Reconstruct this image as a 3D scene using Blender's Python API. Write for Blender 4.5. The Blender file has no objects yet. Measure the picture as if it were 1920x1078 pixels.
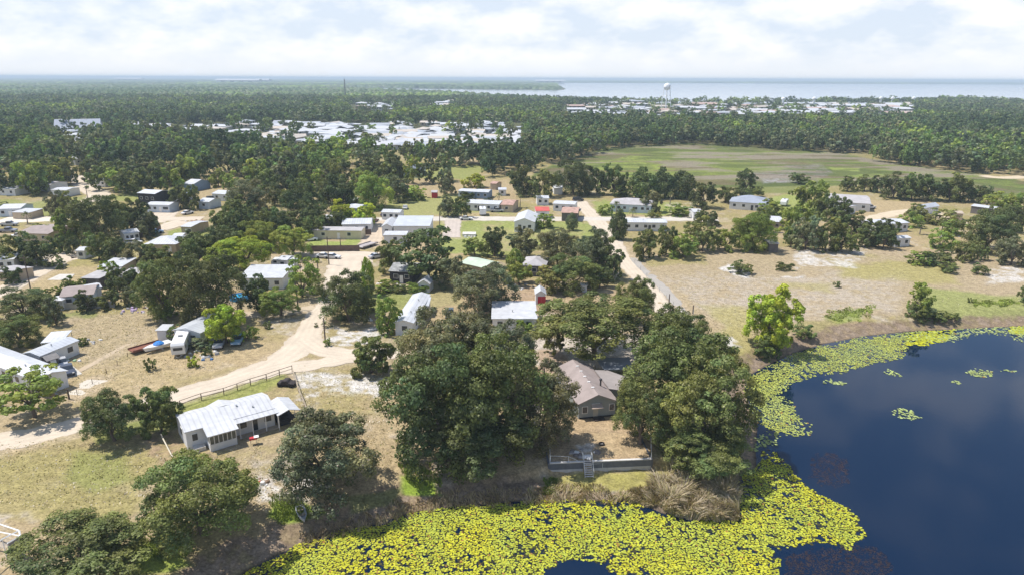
import bpy, math, random
import numpy as np
from mathutils import Vector, Matrix

sc = bpy.context.scene
COL = sc.collection
rad = math.radians
random.seed(7)
RNG = np.random.default_rng(11)

# ------------------------------------------------------------------ camera, world, sun, exposure
H = 50.0
FPX = 1280.0
PITCH = rad(17.01)
ROLL = rad(0.24)
cam_data = bpy.data.cameras.new("camera")
cam_data.lens = 24.0
cam_data.sensor_width = 36.0
cam_data.clip_start = 0.5
cam_data.clip_end = 90000.0
cam = bpy.data.objects.new("camera", cam_data)
COL.objects.link(cam)
CM = Matrix.Rotation(math.pi / 2 - PITCH, 3, 'X') @ Matrix.Rotation(ROLL, 3, 'Z')
cam.matrix_world = Matrix.Translation((0, 0, H)) @ CM.to_4x4()
sc.camera = cam
CMN = np.array(CM)

SUN_EL = rad(62.0)
SUN_H = Vector((-0.95, 0.29)).normalized()          # horizontal direction towards the sun
world = bpy.data.worlds.new("World")
sc.world = world
world.use_nodes = True
nt = world.node_tree
nt.nodes.clear()
N = nt.nodes.new
L = nt.links.new
sky = N('ShaderNodeTexSky')
sky.sky_type = 'NISHITA'
sky.sun_disc = False
sky.sun_elevation = SUN_EL
sky.sun_rotation = math.atan2(SUN_H.x, SUN_H.y)
sky.altitude = 50
sky.air_density = 1.0
sky.dust_density = 0.6
sky.ozone_density = 2.0
bg1 = N('ShaderNodeBackground')
bg1.inputs[1].default_value = 0.135
L(sky.outputs[0], bg1.inputs[0])
tc = N('ShaderNodeTexCoord')
sep = N('ShaderNodeSeparateXYZ')
L(tc.outputs['Generated'], sep.inputs[0])


def wmath(op, a, b=None, c=None, clamp=False):
    n = N('ShaderNodeMath')
    n.operation = op
    n.use_clamp = clamp
    for i, v in enumerate((a, b, c)):
        if v is None:
            continue
        if isinstance(v, (int, float)):
            n.inputs[i].default_value = v
        else:
            L(v, n.inputs[i])
    return n.outputs[0]


zz = wmath('MAXIMUM', sep.outputs[2], 0.0)
comb = N('ShaderNodeCombineXYZ')
L(sep.outputs[0], comb.inputs[0])
L(sep.outputs[1], comb.inputs[1])
L(wmath('MULTIPLY', sep.outputs[2], 2.2), comb.inputs[2])


def wnoise(scale, detail, rough, off):
    mp = N('ShaderNodeMapping')
    mp.inputs['Location'].default_value = off
    L(comb.outputs[0], mp.inputs[0])
    n = N('ShaderNodeTexNoise')
    n.inputs['Scale'].default_value = scale
    n.inputs['Detail'].default_value = detail
    n.inputs['Roughness'].default_value = rough
    L(mp.outputs[0], n.inputs[0])
    return n.outputs[0]


def wramp(x, a, b):
    n = N('ShaderNodeMapRange')
    n.interpolation_type = 'SMOOTHSTEP'
    n.inputs[1].default_value = a
    n.inputs[2].default_value = b
    L(x, n.inputs[0])
    return n.outputs[0]


n1 = wnoise(6.5, 7, 0.56, (3.1, 7.7, 0))
n2 = wnoise(6.5, 7, 0.56, (3.1, 7.7, 0.06))
n3 = wnoise(14, 6, 0.6, (9.0, 2.0, 0))
puff = wramp(n1, 0.44, 0.58)
veil = wramp(zz, 0.30, 0.09)                       # thin high veil that thickens towards the horizon
veil = wmath('MULTIPLY', veil, 0.93)
low = wramp(zz, 0.50, 0.20)
puff2 = wmath('MULTIPLY', puff, wmath('ADD', wmath('MULTIPLY', low, 0.82), 0.18))
mask = wmath('MAXIMUM', puff2, veil)
mask = wmath('MULTIPLY', mask, 0.97, clamp=True)
shade = wmath('SUBTRACT', n1, n2)
sh = wmath('MULTIPLY_ADD', shade, 3.4, 0.5)
sh = wmath('MULTIPLY_ADD', wmath('SUBTRACT', n3, 0.5), 1.0, sh, clamp=True)
farmix = wramp(zz, 0.0, 0.055)                     # cloud detail melts into white near the horizon
mixf = N('ShaderNodeMix')
mixf.data_type = 'FLOAT'
L(farmix, mixf.inputs[0])
mixf.inputs[2].default_value = 0.55
L(sh, mixf.inputs[3])
cr = N('ShaderNodeValToRGB')
cr.color_ramp.elements[0].position = 0.15
cr.color_ramp.elements[0].color = (0.66, 0.735, 0.85, 1)
cr.color_ramp.elements[1].position = 0.85
cr.color_ramp.elements[1].color = (0.92, 0.92, 0.94, 1)
e = cr.color_ramp.elements.new(0.5)
e.color = (0.79, 0.83, 0.90, 1)
L(mixf.outputs[0], cr.inputs[0])
bg2 = N('ShaderNodeBackground')
bg2.inputs[1].default_value = 1.0
L(cr.outputs[0], bg2.inputs[0])
mx = N('ShaderNodeMixShader')
L(mask, mx.inputs[0])
L(bg1.outputs[0], mx.inputs[1])
L(bg2.outputs[0], mx.inputs[2])
wo = N('ShaderNodeOutputWorld')
L(mx.outputs[0], wo.inputs[0])

sd_ = bpy.data.lights.new("sun", 'SUN')
sd_.energy = 4.8
sd_.angle = rad(0.5)
sd_.color = (1.0, 0.955, 0.89)
sun = bpy.data.objects.new("sun", sd_)
COL.objects.link(sun)
sdir = Vector((SUN_H.x * math.cos(SUN_EL), SUN_H.y * math.cos(SUN_EL), math.sin(SUN_EL)))
sun.rotation_euler = sdir.to_track_quat('Z', 'Y').to_euler()
sun.location = (0, 0, 200)

sc.view_settings.view_transform = 'Standard'
sc.view_settings.look = 'None'
sc.view_settings.exposure = 0.22
sc.view_settings.gamma = 1.0
sc.cycles.use_denoising = True
sc.cycles.max_bounces = 6
sc.cycles.diffuse_bounces = 3
sc.cycles.glossy_bounces = 3
sc.cycles.transmission_bounces = 4
sc.cycles.volume_bounces = 0
sc.cycles.caustics_reflective = False
sc.cycles.caustics_refractive = False


# ------------------------------------------------------------------ pixel <-> world
def at(px, py, z=0.0):
    """The point at height z that shows at pixel (px, py) of the 1920 wide photograph."""
    d = CM @ Vector(((px - 960.0) / FPX, -(py - 539.0) / FPX, -1.0))
    dz = min(d.z, -1e-4)
    t = (z - H) / dz
    return Vector((d.x * t, d.y * t, z))


def proj(x, y, z):
    """numpy: world -> pixel and depth along the view axis."""
    p = np.stack([x, y, z - H], -1) @ CMN
    dep = -p[..., 2]
    dep = np.where(dep < 0.1, 0.1, dep)
    return 960.0 + FPX * p[..., 0] / dep, 539.0 - FPX * p[..., 1] / dep, dep


def scale_at(px, py, z=0.0):
    p = at(px, py, z)
    q = CM.transposed() @ Vector((p.x, p.y, p.z - H))
    return FPX / (-q.z)


# ------------------------------------------------------------------ noise and polygons in numpy
_tab = np.random.default_rng(5).random((8, 256, 256))


def vnoise(x, y, k=0):
    xi = np.floor(x).astype(int)
    yi = np.floor(y).astype(int)
    fx = x - xi
    fy = y - yi
    fx = fx * fx * (3 - 2 * fx)
    fy = fy * fy * (3 - 2 * fy)
    t = _tab[k % 8]
    a = t[xi & 255, yi & 255]
    b = t[(xi + 1) & 255, yi & 255]
    c = t[xi & 255, (yi + 1) & 255]
    d = t[(xi + 1) & 255, (yi + 1) & 255]
    return (a * (1 - fx) + b * fx) * (1 - fy) + (c * (1 - fx) + d * fx) * fy


def fbm(x, y, k=0, octs=4):
    s = 0
    a = 0.5
    tot = 0
    for i in range(octs):
        s = s + a * vnoise(x + 17.3 * i, y - 9.1 * i, k + i)
        tot += a
        a *= 0.55
        x = x * 2.03
        y = y * 2.03
    return s / tot


def sdist(px, py, poly):
    """signed distance to polygon, positive inside"""
    poly = np.asarray(poly, float)
    n = len(poly)
    d2 = np.full(px.shape, 1e18)
    ins = np.zeros(px.shape, bool)
    for i in range(n):
        ax, ay = poly[i]
        bx, by = poly[(i + 1) % n]
        ex, ey = bx - ax, by - ay
        l2 = ex * ex + ey * ey + 1e-12
        t = np.clip(((px - ax) * ex + (py - ay) * ey) / l2, 0, 1)
        dx = px - ax - t * ex
        dy = py - ay - t * ey
        d2 = np.minimum(d2, dx * dx + dy * dy)
        if abs(ey) > 1e-12:
            c = ((ay > py) != (by > py)) & (px < ex * (py - ay) / ey + ax)
            ins ^= c
    d = np.sqrt(d2)
    return np.where(ins, d, -d)


def smooth(x, a, b):
    t = np.clip((x - a) / (b - a), 0, 1)
    return t * t * (3 - 2 * t)


# ------------------------------------------------------------------ materials
MATS = {}


def mat(name, col, rough=0.75, var=0.18, scale=0.6, metal=0.0, spec=0.3, stripes=None, bump=0.0, fine=None):
    """procedural material: base colour broken by two noises and, when asked, by ribs (metres apart)"""
    key = (name,)
    if key in MATS:
        return MATS[key]
    m = bpy.data.materials.new(name)
    m.use_nodes = True
    t = m.node_tree
    b = t.nodes['Principled BSDF']
    b.inputs['Roughness'].default_value = rough
    b.inputs['Metallic'].default_value = metal
    b.inputs['Specular IOR Level'].default_value = spec
    tc = t.nodes.new('ShaderNodeTexCoord')
    n = t.nodes.new('ShaderNodeTexNoise')
    n.inputs['Scale'].default_value = scale
    n.inputs['Detail'].default_value = 6
    n.inputs['Roughness'].default_value = 0.65
    t.links.new(tc.outputs['Object'], n.inputs[0])
    r = t.nodes.new('ShaderNodeMapRange')
    r.inputs[1].default_value = 0.3
    r.inputs[2].default_value = 0.7
    r.inputs[3].default_value = 1 - var
    r.inputs[4].default_value = 1 + var * 0.6
    t.links.new(n.outputs[0], r.inputs[0])
    last = r.outputs[0]
    if stripes:
        w = t.nodes.new('ShaderNodeTexWave')
        w.wave_type = 'BANDS'
        w.bands_direction = stripes[0]
        w.inputs['Scale'].default_value = 0.314 / stripes[1]
        w.inputs['Distortion'].default_value = 0
        t.links.new(tc.outputs['Object'], w.inputs[0])
        r2 = t.nodes.new('ShaderNodeMapRange')
        r2.inputs[1].default_value = 0.0
        r2.inputs[2].default_value = 0.35
        r2.inputs[3].default_value = 1 - stripes[2]
        r2.inputs[4].default_value = 1.0
        t.links.new(w.outputs[1], r2.inputs[0])
        mm = t.nodes.new('ShaderNodeMath')
        mm.operation = 'MULTIPLY'
        t.links.new(last, mm.inputs[0])
        t.links.new(r2.outputs[0], mm.inputs[1])
        last = mm.outputs[0]
    mixn = t.nodes.new('ShaderNodeVectorMath')
    mixn.operation = 'SCALE'
    mixn.inputs[0].default_value = col[:3]
    t.links.new(last, mixn.inputs['Scale'])
    t.links.new(mixn.outputs[0], b.inputs['Base Color'])
    if bump:
        bp = t.nodes.new('ShaderNodeBump')
        bp.inputs['Strength'].default_value = bump
        n2 = t.nodes.new('ShaderNodeTexNoise')
        n2.inputs['Scale'].default_value = fine or 6
        n2.inputs['Detail'].default_value = 4
        t.links.new(tc.outputs['Object'], n2.inputs[0])
        t.links.new(n2.outputs[0], bp.inputs['Height'])
        t.links.new(bp.outputs[0], b.inputs['Normal'])
    MATS[key] = m
    return m


def leaf_material(name, transl=0.22):
    m = bpy.data.materials.new(name)
    m.use_nodes = True
    t = m.node_tree
    t.nodes.clear()
    at_ = t.nodes.new('ShaderNodeAttribute')
    at_.attribute_name = 'tone'
    oi = t.nodes.new('ShaderNodeObjectInfo')
    mu = t.nodes.new('ShaderNodeVectorMath')
    mu.operation = 'MULTIPLY'
    t.links.new(at_.outputs['Color'], mu.inputs[0])
    t.links.new(oi.outputs['Color'], mu.inputs[1])
    d = t.nodes.new('ShaderNodeBsdfDiffuse')
    tr = t.nodes.new('ShaderNodeBsdfTranslucent')
    mt = t.nodes.new('ShaderNodeVectorMath')
    mt.operation = 'MULTIPLY'
    mt.inputs[1].default_value = (1.5, 1.5, 0.7)
    t.links.new(mu.outputs[0], mt.inputs[0])
    g = t.nodes.new('ShaderNodeBsdfGlossy')
    g.inputs['Roughness'].default_value = 0.5
    g.inputs['Color'].default_value = (0.5, 0.5, 0.5, 1)
    a = t.nodes.new('ShaderNodeMixShader')
    a.inputs[0].default_value = transl
    b = t.nodes.new('ShaderNodeMixShader')
    b.inputs[0].default_value = 0.025
    t.links.new(mu.outputs[0], d.inputs[0])
    t.links.new(mt.outputs[0], tr.inputs[0])
    t.links.new(d.outputs[0], a.inputs[1])
    t.links.new(tr.outputs[0], a.inputs[2])
    t.links.new(a.outputs[0], b.inputs[1])
    t.links.new(g.outputs[0], b.inputs[2])
    o = t.nodes.new('ShaderNodeOutputMaterial')
    t.links.new(b.outputs[0], o.inputs[0])
    return m


LEAF = leaf_material('foliage')


# ------------------------------------------------------------------ object helpers
def tag(o, label=None, cat=None, group=None, kind=None):
    if label:
        o['label'] = label
    if cat:
        o['category'] = cat
    if group:
        o['group'] = group
    if kind:
        o['kind'] = kind
    return o


def empty(name, loc, rz=0.0):
    o = bpy.data.objects.new(name, None)
    COL.objects.link(o)
    o.location = loc
    o.rotation_euler = (0, 0, rz)
    o.empty_display_size = 0.5
    return o


def mesh_np(name, verts, faces, tones=None, material=None, smooth_=False):
    """mesh from numpy arrays; faces (n, k)"""
    me = bpy.data.meshes.new(name)
    verts = np.asarray(verts, np.float32)
    faces = np.asarray(faces, np.int32)
    nf, k = faces.shape
    me.vertices.add(len(verts))
    me.vertices.foreach_set('co', verts.ravel())
    me.loops.add(nf * k)
    me.loops.foreach_set('vertex_index', faces.ravel())
    me.polygons.add(nf)
    me.polygons.foreach_set('loop_start', np.arange(0, nf * k, k, dtype=np.int32))
    me.update(calc_edges=True)
    if tones is not None:                            # per vertex colour
        a = me.color_attributes.new('tone', 'FLOAT_COLOR', 'POINT')
        c = np.ones((len(verts), 4), np.float32)
        c[:, :3] = tones
        a.data.foreach_set('color', c.ravel())
    if smooth_:
        me.polygons.foreach_set('use_smooth', np.ones(nf, bool))
    if material:
        me.materials.append(material)
    return me


def link(name, me, parent=None, loc=(0, 0, 0)):
    o = bpy.data.objects.new(name, me)
    COL.objects.link(o)
    o.location = loc
    if parent:
        o.parent = parent
    return o


class MB:
    def __init__(s):
        s.v = []
        s.f = []

    def add(s, vs, fs):
        b = len(s.v)
        s.v += [tuple(v) for v in vs]
        s.f += [tuple(i + b for i in f) for f in fs]
        return s

    def box(s, x0, x1, y0, y1, z0, z1):
        v = [(x0, y0, z0), (x1, y0, z0), (x1, y1, z0), (x0, y1, z0), (x0, y0, z1), (x1, y0, z1), (x1, y1, z1), (x0, y1, z1)]
        return s.add(v, [(0, 3, 2, 1), (4, 5, 6, 7), (0, 1, 5, 4), (1, 2, 6, 5), (2, 3, 7, 6), (3, 0, 4, 7)])

    def prism(s, poly, z0, z1):
        n = len(poly)
        v = [(x, y, z0) for x, y in poly] + [(x, y, z1) for x, y in poly]
        f = [tuple(range(n))[::-1], tuple(range(n, 2 * n))]
        f += [(i, (i + 1) % n, n + (i + 1) % n, n + i) for i in range(n)]
        return s.add(v, f)

    def profile(s, axis, poly, a, b):
        """polygon in (across, z) extruded along axis from a to b"""
        n = len(poly)
        if axis == 'x':
            v = [(a, p, q) for p, q in poly] + [(b, p, q) for p, q in poly]
        else:
            v = [(p, a, q) for p, q in poly] + [(p, b, q) for p, q in poly]
        f = [tuple(range(n))[::-1], tuple(range(n, 2 * n))]
        f += [(i, (i + 1) % n, n + (i + 1) % n, n + i) for i in range(n)]
        return s.add(v, f)

    def tube(s, pts, rs, n=6):
        pts = [Vector(p) for p in pts]
        if isinstance(rs, (int, float)):
            rs = [rs] * len(pts)
        vs = []
        for i, p in enumerate(pts):
            d = (pts[min(i + 1, len(pts) - 1)] - pts[max(i - 1, 0)]).normalized()
            u = d.cross(Vector((0, 0, 1)))
            if u.length < 0.05:
                u = d.cross(Vector((0, 1, 0)))
            u.normalize()
            w = d.cross(u)
            for k in range(n):
                a = 2 * math.pi * k / n
                vs.append(p + (u * math.cos(a) + w * math.sin(a)) * rs[i])
        fs = []
        for i in range(len(pts) - 1):
            for k in range(n):
                fs.append((i * n + k, i * n + (k + 1) % n, (i + 1) * n + (k + 1) % n, (i + 1) * n + k))
        fs.append(tuple(range(n))[::-1])
        fs.append(tuple(range((len(pts) - 1) * n, len(pts) * n)))
        return s.add(vs, fs)

    def lathe(s, cx, cy, prof, n=16):
        vs = []
        for r, z in prof:
            for k in range(n):
                a = 2 * math.pi * k / n
                vs.append((cx + r * math.cos(a), cy + r * math.sin(a), z))
        fs = []
        for i in range(len(prof) - 1):
            for k in range(n):
                fs.append((i * n + k, i * n + (k + 1) % n, (i + 1) * n + (k + 1) % n, (i + 1) * n + k))
        fs.append(tuple(range(n))[::-1])
        fs.append(tuple(range((len(prof) - 1) * n, len(prof) * n)))
        return s.add(vs, fs)

    def build(s, name, m, parent=None, loc=(0, 0, 0), smooth_=False, bevel=0):
        me = bpy.data.meshes.new(name)
        me.from_pydata(s.v, [], s.f)
        me.update()
        if smooth_:
            me.polygons.foreach_set('use_smooth', [True] * len(me.polygons))
        me.materials.append(m)
        o = link(name, me, parent, loc)
        if bevel:
            md = o.modifiers.new('bevel', 'BEVEL')
            md.width = bevel
            md.segments = 2
        return o

# ------------------------------------------------------------------ terrain
C_ROAD_ = (0.60, 0.51, 0.40)
TRACKS = [
 ('dirt_road', [(-160, 868), (-20, 834), (60, 817), (150, 796), (250, 768), (340, 740), (430, 714), (500, 688), (545, 662), (568, 640),
                    (582, 615), (592, 592), (610, 570), (630, 545)], [5.8, 5.6, 5.4, 5.2, 5.2, 5.4, 5.6, 6.4, 6.2, 5.8, 5.0, 4.0, 3.6, 3.6], C_ROAD_, 0.05, 0.8),
 ('dirt_road', [(570, 636), (600, 655), (640, 662), (700, 664), (750, 660)], [4.5, 4.2, 4.6, 5, 4], C_ROAD_, 0.07, 0.9),
 ('dirt_road', [(470, 705), (540, 690), (600, 682), (655, 670)], [4.4, 4.2, 4, 4], C_ROAD_, 0.09, 0.9),
 ('dirt_road', [(630, 545), (640, 520), (655, 500), (662, 480)], [5, 8, 11, 13], C_ROAD_, 0.06, 1.0),
 ('dirt_road', [(540, 477), (600, 478), (660, 478), (700, 478), (740, 480)], [4, 6, 8, 5, 4], C_ROAD_, 0.08, 0.8),
 ('dirt_road', [(1262, 600), (1240, 575), (1222, 548), (1200, 522), (1180, 500), (1164, 480), (1150, 455), (1138, 435), (1122, 418), (1108, 402), (1095, 388), (1088, 378)],
      [4.2, 4.2, 4.2, 4.4, 4.6, 4.8, 5.5, 6.5, 7, 5.5, 5, 5], C_ROAD_, 0.05, 0.7),
 ('gravel_path', [(1290, 600), (1255, 552), (1222, 520), (1200, 500), (1185, 484)], 2.2, (0.40, 0.37, 0.33), 0.04, 0.5),
 ('road', [(690, 413), (760, 412), (860, 410), (960, 411), (1060, 411), (1160, 411), (1290, 411), (1345, 412)], 7.5, (0.58, 0.53, 0.46), 0.06, 0.6),
 ('driveway', [(846, 446), (848, 430), (850, 413)], 5.5, (0.52, 0.45, 0.39), 0.08, 0.5),
 ('driveway', [(690, 462), (702, 440), (706, 415)], 6, (0.55, 0.45, 0.34), 0.08, 0.8),
 ('dirt_road', [(-60, 572), (0, 548), (50, 521), (100, 492), (125, 480), (165, 477)], [6, 6, 6, 8, 14, 10], C_ROAD_, 0.05, 0.8),
 ('dirt_road', [(146, 330), (155, 345), (170, 356), (186, 366), (170, 377), (140, 382)], [7, 8, 9, 9, 7, 5], C_ROAD_, 0.05, 0.8),
 ('driveway', [(270, 418), (300, 406), (318, 396)], [14, 10, 7], C_ROAD_, 0.05, 0.8),
 ('driveway', [(290, 411), (340, 411), (380, 410)], [7, 7, 6], C_ROAD_, 0.07, 0.8),
 ('driveway', [(300, 432), (330, 420), (345, 416)], [5, 9, 8], C_ROAD_, 0.09, 0.8),
 ('driveway', [(0, 413), (60, 412), (120, 411)], [12, 11, 7], (0.70, 0.62, 0.52), 0.05, 0.8),
 ('gravel_path', [(95, 722), (140, 700), (190, 672), (240, 645)], 0.9, (0.50, 0.40, 0.28), 0.04, 0.3),
 ('gravel_path', [(140, 740), (185, 712)], 3.0, (0.62, 0.56, 0.47), 0.03, 0.8),
 ('sandy_path', [(590, 575), (560, 582), (520, 588), (460, 590), (430, 590)], 3.0, (0.52, 0.43, 0.31), 0.04, 0.8),
 ('sandy_path', [(1840, 330), (1880, 334), (1925, 332)], 8, (0.6, 0.5, 0.36), 0.06, 0.8),
 ('sandy_path', [(1620, 415), (1680, 400), (1740, 396), (1800, 420)], 6, (0.6, 0.5, 0.36), 0.06, 0.8)]
POND_Z = -2.0
POND_PX = [(250, 1300), (440, 1085), (500, 1052), (560, 1022), (620, 1000), (700, 985), (770, 963), (850, 950), (960, 941), (1060, 938),
           (1150, 940), (1205, 946), (1240, 962), (1290, 974), (1380, 975), (1392, 950), (1386, 915), (1392, 893), (1420, 880), (1418, 850),
           (1421, 800), (1408, 765), (1398, 728), (1408, 703), (1440, 685), (1490, 662), (1545, 645), (1620, 631), (1700, 622),
           (1800, 617), (1920, 612), (2300, 600), (3200, 640), (3200, 1400), (250, 1400)]
POND = np.array([at(a, b, POND_Z)[:2] for a, b in POND_PX])
LOW = np.array([at(a, b, -1.6)[:2] for a, b in [(940, 905), (1037, 886), (1222, 877), (1300, 880), (1390, 900), (1390, 960), (1250, 960), (940, 960)]])
# the foot of the retaining wall
WALL_A = at(1031, 869, 0.0)
WALL_B = at(1221, 861, 0.0)
LAKE_PX = [(612, 166.5), (700, 170), (800, 175.5), (900, 181), (1000, 187), (1060, 191.5), (1150, 193.5), (1250, 194), (1400, 194), (1560, 193.5), (1700, 193), (1790, 190), (1860, 193), (1920, 196),
           (2400, 200), (3000, 200), (3000, 166), (2600, 162), (1920, 158.3), (1400, 156.6), (1060, 155.6), (1040, 159), (1060, 166.5), (1052, 169.3), (960, 168.6),
           (860, 167.3), (760, 166.2), (680, 164.7)]
LAKE = np.array([at(a, b, 0.0)[:2] for a, b in LAKE_PX])


def height(x, y):
    x = np.asarray(x, float)
    y = np.asarray(y, float)
    h = np.zeros(x.shape)
    near = (y < 260)
    if near.any():
        xn, yn = x[near], y[near]
        d = -sdist(xn, yn, POND)                       # metres outside the water's edge
        h1 = POND_Z + 2.0 * smooth(d, 0.0, 9.0) * 0.75 + 0.5 * smooth(d, 0, 4)
        h1 = np.where(d < 0, POND_Z + np.maximum(d * 0.25, -3.0), h1)
        dl = sdist(xn, yn, LOW)
        m = smooth(dl, 0.0, 0.35)
        h1 = h1 * (1 - m) + np.minimum(h1, -1.6) * m
        h1 = h1 + (fbm(xn * 0.35, yn * 0.35, 2, 3) - 0.5) * 0.16 * smooth(d, 0.5, 4)
        h[near] = h1
    far = y > 900
    if far.any():
        d = sdist(x[far], y[far], LAKE)
        h[far] = -3.0 * smooth(d, -10, 25)
    return h


def z_at(x, y):
    return float(height(np.array([x]), np.array([y]))[0])


def ground_at(px, py):
    """where pixel (px, py) meets the ground"""
    p = at(px, py, 0)
    if p.y < 260:
        for _ in range(8):
            z = z_at(p.x, p.y)
            p = at(px, py, z)
    return p


# rows by depression angle, columns by bearing: a plain fan that is fine near the lake shore and coarse far away
dep = np.concatenate([np.linspace(rad(48), rad(9), 520), np.linspace(rad(9), rad(1.2), 230)[1:], np.geomspace(rad(1.2), rad(0.065), 50)[1:]])
rows = H / np.tan(dep)
tt = np.concatenate([np.linspace(-1.9, -0.84, 40)[:-1], np.linspace(-0.84, 0.84, 980), np.linspace(0.84, 1.9, 40)[1:]])
X = (rows[:, None] * 1.0 + 6) * tt[None, :]
Y = np.repeat(rows[:, None], len(tt), 1)
xs = X.ravel()
ys = Y.ravel()
zs = height(xs, ys)
GX, GY, GD = proj(xs, ys, zs)
wob = 6.0
wx = (fbm(xs * 0.09, ys * 0.09, 1, 4) - 0.5)
wy = (fbm(xs * 0.09 + 40, ys * 0.09, 3, 4) - 0.5)

C_TAN = np.array([0.395, 0.305, 0.175])
C_PINK = np.array([0.385, 0.305, 0.195])
C_SAND = np.array([0.52, 0.455, 0.38])
C_WHITE = np.array([0.60, 0.57, 0.53])
C_OLIVE = np.array([0.285, 0.25, 0.095])
C_GREEN = np.array([0.19, 0.22, 0.06])
C_LUSH = np.array([0.21, 0.30, 0.03])
C_BROWN = np.array([0.20, 0.145, 0.10])
C_FOREST = np.array([0.075, 0.085, 0.035])
C_DIRT = np.array([0.33, 0.235, 0.155])

f1 = fbm(xs * 0.05, ys * 0.05, 0, 5)
f2 = fbm(xs * 0.21, ys * 0.21, 2, 5)
f3 = fbm(xs * 0.9, ys * 0.9, 4, 4)


def lerp(c, col, m):
    m = np.clip(m, 0, 1)[:, None]
    return c * (1 - m) + col * m


g = np.tile(C_TAN, (len(xs), 1))
g = lerp(g, C_OLIVE, smooth(f1, 0.42, 0.60) * 0.75)
g = lerp(g, C_SAND, smooth(f2 * 0.7 + f3 * 0.3, 0.55, 0.72) * 0.6)
g = lerp(g, C_DIRT, smooth(f3 * 0.6 + f1 * 0.4, 0.56, 0.7) * 0.5)
g = lerp(g, C_OLIVE * 0.95, smooth(GD, 215, 300) * 0.35)
g = lerp(g, C_FOREST, smooth(GD, 420, 620) * 0.9)


def patch(poly, col, soft=6.0, amt=1.0, brk=0.0, warp=1.0):
    """ground cover inside a pixel outline: soft edge, broken up by noise when brk > 0"""
    global g
    p = np.asarray(poly, float)
    m0 = (GX > p[:, 0].min() - 40) & (GX < p[:, 0].max() + 40) & (GY > p[:, 1].min() - 20) & (GY < p[:, 1].max() + 20)
    if not m0.any():
        return
    cy = p[:, 1].mean()
    k = max(0.25, min(1.0, (cy - 147) / 420.0))         # foreshortening
    s = 26 * warp * k
    px = GX[m0] + wx[m0] * s * 3
    py = GY[m0] + wy[m0] * s * 1.4
    q = p.copy()
    q[:, 1] *= 2.6
    d = sdist(px, py * 2.6, q)
    m = smooth(d, -soft, soft)
    if brk:
        m = m * smooth(f2[m0] * 0.45 + f3[m0] * 0.55, 0.5 - 0.25 * (1 - brk), 0.5 + 0.12)
    m = (m * amt)[:, None]
    g[m0] = g[m0] * (1 - m) + np.asarray(col) * m


# broad zones
patch([(-400, 640), (260, 590), (640, 600), (740, 700), (720, 900), (300, 1078), (-400, 1100)], C_TAN * 0.97, 20, 0.35)
patch([(-60, 860), (140, 840), (330, 850), (300, 960), (120, 985), (-60, 960)], C_OLIVE * 1.12, 30, 0.62)
patch([(120, 850), (220, 850), (260, 900), (180, 920), (120, 900)], C_GREEN * 1.1, 20, 0.55)
patch([(40, 920), (260, 930), (250, 965), (60, 965)], C_OLIVE, 16, 0.5, 0.4)
patch([(-60, 965), (60, 955), (90, 1000), (40, 1040), (-60, 1040)], C_SAND * 0.92, 16, 0.8, 0.3)
patch([(300, 870), (330, 850), (420, 900), (300, 1020), (230, 1060), (250, 960)], C_PINK, 20, 0.6, 0.2)
patch([(250, 790), (350, 830), (330, 880), (270, 850)], C_DIRT, 12, 0.7, 0.2)
patch([(160, 770), (330, 780), (340, 800), (170, 835)], C_GREEN * 1.1, 10, 0.8)
patch([(330, 752), (540, 700), (545, 712), (480, 735), (330, 775)], C_LUSH * 0.9, 6, 0.5)
patch([(-60, 790), (60, 770), (180, 735), (320, 690), (330, 735), (160, 790), (-60, 830)], C_PINK, 14, 0.5, 0.1)
patch([(130, 700), (330, 650), (520, 650), (420, 700), (200, 760)], C_TAN * 1.1, 14, 0.6)
patch([(150, 590), (300, 590), (330, 620), (200, 690), (120, 680), (120, 620)], C_PINK * 1.05, 16, 0.7)
patch([(120, 585), (200, 578), (200, 592), (130, 600)], C_GREEN, 6, 0.7)
patch([(560, 700), (640, 700), (740, 712), (735, 740), (600, 735), (580, 790), (556, 760)], C_WHITE, 10, 0.95, 0.55)
patch([(600, 725), (700, 735), (730, 780), (600, 770)], C_OLIVE * 1.1, 10, 0.6, 0.3)
patch([(560, 770), (720, 770), (740, 900), (700, 960), (640, 900), (560, 830)], C_TAN * 0.9, 12, 0.5)
patch([(460, 870), (560, 850), (590, 930), (540, 960), (480, 940)], C_WHITE * 0.9, 12, 0.9, 0.35)
patch([(430, 830), (540, 800), (560, 850), (500, 900), (430, 880)], C_PINK, 12, 0.7, 0.1)
patch([(600, 604), (700, 608), (745, 640), (700, 652), (640, 655), (600, 640)], C_WHITE, 8, 0.95, 0.7)
patch([(690, 640), (780, 640), (760, 720), (700, 700)], C_PINK * 1.05, 10, 0.7)
patch([(500, 600), (560, 600), (545, 640), (500, 630)], C_SAND, 8, 0.8, 0.4)
patch([(390, 560), (560, 560), (600, 590), (520, 600), (400, 590)], C_PINK, 8, 0.8)
patch([(590, 490), (650, 490), (640, 540), (580, 560), (560, 520)], C_PINK, 6, 0.6)
patch([(660, 545), (860, 545), (870, 570), (700, 580)], C_GREEN * 1.15, 6, 0.75)
patch([(800, 545), (860, 550), (930, 600), (900, 620), (800, 590)], C_TAN, 8, 0.6)
patch([(870, 545), (1160, 545), (1190, 560), (1030, 580), (900, 600)], C_DIRT * 1.15, 8, 0.75)
patch([(1000, 545), (1230, 540), (1240, 570), (1060, 590)], C_TAN, 8, 0.6)
patch([(950, 632), (1200, 630), (1240, 680), (1040, 700), (950, 670)], C_SAND * 0.95, 8, 0.9)
patch([(1000, 660), (1060, 665), (1060, 740), (1020, 740)], C_DIRT * 1.1, 6, 0.8)
patch([(990, 590), (1060, 590), (1040, 625), (980, 625)], C_OLIVE, 8, 0.6)
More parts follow.
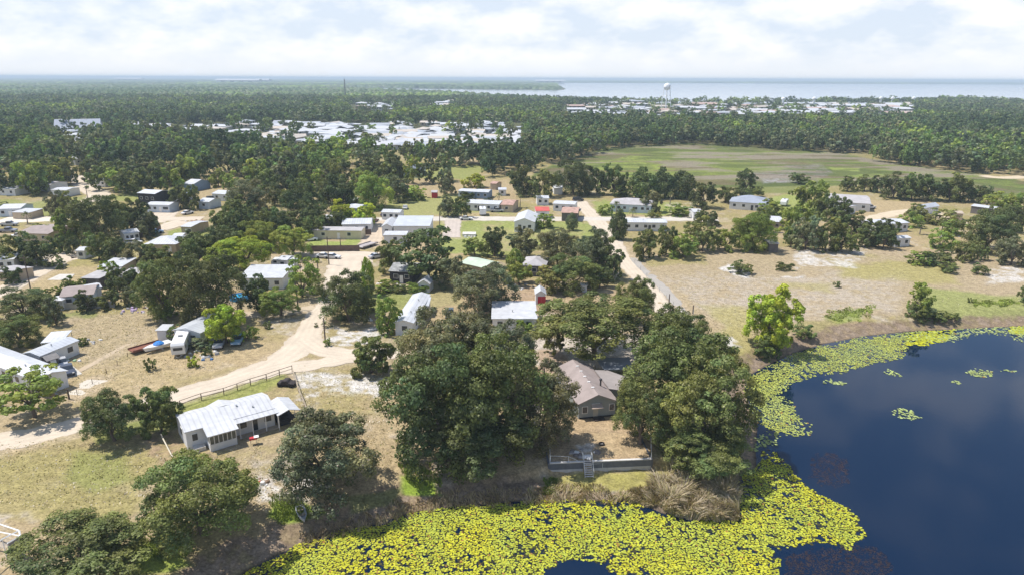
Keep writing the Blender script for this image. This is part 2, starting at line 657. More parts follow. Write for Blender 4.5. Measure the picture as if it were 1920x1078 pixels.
# yard behind the wall
patch([(1070, 780), (1218, 780), (1219, 862), (1031, 868), (1000, 800)], np.array([0.41, 0.30, 0.18]), 6, 0.9)
patch([(1100, 820), (1180, 815), (1210, 850), (1130, 855)], C_TAN * 1.05, 8, 0.5, 0.3)
patch([(1080, 838), (1110, 835), (1108, 862), (1088, 862)], C_WHITE, 5, 0.7, 0.5)
# right field
patch([(1175, 480), (1500, 465), (1920, 480), (2200, 490), (2200, 570), (1920, 590), (1560, 600), (1430, 680), (1340, 640), (1240, 560)], C_PINK, 10, 0.85)
patch([(1240, 520), (1700, 510), (1680, 590), (1500, 600), (1340, 620)], C_SAND * 0.85, 20, 0.6, 0.25)
patch([(1200, 485), (1320, 480), (1310, 500), (1220, 500)], C_OLIVE * 1.1, 8, 0.7)
patch([(1560, 488), (1800, 490), (1790, 528), (1580, 522)], C_OLIVE * 1.2, 14, 0.85)
patch([(1720, 535), (1960, 560), (1960, 600), (1740, 596)], C_GREEN * 1.3, 12, 0.75)
patch([(1460, 530), (1560, 528), (1550, 545), (1470, 545)], C_OLIVE * 1.2, 10, 0.6)
patch([(1342, 505), (1365, 500), (1425, 512), (1410, 524), (1360, 520)], C_WHITE, 4, 0.95)
patch([(1465, 512), (1530, 505), (1505, 517), (1462, 517)], C_WHITE, 4, 0.7, 0.7)
patch([(1490, 478), (1620, 470), (1610, 500), (1500, 502)], C_WHITE, 8, 0.85, 0.5)
patch([(1830, 500), (1960, 500), (1960, 525), (1860, 525)], C_WHITE, 8, 0.8, 0.6)
patch([(1330, 570), (1420, 575), (1400, 690), (1350, 690)], C_OLIVE * 1.25, 14, 0.75)
patch([(1335, 635), (1360, 630), (1372, 655), (1345, 660)], C_WHITE, 5, 0.9, 0.6)
patch([(1380, 670), (1450, 650), (1430, 700), (1395, 710)], C_OLIVE * 1.2, 8, 0.8)
patch([(1535, 600), (1560, 590), (1640, 582), (1630, 605), (1560, 612)], C_LUSH, 8, 0.6)
patch([(1480, 605), (1560, 600), (1560, 622), (1490, 625)], C_OLIVE * 1.1, 6, 0.7)
# road shoulders and paths on the middle ground
patch([(820, 412), (1140, 415), (1160, 470), (900, 475), (830, 470)], C_GREEN * 1.35, 6, 0.85)
patch([(900, 425), (1100, 430), (1100, 470), (940, 470)], C_TAN, 8, 0.6, 0.4)
patch([(578, 447), (680, 448), (676, 464), (576, 463)], C_GREEN * 1.45, 2, 0.95)
patch([(1110, 380), (1280, 375), (1290, 405), (1110, 405)], C_GREEN * 1.35, 4, 0.8)
patch([(1250, 378), (1310, 378), (1310, 412), (1250, 412)], C_SAND, 4, 0.75, 0.6)
patch([(1400, 370), (1500, 362), (1560, 410), (1440, 410)], C_GREEN * 1.45, 4, 0.85)
patch([(1600, 375), (1760, 380), (1720, 415), (1620, 405)], C_TAN * 1.05, 5, 0.85)
patch([(760, 340), (960, 340), (980, 400), (800, 412), (720, 405)], C_TAN, 6, 0.85)
patch([(720, 372), (880, 365), (960, 400), (720, 408)], C_GREEN * 1.4, 6, 0.6)
patch([(745, 312), (905, 310), (900, 336), (750, 338)], C_GREEN * 1.3, 4, 0.7)
patch([(800, 282), (1000, 284), (1000, 305), (830, 305)], C_TAN * 1.05, 3, 0.7)
patch([(0, 378), (180, 372), (180, 410), (0, 415)], C_GREEN * 1.2, 5, 0.7)
patch([(0, 440), (260, 450), (560, 400), (430, 500), (200, 560), (0, 570)], C_OLIVE * 1.15, 8, 0.6)
patch([(90, 505), (250, 500), (250, 560), (30, 560), (0, 565)], C_TAN * 1.05, 8, 0.8)
patch([(320, 430), (380, 430), (370, 455), (320, 462)], C_GREEN * 1.3, 4, 0.8)
patch([(370, 345), (450, 338), (450, 362), (380, 372)], C_TAN, 4, 0.85)
patch([(220, 360), (300, 358), (290, 378), (200, 375)], C_GREEN * 1.3, 4, 0.7)
patch([(1230, 560), (1300, 550), (1340, 600), (1330, 660), (1280, 600)], C_TAN, 6, 0.6)
# marsh
patch([(1000, 325), (1060, 300), (1130, 280), (1290, 268), (1560, 285), (1700, 310), (1960, 345), (2300, 365), (2300, 400), (1900, 375), (1700, 345), (1500, 350), (1300, 355), (1150, 350), (1000, 330)],
      np.array([0.165, 0.195, 0.06]), 3, 1.0, 0, 0.4)
patch([(1110, 300), (1180, 287), (1400, 278), (1560, 290), (1540, 315), (1300, 325), (1150, 318)], np.array([0.25, 0.22, 0.115]), 5, 0.7, 0.3, 0.4)
patch([(1100, 310), (1180, 293), (1250, 296), (1290, 318), (1250, 345), (1130, 335)], np.array([0.33, 0.40, 0.08]), 4, 0.85, 0.2, 0.4)
patch([(1260, 315), (1520, 315), (1480, 335), (1260, 345)], np.array([0.27, 0.31, 0.075]), 4, 0.8, 0.4, 0.4)
patch([(1230, 290), (1420, 292), (1420, 299), (1240, 297)], np.array([0.33, 0.27, 0.19]), 2, 0.7, 0.5, 0.3)
patch([(1330, 288), (1420, 285), (1440, 291), (1350, 295)], np.array([0.27, 0.235, 0.19]), 2, 0.7, 0.3, 0.3)
patch([(1430, 315), (1540, 308), (1560, 325), (1535, 342), (1430, 346), (1400, 330)], np.array([0.30, 0.265, 0.25]), 3, 0.85, 0.1, 0.3)
patch([(1425, 333), (1465, 326), (1500, 330), (1500, 341), (1430, 345)], np.array([0.50, 0.50, 0.50]), 2, 0.9, 0.15, 0.3)
patch([(1555, 314), (1612, 316), (1612, 322), (1560, 321)], np.array([0.40, 0.46, 0.12]), 1.5, 0.8, 0, 0.2)
patch([(1380, 350), (1500, 344), (1560, 350), (1500, 362), (1400, 362)], np.array([0.15, 0.19, 0.05]), 3, 0.7, 0, 0.3)
patch([(1580, 330), (1660, 326), (1680, 332), (1600, 336)], np.array([0.34, 0.42, 0.10]), 2, 0.8, 0.3, 0.3)
patch([(1780, 340), (1930, 362), (1960, 372), (1850, 360)], np.array([0.28, 0.23, 0.15]), 3, 0.8, 0.1, 0.3)
patch([(1150, 276), (1300, 268), (1520, 276), (1500, 281), (1300, 277), (1170, 285)], np.array([0.20, 0.20, 0.09]), 3, 0.6, 0.1, 0.3)
patch([(1700, 315), (1960, 350), (1960, 358), (1700, 325)], np.array([0.27, 0.34, 0.07]), 2, 0.6, 0.3, 0.3)

# trodden sandy verges along the tracks
for tr_a in TRACKS:
    q = np.array([at(a, b, 0)[:2] for a, b in tr_a[1]])
    w_ = tr_a[2] if isinstance(tr_a[2], (int, float)) else sum(tr_a[2]) / len(tr_a[2])
    m0 = (xs > q[:, 0].min() - 12) & (xs < q[:, 0].max() + 12) & (ys > q[:, 1].min() - 12) & (ys < q[:, 1].max() + 12)
    if not m0.any():
        continue
    dm = np.full(m0.sum(), 1e9)
    for i in range(len(q) - 1):
        ex, ey = q[i + 1] - q[i]
        u = np.clip(((xs[m0] - q[i][0]) * ex + (ys[m0] - q[i][1]) * ey) / (ex * ex + ey * ey + 1e-9), 0, 1)
        dm = np.minimum(dm, np.hypot(xs[m0] - q[i][0] - u * ex, ys[m0] - q[i][1] - u * ey))
    mk = smooth(dm + (f2[m0] - .5) * 5 + (f3[m0] - .5) * 2, w_ / 2 + 1.7, w_ / 2 - 0.3) * 0.5
    g[m0] = lerp(g[m0], np.array([0.50, 0.40, 0.285]), mk)

# marsh mottling in long streaks
mm_ = (GY < 400) & (GY > 255) & (ys > 200)
mar = np.zeros(len(xs))
mar[mm_] = smooth(sdist(GX[mm_], GY[mm_] * 2.6, np.array([(1000, 325), (1060, 300), (1130, 280), (1290, 268), (1560, 285), (1700, 310), (1960, 345), (2300, 365), (2300, 400), (1900, 375), (1700, 345), (1500, 350), (1300, 355), (1150, 350), (1000, 330)]) * [1, 2.6]), -3, 6)
q1 = fbm(xs * 0.016, ys * 0.045, 1, 5)
q2 = fbm(xs * 0.03 + 50, ys * 0.10, 4, 5)
g = lerp(g, np.array([0.27, 0.33, 0.06]), mar * smooth(q1, 0.50, 0.60) * 0.6)
g = lerp(g, np.array([0.21, 0.15, 0.09]), mar * smooth(q2, 0.52, 0.60) * 0.65)
g = lerp(g, np.array([0.10, 0.13, 0.04]), mar * smooth(q2, 0.45, 0.36) * 0.6)
g = lerp(g, np.array([0.36, 0.31, 0.24]), mar * smooth(q1 * .5 + q2 * .5, 0.545, 0.60) * 0.7)
g = g * (1 - 0.24 * mar)[:, None]

# shore: bare brown rim left by falling water, grass tufts behind it
nearm = ys < 260
dsh = np.full(xs.shape, 999.0)
dsh[nearm] = -sdist(xs[nearm], ys[nearm], POND)
dw = dsh + (f2 - 0.5) * 4.0
g = lerp(g, C_BROWN * 1.15, smooth(dw, 5.2, 3.8) * (0.55 + 0.45 * smooth(f3, 0.3, 0.6)))
g = lerp(g, np.array([0.33, 0.26, 0.19]), smooth(dw, 4.5, 3.0) * smooth(f3, 0.5, 0.62) * 0.55)
g = lerp(g, np.array([0.05, 0.04, 0.03]), smooth(dsh, 0.7, 0.0) * 0.85)
patch([(1030, 893), (1225, 884), (1290, 885), (1200, 925), (1110, 918), (1020, 912)], np.array([0.33, 0.30, 0.09]), 8, 0.85)
patch([(1145, 922), (1175, 918), (1185, 930), (1150, 934)], C_WHITE, 5, 0.8, 0.4)
patch([(745, 885), (810, 890), (830, 925), (760, 920)], C_LUSH * 1.1, 8, 0.9)
patch([(505, 945), (560, 940), (600, 960), (530, 985), (500, 975)], C_LUSH, 8, 0.85)
patch([(255, 1015), (330, 1020), (360, 1060), (260, 1078)], C_LUSH * 1.05, 10, 0.7)
patch([(640, 930), (760, 905), (740, 940), (650, 965)], C_GREEN, 8, 0.6)
tv = 0.86 + 0.28 * fbm(xs * 2.4, ys * 2.4, 6, 3) * 1.0
g = g * tv[:, None]

nr, nc = X.shape
idx = np.arange(nr * nc).reshape(nr, nc)
gf = np.stack([idx[:-1, :-1], idx[:-1, 1:], idx[1:, 1:], idx[1:, :-1]], -1).reshape(-1, 4)
gm = bpy.data.materials.new('ground_cover')
gm.use_nodes = True
t = gm.node_tree
b = t.nodes['Principled BSDF']
b.inputs['Roughness'].default_value = 0.95
b.inputs['Specular IOR Level'].default_value = 0.1
ga = t.nodes.new('ShaderNodeAttribute')
ga.attribute_name = 'tone'
tcn = t.nodes.new('ShaderNodeTexCoord')


def gnoise(scale, det, a, b_, lo, hi):
    n = t.nodes.new('ShaderNodeTexNoise')
    n.inputs['Scale'].default_value = scale
    n.inputs['Detail'].default_value = det
    n.inputs['Roughness'].default_value = 0.7
    t.links.new(tcn.outputs['Object'], n.inputs[0])
    r = t.nodes.new('ShaderNodeMapRange')
    r.inputs[1].default_value = a
    r.inputs[2].default_value = b_
    r.inputs[3].default_value = lo
    r.inputs[4].default_value = hi
    t.links.new(n.outputs[0], r.inputs[0])
    return r.outputs[0], n


v1, _ = gnoise(0.8, 8, 0.33, 0.68, 0.66, 1.22)
v2, nfine = gnoise(3.2, 5, 0.35, 0.68, 0.74, 1.22)
mm = t.nodes.new('ShaderNodeMath')
mm.operation = 'MULTIPLY'
t.links.new(v1, mm.inputs[0])
t.links.new(v2, mm.inputs[1])
sv = t.nodes.new('ShaderNodeVectorMath')
sv.operation = 'SCALE'
t.links.new(ga.outputs['Color'], sv.inputs[0])
t.links.new(mm.outputs[0], sv.inputs['Scale'])
fl, _ = gnoise(1.9, 3, 0.60, 0.68, 0.0, 0.55)      # pale flecks of dry straw and sand
mxn = t.nodes.new('ShaderNodeMix')
mxn.data_type = 'RGBA'
t.links.new(fl, mxn.inputs[0])
t.links.new(sv.outputs[0], mxn.inputs[6])
sv2 = t.nodes.new('ShaderNodeVectorMath')
sv2.operation = 'MULTIPLY_ADD'
sv2.inputs[1].default_value = (1.15, 1.12, 1.1)
sv2.inputs[2].default_value = (0.06, 0.055, 0.045)
t.links.new(ga.outputs['Color'], sv2.inputs[0])
t.links.new(sv2.outputs[0], mxn.inputs[7])
t.links.new(mxn.outputs[2], b.inputs['Base Color'])
bp = t.nodes.new('ShaderNodeBump')
bp.inputs['Strength'].default_value = 0.5
bp.inputs['Distance'].default_value = 0.25
t.links.new(nfine.outputs[0], bp.inputs['Height'])
t.links.new(bp.outputs[0], b.inputs['Normal'])
gob = link('ground', mesh_np('ground', np.stack([xs, ys, zs], -1), gf[:, ::-1], g, gm, True))
tag(gob, kind='structure')


# ------------------------------------------------------------------ roads and tracks
rm = bpy.data.materials.new('packed_sand')
rm.use_nodes = True
t = rm.node_tree
b = t.nodes['Principled BSDF']
b.inputs['Roughness'].default_value = 0.95
b.inputs['Specular IOR Level'].default_value = 0.1
ga = t.nodes.new('ShaderNodeAttribute')
ga.attribute_name = 'tone'
tcn = t.nodes.new('ShaderNodeTexCoord')
v1, _ = gnoise(0.25, 6, 0.33, 0.68, 0.88, 1.06)
v2, nfine = gnoise(2.2, 4, 0.35, 0.68, 0.92, 1.05)
mm = t.nodes.new('ShaderNodeMath')
mm.operation = 'MULTIPLY'
t.links.new(v1, mm.inputs[0])
t.links.new(v2, mm.inputs[1])
sv = t.nodes.new('ShaderNodeVectorMath')
sv.operation = 'SCALE'
t.links.new(ga.outputs['Color'], sv.inputs[0])
t.links.new(mm.outputs[0], sv.inputs['Scale'])
t.links.new(sv.outputs[0], b.inputs['Base Color'])
def track(name, pts, width, colr, z=0.05, wob=0.35, sides=10):
    """a sandy track along pixel points with ragged edges"""
    P = [at(a, b, 0) for a, b in pts]
    ws = width if isinstance(width, (list, tuple)) else [width] * len(P)
    dens = []
    for i in range(len(P) - 1):
        p0 = P[max(i - 1, 0)]
        p1 = P[i]
        p2 = P[i + 1]
        p3 = P[min(i + 2, len(P) - 1)]
        n = max(3, int((p2 - p1).length / 0.9))
        n = min(n, 70)
        for k in range(n):
            s = k / n
            q = 0.5 * ((2 * p1) + (p2 - p0) * s + (2 * p0 - 5 * p1 + 4 * p2 - p3) * s * s + (3 * p1 - p0 - 3 * p2 + p3) * s ** 3)
            dens.append((q, ws[i] * (1 - s) + ws[i + 1] * s))
    dens.append((P[-1], ws[-1]))
    vs = []
    tn = []
    cols = 9
    for i, (q, w) in enumerate(dens):
        a = dens[max(i - 1, 0)][0]
        b = dens[min(i + 1, len(dens) - 1)][0]
        d = (b - a).normalized()
        nrm = Vector((-d.y, d.x, 0))
        for j in range(cols):
            u = j / (cols - 1) * 2 - 1
            e = 1 if j in (0, cols - 1) else 0
            off = u * w / 2 + e * np.sign(u) * wob * (float(fbm(np.array([q.x * 0.6 + u * 9]), np.array([q.y * 0.6]), 1, 3)[0]) - 0.35) * 2.2
            p = q + nrm * off
            vs.append((p.x, p.y, z - 0.03 * e))
            rut = 0.91 if abs(abs(u) - 0.42) < 0.15 else 1.0
            mid = 0.93 if abs(u) < 0.1 else 1.0
            edge = 0.86 if e else 1.0
            tn.append(tuple(c * rut * mid * edge for c in colr))
    n = len(dens)
    ii = np.arange(n * cols).reshape(n, cols)
    f = np.stack([ii[:-1, :-1], ii[:-1, 1:], ii[1:, 1:], ii[1:, :-1]], -1).reshape(-1, 4)
    o = link(name, mesh_np(name, vs, f, tn, rm, True))
    return tag(o, kind='structure')


for tr_a in TRACKS:
    track(*tr_a)



def slab(name, px, z, m, zt=0.0, thick=0.12):
    p = [at(a, b, z)[:2] for a, b in px]
    o = MB().prism([(q[0], q[1]) for q in p], z - thick, z).build(name, m)
    return o


CONC = mat('concrete', (0.55, 0.52, 0.47), 0.9, 0.2, 0.9)

tag(slab('driveway', [(92, 693), (130, 680), (154, 700), (118, 712)], 0.06, CONC), kind='structure')
tag(slab('concrete_pad', [(38, 703), (93, 690), (93, 693), (60, 706)], 0.05, CONC), kind='structure')
tag(slab('driveway', [(88, 525), (112, 514), (140, 514), (130, 525)], 0.06, CONC), kind='structure')

# ------------------------------------------------------------------ water
wm = bpy.data.materials.new('pond_water')
wm.use_nodes = True
t = wm.node_tree
b = t.nodes['Principled BSDF']
b.inputs['Base Color'].default_value = (0.002, 0.012, 0.036, 1)
b.inputs['Roughness'].default_value = 0.04
b.inputs['IOR'].default_value = 1.36
tcn = t.nodes.new('ShaderNodeTexCoord')
n = t.nodes.new('ShaderNodeTexNoise')
n.inputs['Scale'].default_value = 1.2
n.inputs['Detail'].default_value = 3
t.links.new(tcn.outputs['Object'], n.inputs[0])
bp = t.nodes.new('ShaderNodeBump')
bp.inputs['Strength'].default_value = 0.10
bp.inputs['Distance'].default_value = 0.05
t.links.new(n.outputs[0], bp.inputs['Height'])
t.links.new(bp.outputs[0], b.inputs['Normal'])
grow = [(-40, 35), (260, 35), (260, 160), (40, 160), (-40, 90)]
tag(MB().add([(x, y, POND_Z) for x, y in grow], [(0, 1, 2, 3, 4)]).build('pond_water', wm), kind='structure')

lm = bpy.data.materials.new('lake_water')
lm.use_nodes = True
b = lm.node_tree.nodes['Principled BSDF']
b.inputs['Base Color'].default_value = (0.42, 0.46, 0.52, 1)
b.inputs['Roughness'].default_value = 0.12
b.inputs['IOR'].default_value = 1.4
cx = LAKE.mean(0)
lv = []
for x, y in [(-3000, 1000), (16000, 1000), (16000, 9000), (-3000, 9000)]:
    lv.append((x, y, -1.2))
tag(MB().add(lv, [(0, 1, 2, 3)]).build('lake_water', lm), kind='structure')

# ------------------------------------------------------------------ lily pads, reeds, weed
PADS_A = [(400, 1110), (505, 1050), (560, 1020), (620, 1000), (700, 984), (770, 962), (850, 950), (960, 940), (1060, 937), (1150, 939), (1200, 944),
          (1240, 962), (1290, 975), (1385, 976), (1394, 950), (1388, 915), (1400, 885), (1425, 862), (1432, 838), (1455, 850), (1478, 888), (1540, 930), (1598, 957), (1620, 1003), (1590, 1030), (1560, 1015),
          (1500, 1022), (1462, 1030), (1468, 1078), (1440, 1110), (1330, 1085), (1220, 1078), (1165, 1085), (1118, 1052), (1066, 1046), (1030, 1064), (960, 1110)]
PADS_B = [(1404, 765), (1396, 730), (1406, 705), (1440, 686), (1490, 663), (1545, 646), (1620, 632), (1700, 623), (1700, 660), (1690, 672), (1640, 680), (1575, 700),
          (1520, 705), (1480, 722), (1470, 738), (1495, 765), (1510, 790), (1525, 815), (1490, 818), (1450, 812), (1422, 795)]
PADS_C = [[(1698, 623), (1920, 612), (2050, 606), (2050, 640), (1920, 640), (1880, 628), (1840, 625), (1780, 640), (1700, 642)],
          [(1668, 772), (1690, 765), (1715, 770), (1735, 782), (1700, 788)], [(1652, 697), (1668, 692), (1695, 703), (1680, 707)],
          [(1815, 698), (1835, 691), (1862, 697), (1855, 706), (1830, 705)], [(1872, 695), (1885, 690), (1900, 698)], [(1780, 716), (1790, 713), (1796, 717), (1786, 719)],
          [(1546, 716), (1556, 711), (1580, 718), (1570, 725)], [(1420, 815), (1470, 815), (1445, 840), (1418, 850)]]


def pads(polys, step, rmin, rmax, thr, name, rng, c1, c2, keep=1.0, dz=None):
    V, F, T = [], [], []
    allp = np.array([p for q in polys for p in q])
    x0, y0 = at(allp[:, 0].min(), allp[:, 1].max(), POND_Z)[:2]
    W = [at(a, b, POND_Z) for a, b in allp]
    xa, xb = min(w.x for w in W), max(w.x for w in W)
    ya, yb = min(w.y for w in W), max(w.y for w in W)
    gx, gy = np.meshgrid(np.arange(xa, xb, step), np.arange(ya, yb, step))
    gx = gx.ravel() + rng.uniform(-0.5, 0.5, gx.size) * step
    gy = gy.ravel() + rng.uniform(-0.5, 0.5, gy.size) * step
    px, py, _ = proj(gx, gy, np.full(gx.shape, POND_Z))
    best = np.full(gx.shape, -1e9)
    for q in polys:
        q = np.asarray(q, float) * [1, 2.2]
        best = np.maximum(best, sdist(px + (fbm(gx * 0.5, gy * 0.5, 1, 3) - .5) * 30, py * 2.2, q))
    dens = smooth(best, -2, 26) * 0.5 + 0.42
    hole = fbm(gx * 1.9, gy * 1.9, 5, 3) * 0.7 + fbm(gx * 0.3, gy * 0.3, 2, 3) * 0.3
    outp = sdist(gx, gy, POND)
    k = (best > -2) & (hole < thr + dens * 0.22) & (outp > -0.4) & (rng.random(gx.size) < keep)
    gx, gy, hole = gx[k], gy[k], hole[k]
    n = len(gx)
    r = rng.uniform(rmin, rmax, n)
    ang = rng.uniform(0, 6.28, n)
    K = 7
    a = ang[:, None] + np.arange(K)[None] * (2 * math.pi / K)
    rr = r[:, None] * rng.uniform(0.85, 1.05, (n, K))
    vx = gx[:, None] + np.cos(a) * rr
    vy = gy[:, None] + np.sin(a) * rr
    z0 = POND_Z + 0.012 + rng.uniform(0, 0.07, n)
    tx, ty = rng.normal(0, 0.10, n), rng.normal(0, 0.10, n)
    if dz is not None:
        z0 = POND_Z + 0.004 + rng.uniform(0, 0.006, n)
        tx, ty = tx * 0, ty * 0
    vz = z0[:, None] + np.maximum(-0.01, np.cos(a) * rr * tx[:, None] + np.sin(a) * rr * ty[:, None])
    vs = np.stack([vx, vy, vz], -1).reshape(-1, 3)
    m = (fbm(gx * 0.22, gy * 0.22, 3, 4)[:, None] - 0.5) * 1.7 + 0.45 + rng.uniform(-0.35, 0.35, (n, 1))
    m = np.clip(m, 0, 1)
    col = np.array(c1) * (1 - m) + np.array(c2) * m
    col = col * rng.uniform(0.6, 1.12, (n, 1))
    br = rng.random(n) < (0.018 if dz is None else 0)
    col[br] = np.array([0.35, 0.19, 0.05])
    o = link(name, mesh_np(name, vs, np.arange(n * K).reshape(n, K), np.repeat(col, K, 0), LEAFW))
    tag(o, kind='stuff')
    return o


LEAFW = leaf_material('pad_leaf', 0.10)
rg = np.random.default_rng(3)
pads([PADS_A], 0.235, 0.095, 0.175, 0.428, 'lily_pads', rg, (0.58, 0.55, 0.035), (0.42, 0.48, 0.07))
pads([PADS_A], 0.30, 0.14, 0.24, 0.47, 'pad_gap_shade', rg, (0.075, 0.065, 0.02), (0.04, 0.045, 0.02), 1.0, -0.008)  # dark discs: brown water and shade in the pad gaps put into colour
pads([PADS_B], 0.26, 0.10, 0.19, 0.42, 'lily_pads', rg, (0.48, 0.51, 0.10), (0.38, 0.44, 0.14))
pads(PADS_C, 0.36, 0.14, 0.26, 0.42, 'lily_pads', rg, (0.44, 0.52, 0.17), (0.42, 0.48, 0.20))
pads([[(1705, 624), (1790, 618), (1780, 634), (1740, 648), (1700, 646)], [(1895, 612), (1990, 606), (1960, 628), (1900, 624)]], 0.36, 0.2, 0.34, 0.45, 'lily_pads', rg, (0.50, 0.50, 0.03), (0.42, 0.46, 0.05))


def blades(name, polys, n, hlo, hhi, cols, lean=0.4, width=0.06, z=None, rng=rg, mat_=None):
    """dead stalks, reeds and long grass as narrow bent blades"""
    PX, PY = [], []
    per = n // len(polys)
    for q in polys:
        q = np.asarray(q, float)
        c = 0
        while c < per:
            a = rng.uniform(q[:, 0].min(), q[:, 0].max(), per * 2)
            b = rng.uniform(q[:, 1].min(), q[:, 1].max(), per * 2)
            k = sdist(a, b, q) + (vnoise(a * 0.12, b * 0.2, 2) - 0.5) * 14 > 0
            a, b = a[k][:per - c], b[k][:per - c]
            PX.append(a)
            PY.append(b)
            c += len(a)
    px = np.concatenate(PX)
    py = np.concatenate(PY)
    P = np.array([at(a, b, -1.5)[:2] for a, b in zip(px, py)])
    x, y = P[:, 0], P[:, 1]
    zz_ = np.maximum(height(x, y), POND_Z - 0.05) if z is None else np.full(x.shape, z)
    m = len(x)
    cl = vnoise(x * 0.8, y * 0.8, 4)
    h = rng.uniform(hlo, hhi, m) * (0.5 + 0.9 * cl)
    a = rng.uniform(0, 6.28, m)
    la = vnoise(x * 0.5, y * 0.5, 6) * 12
    lx, ly = np.cos(la) * lean * h, np.sin(la) * lean * h
    lx += rng.normal(0, 0.25, m) * h
    ly += rng.normal(0, 0.25, m) * h
    dx, dy = np.cos(a) * width, np.sin(a) * width
    v = np.stack([np.stack([x - dx, y - dy, zz_], -1), np.stack([x + dx, y + dy, zz_], -1),
                  np.stack([x + lx * .4 + dx * .8, y + ly * .4 + dy * .8, zz_ + h * .6], -1), np.stack([x + lx * .4 - dx * .8, y + ly * .4 - dy * .8, zz_ + h * .6], -1),
                  np.stack([x + lx + dx * .3, y + ly + dy * .3, zz_ + h * 0.9], -1), np.stack([x + lx - dx * .3, y + ly - dy * .3, zz_ + h * 0.9], -1)], 1).reshape(-1, 3)
    i = np.arange(m) * 6
    f = np.concatenate([np.stack([i, i + 1, i + 2, i + 3], -1), np.stack([i + 3, i + 2, i + 4, i + 5], -1)])
    c = np.asarray(cols)[np.minimum((rng.random(m) * len(cols)).astype(int), len(cols) - 1)] * rng.uniform(0.75, 1.2, (m, 1))
    o = link(name, mesh_np(name, v, f, np.repeat(c, 6, 0), LEAFW))
    return tag(o, kind='stuff')


blades('dead_reeds', [[(1212, 915), (1245, 895), (1300, 887), (1372, 900), (1388, 930), (1384, 968), (1330, 972), (1268, 962), (1228, 940)]], 11000, 0.9, 1.8,
       [(0.54, 0.44, 0.30), (0.46, 0.36, 0.24), (0.62, 0.52, 0.38), (0.34, 0.30, 0.14), (0.38, 0.33, 0.15)], 0.6, 0.05)
blades('dead_reeds', [[(985, 925), (1040, 905), (1120, 910), (1160, 922), (1190, 935), (1120, 938), (1040, 938), (980, 940)],
                      [(1150, 925), (1215, 905), (1235, 945), (1190, 940)]], 3400, 0.3, 0.8,
       [(0.46, 0.36, 0.22), (0.38, 0.29, 0.17), (0.34, 0.31, 0.11), (0.52, 0.43, 0.28)], 0.5, 0.05)
blades('dead_reeds', [[(560, 1000), (640, 975), (740, 955), (760, 965), (640, 995), (570, 1020)], [(840, 925), (960, 915), (985, 925), (960, 940), (850, 948)],
                      [(720, 950), (850, 925), (850, 945), (740, 965)]], 3000, 0.2, 0.6,
       [(0.38, 0.28, 0.17), (0.32, 0.26, 0.12), (0.44, 0.35, 0.21)], 0.5, 0.05)
blades('shore_grass', [[(745, 885), (800, 888), (830, 915), (770, 925)], [(505, 945), (560, 945), (590, 975), (520, 990)], [(255, 1030), (330, 1020), (370, 1050), (300, 1075)],
                       [(1018, 895), (1045, 895), (1040, 925), (1020, 920)]], 6000, 0.15, 0.45,
       [(0.22, 0.29, 0.05), (0.27, 0.32, 0.07), (0.15, 0.21, 0.04)], 0.3, 0.05)
blades('shore_grass', [[(1540, 600), (1570, 590), (1640, 583), (1630, 604), (1560, 612)], [(1820, 575), (1900, 572), (1910, 583), (1830, 588)]], 3000, 0.10, 0.35,
       [(0.25, 0.32, 0.05), (0.30, 0.35, 0.07), (0.22, 0.27, 0.06)], 0.7, 0.09)
blades('dry_grass', [[(-20, 850), (140, 840), (330, 870), (300, 960), (120, 985), (-20, 960)], [(130, 700), (330, 650), (520, 650), (420, 700), (200, 760), (0, 790)], [(150, 590), (300, 590), (330, 620), (200, 690), (120, 680)],
                      [(560, 700), (720, 710), (740, 900), (640, 900), (560, 780)], [(300, 880), (480, 850), (560, 950), (300, 1040)], [(1190, 480), (1500, 468), (1920, 490), (1920, 590), (1560, 600), (1380, 680), (1320, 600)], [(1200, 500), (1450, 500), (1420, 650), (1340, 640)]],
       15000, 0.04, 0.16, [(0.56, 0.46, 0.28), (0.42, 0.37, 0.16), (0.66, 0.58, 0.42), (0.34, 0.32, 0.12), (0.70, 0.62, 0.48)], 0.9, 0.09)
blades('submerged_weed', [[(1525, 850), (1560, 842), (1592, 855), (1595, 900), (1560, 908), (1518, 890)]], 900, 0.01, 0.02, [(0.055, 0.038, 0.042), (0.04, 0.032, 0.042)], 12.0, 0.10, POND_Z + 0.01)
blades('submerged_weed', [[(1480, 1035), (1560, 1020), (1640, 1015), (1680, 1050), (1660, 1085), (1470, 1085)]], 2400, 0.01, 0.02, [(0.050, 0.034, 0.030), (0.035, 0.026, 0.030)], 12.0, 0.08, POND_Z + 0.01)

# ------------------------------------------------------------------ foliage
def leaf_quads(c, nrm, size, rng, aspect=0.75):
    n = len(c)
    nrm = nrm / (np.linalg.norm(nrm, axis=1, keepdims=True) + 1e-9)
    r = rng.normal(size=(n, 3))
    t = np.cross(nrm, r)
    t /= (np.linalg.norm(t, axis=1, keepdims=True) + 1e-9)
    b = np.cross(nrm, t)
    s = (size * rng.uniform(0.6, 1.25, n))[:, None]
    v = np.stack([c - t * s * 0.5, c + b * s * 0.5 * aspect + nrm * s * .12, c + t * s * 0.5, c - b * s * 0.5 * aspect - nrm * s * .1], 1)
    return v.reshape(-1, 3), np.arange(n * 4).reshape(n, 4)


